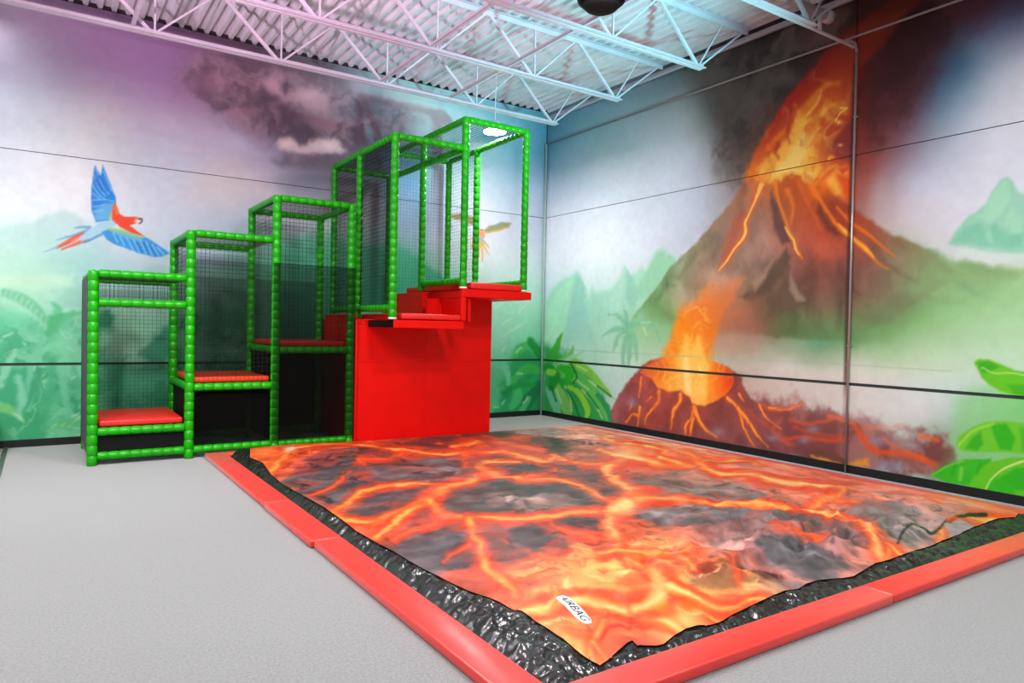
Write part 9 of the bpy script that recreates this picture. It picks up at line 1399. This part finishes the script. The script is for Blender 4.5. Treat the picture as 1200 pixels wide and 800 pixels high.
# ------------------------------------------------------------------ upper cage on the platform
up = thing('jump_cage', (-3.0, -1.3, 1.6), 'tall green foam post cage on top of the red jump platform', 'cage')
ya, yb, yc = -2.38, -1.28, -0.32
ZU, ZV = 3.76, 4.12
for (x, y, z0, z1) in ((-3.95, ya, 1.61, ZU + .03), (-3.95, yb, 1.60, ZU), (-3.95, yc, 1.60, ZU), (-3.0, ya, 2.02, ZV + .03), (-3.0, -1.21, 2.02, ZV), (-3.06, -0.20, 1.6, ZU), (-2.08, ya, 2.02, ZV + .03), (-2.08, -1.12, 2.02, ZV), (-2.08, -0.25, 2.02, ZV)):
    sleeve('post', (x, y, z0), (x, y, z1), up, 0.047)
    if y == ya:
        lathe('foot', (x, y, z0 - 0.012), [(0, 0.05), (0.02, 0.05), (0.024, 0.03)], M_WHITE, up, 16)
for a, b in (((-3.95, ya, ZU), (-3.95, yc, ZU)), ((-3.95, ya, ZU), (-3.0, ya, ZU)), ((-3.95, yc, ZU), (-3.06, -.22, ZU)), ((-3.0, ya, ZU), (-3.02, -.22, ZU)),
             ((-3.0, ya, ZV), (-2.08, ya, ZV)), ((-3.0, ya, ZV), (-3.0, -.25, ZV)), ((-2.08, ya, ZV), (-2.08, -.25, ZV)), ((-3.0, -.25, ZV), (-2.08, -.25, ZV)),
             ((-3.95, ya, 1.735), (-3.95, yb, 1.735)), ((-3.95, yb, 1.735), (-3.95, yc, 1.735)), ((-3.0, ya, 2.105), (-3.0, -1.21, 2.105)), ((-2.08, ya, 2.125), (-2.08, -1.12, 2.125)), ((-2.08, -1.12, 2.125), (-2.08, -0.25, 2.125))):
    a = Vector(a); b = Vector(b); d = (b - a).normalized() * 0.04
    sleeve('rail', a + d, b - d, up, 0.042)
net(up, (-3.95, ya, ZU), (0.95, 0, 0), (0, yc - ya, 0), 0.05, 0.003)
net(up, (-3.0, ya, ZV), (0.92, 0, 0), (0, -.25 - ya, 0), 0.05, 0.003)
net(up, (-3.95, ya, 1.78), (0, yc - ya, 0), (0, 0, ZU - 1.78), 0.05, 0.003)
scrim('mesh_screen', (-3.945, ya + 0.03, 1.78), (0, yb - ya - 0.06, 0), (0, 0, ZU - 1.82), S55, up)
scrim('mesh_screen', (-3.945, yb + 0.03, 1.78), (0, yc - yb - 0.06, 0), (0, 0, ZU - 1.82), S40, up)
net(up, (-2.08, -1.12, 2.14), (0, 0.87, 0), (0, 0, ZV - 2.16), 0.05, 0.0022)
net(up, (-3.0, -0.25, 2.0), (0.92, 0, 0), (0, 0, ZV - 2.0), 0.05, 0.0015)

# ------------------------------------------------------------------ airbag border pads
def pad(lo, hi, label):
    bm = bmesh.new()
    add_box(bm, lo, hi, 0.014, 3)
    o = from_bm('border_pad', bm, M_BORDER, None, True)
    tag(o, label, 'foam pad', 'red border pads around the airbag')
    return o


H = 0.055
XO, XI, YN, YNI = -5.875, -5.665, -8.035, -7.845
XRO, XRI, YFO, YFI = -0.36, -0.57, -1.682, -1.82
pad((XO, -4.235, 0), (XI, YFO, H), 'red border pad along the left edge, touching the climbing cage')
pad((XO - 0.006, -5.44, 0), (XI, -4.24, H), 'short red border pad in the middle of the left edge')
pad((XO + 0.014, YN, 0), (XI, -5.445, H), 'long red border pad along the left edge nearest the camera')
pad((XI + 0.003, YN, 0), (-3.405, YNI, H), 'long red border pad on the front edge at the near corner')
pad((-3.40, YN + 0.004, 0), (XRO, YNI, H), 'red border pad on the front edge reaching the volcano wall')
pad((XRI, -5.0, 0), (XRO, YFO, H), 'far red border pad along the volcano wall')
pad((XRI, YNI + 0.003, 0), (XRO, -5.005, H), 'near red border pad along the volcano wall')
pad((XI + 0.003, YFI, 0), (XRI - 0.003, YFO, H), 'red border pad along the foot of the jump platform')

# ------------------------------------------------------------------ airbag with lava print
bag = thing('lava_airbag', (-3.1, -4.85, 0), 'large flat airbag printed with glowing lava, black skirt around', 'airbag')


def bag_height(x, y):
    d = np.minimum(np.minimum(x - XI, XRI - x), np.minimum(y - YNI, YFI - y))
    d = np.maximum(d, 0)
    side = sstep((x - XI + 0.01) / 0.11) * sstep((XRI - x + 0.01) / 0.11) * sstep((YFI - y + 0.01) / 0.11)
    front = 0.35 * sstep((y - YNI + 0.01) / 0.06) + 0.65 * sstep((y - YNI) / 0.5)
    z = 0.02 + 0.065 * side * front + 0.05 * sstep(d / 1.2) + 0.025 * (fbm(x * 0.9, y * 0.9, 3) - 0.5) * sstep(d / 0.6)
    # bulge at the far left corner, folds on the near right side
    z += 0.045 * np.exp(-(((x + 5.0) / 0.7) ** 2 + ((y + 2.3) / 0.5) ** 2))
    wr_ = np.exp(-(((x + 2.9) / 1.5) ** 2 + ((y + 7.3) / 0.9) ** 2))
    q = fbm(x * 3.2 + 9, y * 5.0 + 3, 4)
    z += wr_ * 0.11 * (0.5 - np.abs(q - 0.5) * 3.0) * sstep((d - 0.08) / 0.4)
    q2 = fbm(x * 1.6 + 40, y * 2.4 + 13, 4)
    z += 0.03 * (0.4 - np.abs(q2 - 0.5) * 3) * sstep((d - 0.08) / 0.5)
    return z


def build_bag():
    st = 0.0125
    xs = np.arange(XI + 0.004, XRI - 0.012, st); ys = np.arange(YNI + 0.003, YFI - 0.002, st)
    X, Y = np.meshgrid(xs, ys)
    X = X.astype(np.float64); Y = Y.astype(np.float64)
    edge = list(SHEET_EDGE)
    poly = edge + [(-0.60, -7.60), (-0.56, -1.78), (-5.0, -1.78), (-5.45, -1.95), (-5.58, -2.5)]
    sd = sdist(X, Y, poly)
    # pull vertices close to the sheet edge onto it
    P = np.array(poly + [poly[0]])
    near = np.abs(sd) < st * 0.62
    ii = np.argwhere(near)
    for (i, j) in ii:
        p = np.array([X[i, j], Y[i, j]])
        a = P[:-1]; b = P[1:]; e = b - a
        t = np.clip(((p - a) * e).sum(1) / ((e * e).sum(1) + 1e-12), 0, 1)
        c = a + e * t[:, None]
        k = np.argmin(((c - p) ** 2).sum(1))
        X[i, j], Y[i, j] = c[k]
    Z = bag_height(X, Y)
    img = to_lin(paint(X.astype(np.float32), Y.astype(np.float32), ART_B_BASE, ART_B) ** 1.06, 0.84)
    h, w = X.shape
    idx = np.arange(h * w).reshape(h, w)
    q = np.stack([idx[:-1, :-1], idx[:-1, 1:], idx[1:, 1:], idx[1:, :-1]], -1).reshape(-1, 4)
    cx = X.ravel()[q].mean(1); cy = Y.ravel()[q].mean(1)
    s = sdist(cx[None], cy[None], poly)[0]
    ins = s > 0
    # printed sheet
    V = np.stack([X, Y, Z + 0.010], -1).reshape(-1, 3)
    use = np.unique(q[ins]); mp = np.full(h * w, -1); mp[use] = np.arange(len(use))
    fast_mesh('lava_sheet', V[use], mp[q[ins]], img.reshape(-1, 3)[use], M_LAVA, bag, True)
    # black skirt, running a little under the sheet
    out = s < 0.05
    wx_ = fbm(X * 5, Y * 5, 3) * 1.5
    ang = np.abs(fbm(X * 22 + wx_ * 3, Y * 13 + 3, 3) - 0.5) * 3; rid = 0.5 - np.abs(fbm(X * 11 + 5 + wx_, Y * 11 + 2, 3) - 0.5) * 3
    dd = np.minimum(np.minimum(X - XI, XRI - X), np.minimum(Y - YNI, YFI - Y))
    cr = sstep((dd + 0.01) / 0.05) * sstep((0.02 - sd) / 0.05)
    Zs = Z + cr * (0.022 * rid + 0.022 * (0.4 - ang))
    V = np.stack([X, Y, Zs], -1).reshape(-1, 3)
    use = np.unique(q[out]); mp = np.full(h * w, -1); mp[use] = np.arange(len(use))
    fast_mesh('skirt', V[use], mp[q[out]], None, M_SKIRT, bag, True)


build_bag()

# brand label on the sheet
def bag_z(x, y):
    return float(bag_height(np.array([[x]]), np.array([[y]]))[0, 0])


lc = Vector((-5.17, -7.37)); la = Vector((-5.154 + 5.194, -7.227 + 7.515)).normalized()
la = -la
lb = Vector((-la.y, la.x))


def drape(u, v, lift):
    x = lc.x + la.x * u + lb.x * v; y = lc.y + la.y * u + lb.y * v
    return (x, y, bag_z(x, y) + lift)


bm = bmesh.new()
n = 28
rings = []
for sc in (0.0, 0.5, 1.0):
    ring = []
    for k in range(n):
        a = 2 * math.pi * k / n
        u = sc * 0.145 * math.copysign(abs(math.cos(a)) ** 0.6, math.cos(a)); v = sc * 0.036 * math.copysign(abs(math.sin(a)) ** 0.6, math.sin(a))
        ring.append(bm.verts.new(drape(u, v, 0.0135)))
        if sc == 0.0:
            break
    rings.append(ring)
low = [bm.verts.new(v.co - Vector((0, 0, 0.004))) for v in rings[2]]
for k in range(n):
    k2 = (k + 1) % n
    bm.faces.new((rings[0][0], rings[1][k], rings[1][k2]))
    bm.faces.new((rings[1][k], rings[2][k], rings[2][k2], rings[1][k2]))
    bm.faces.new((rings[2][k], low[k], low[k2], rings[2][k2]))
bmesh.ops.recalc_face_normals(bm, faces=bm.faces)
lab = from_bm('logo_label', bm, M_WHITE, bag)
cu = bpy.data.curves.new('logo_text', 'FONT')
cu.body = 'AIRBAG'
cu.size = 0.062
cu.align_x = 'CENTER'; cu.align_y = 'CENTER'
cu.extrude = 0.0005
cu.shear = 0.2
tmp = bpy.data.objects.new('logo_text_curve', cu)
COL.objects.link(tmp)
bpy.context.view_layer.update()
me = bpy.data.meshes.new_from_object(tmp.evaluated_get(bpy.context.evaluated_depsgraph_get()))
bpy.data.objects.remove(tmp, do_unlink=True)
for v in me.vertices:
    v.co = drape(v.co.x * 1.12, v.co.y, 0.0150)
me.materials.clear()
txt = link('logo_text', me, M_INK)
txt.parent = lab
txt.matrix_parent_inverse = Matrix.Translation(-bag.location)
lab.matrix_parent_inverse = Matrix.Translation(-bag.location)
txt.matrix_parent_inverse = Matrix.Identity(4)

# red padded object at the far left edge of the view
o = box('wall_pad', (-8.6, -0.75, 0.0), (-7.80, -0.30, 0.5), M_REDPAD, None, 0.03, True, 3); tag(o, 'red padded block at the far left edge by the baseboard', 'pad')
bpy.context.view_layer.update()
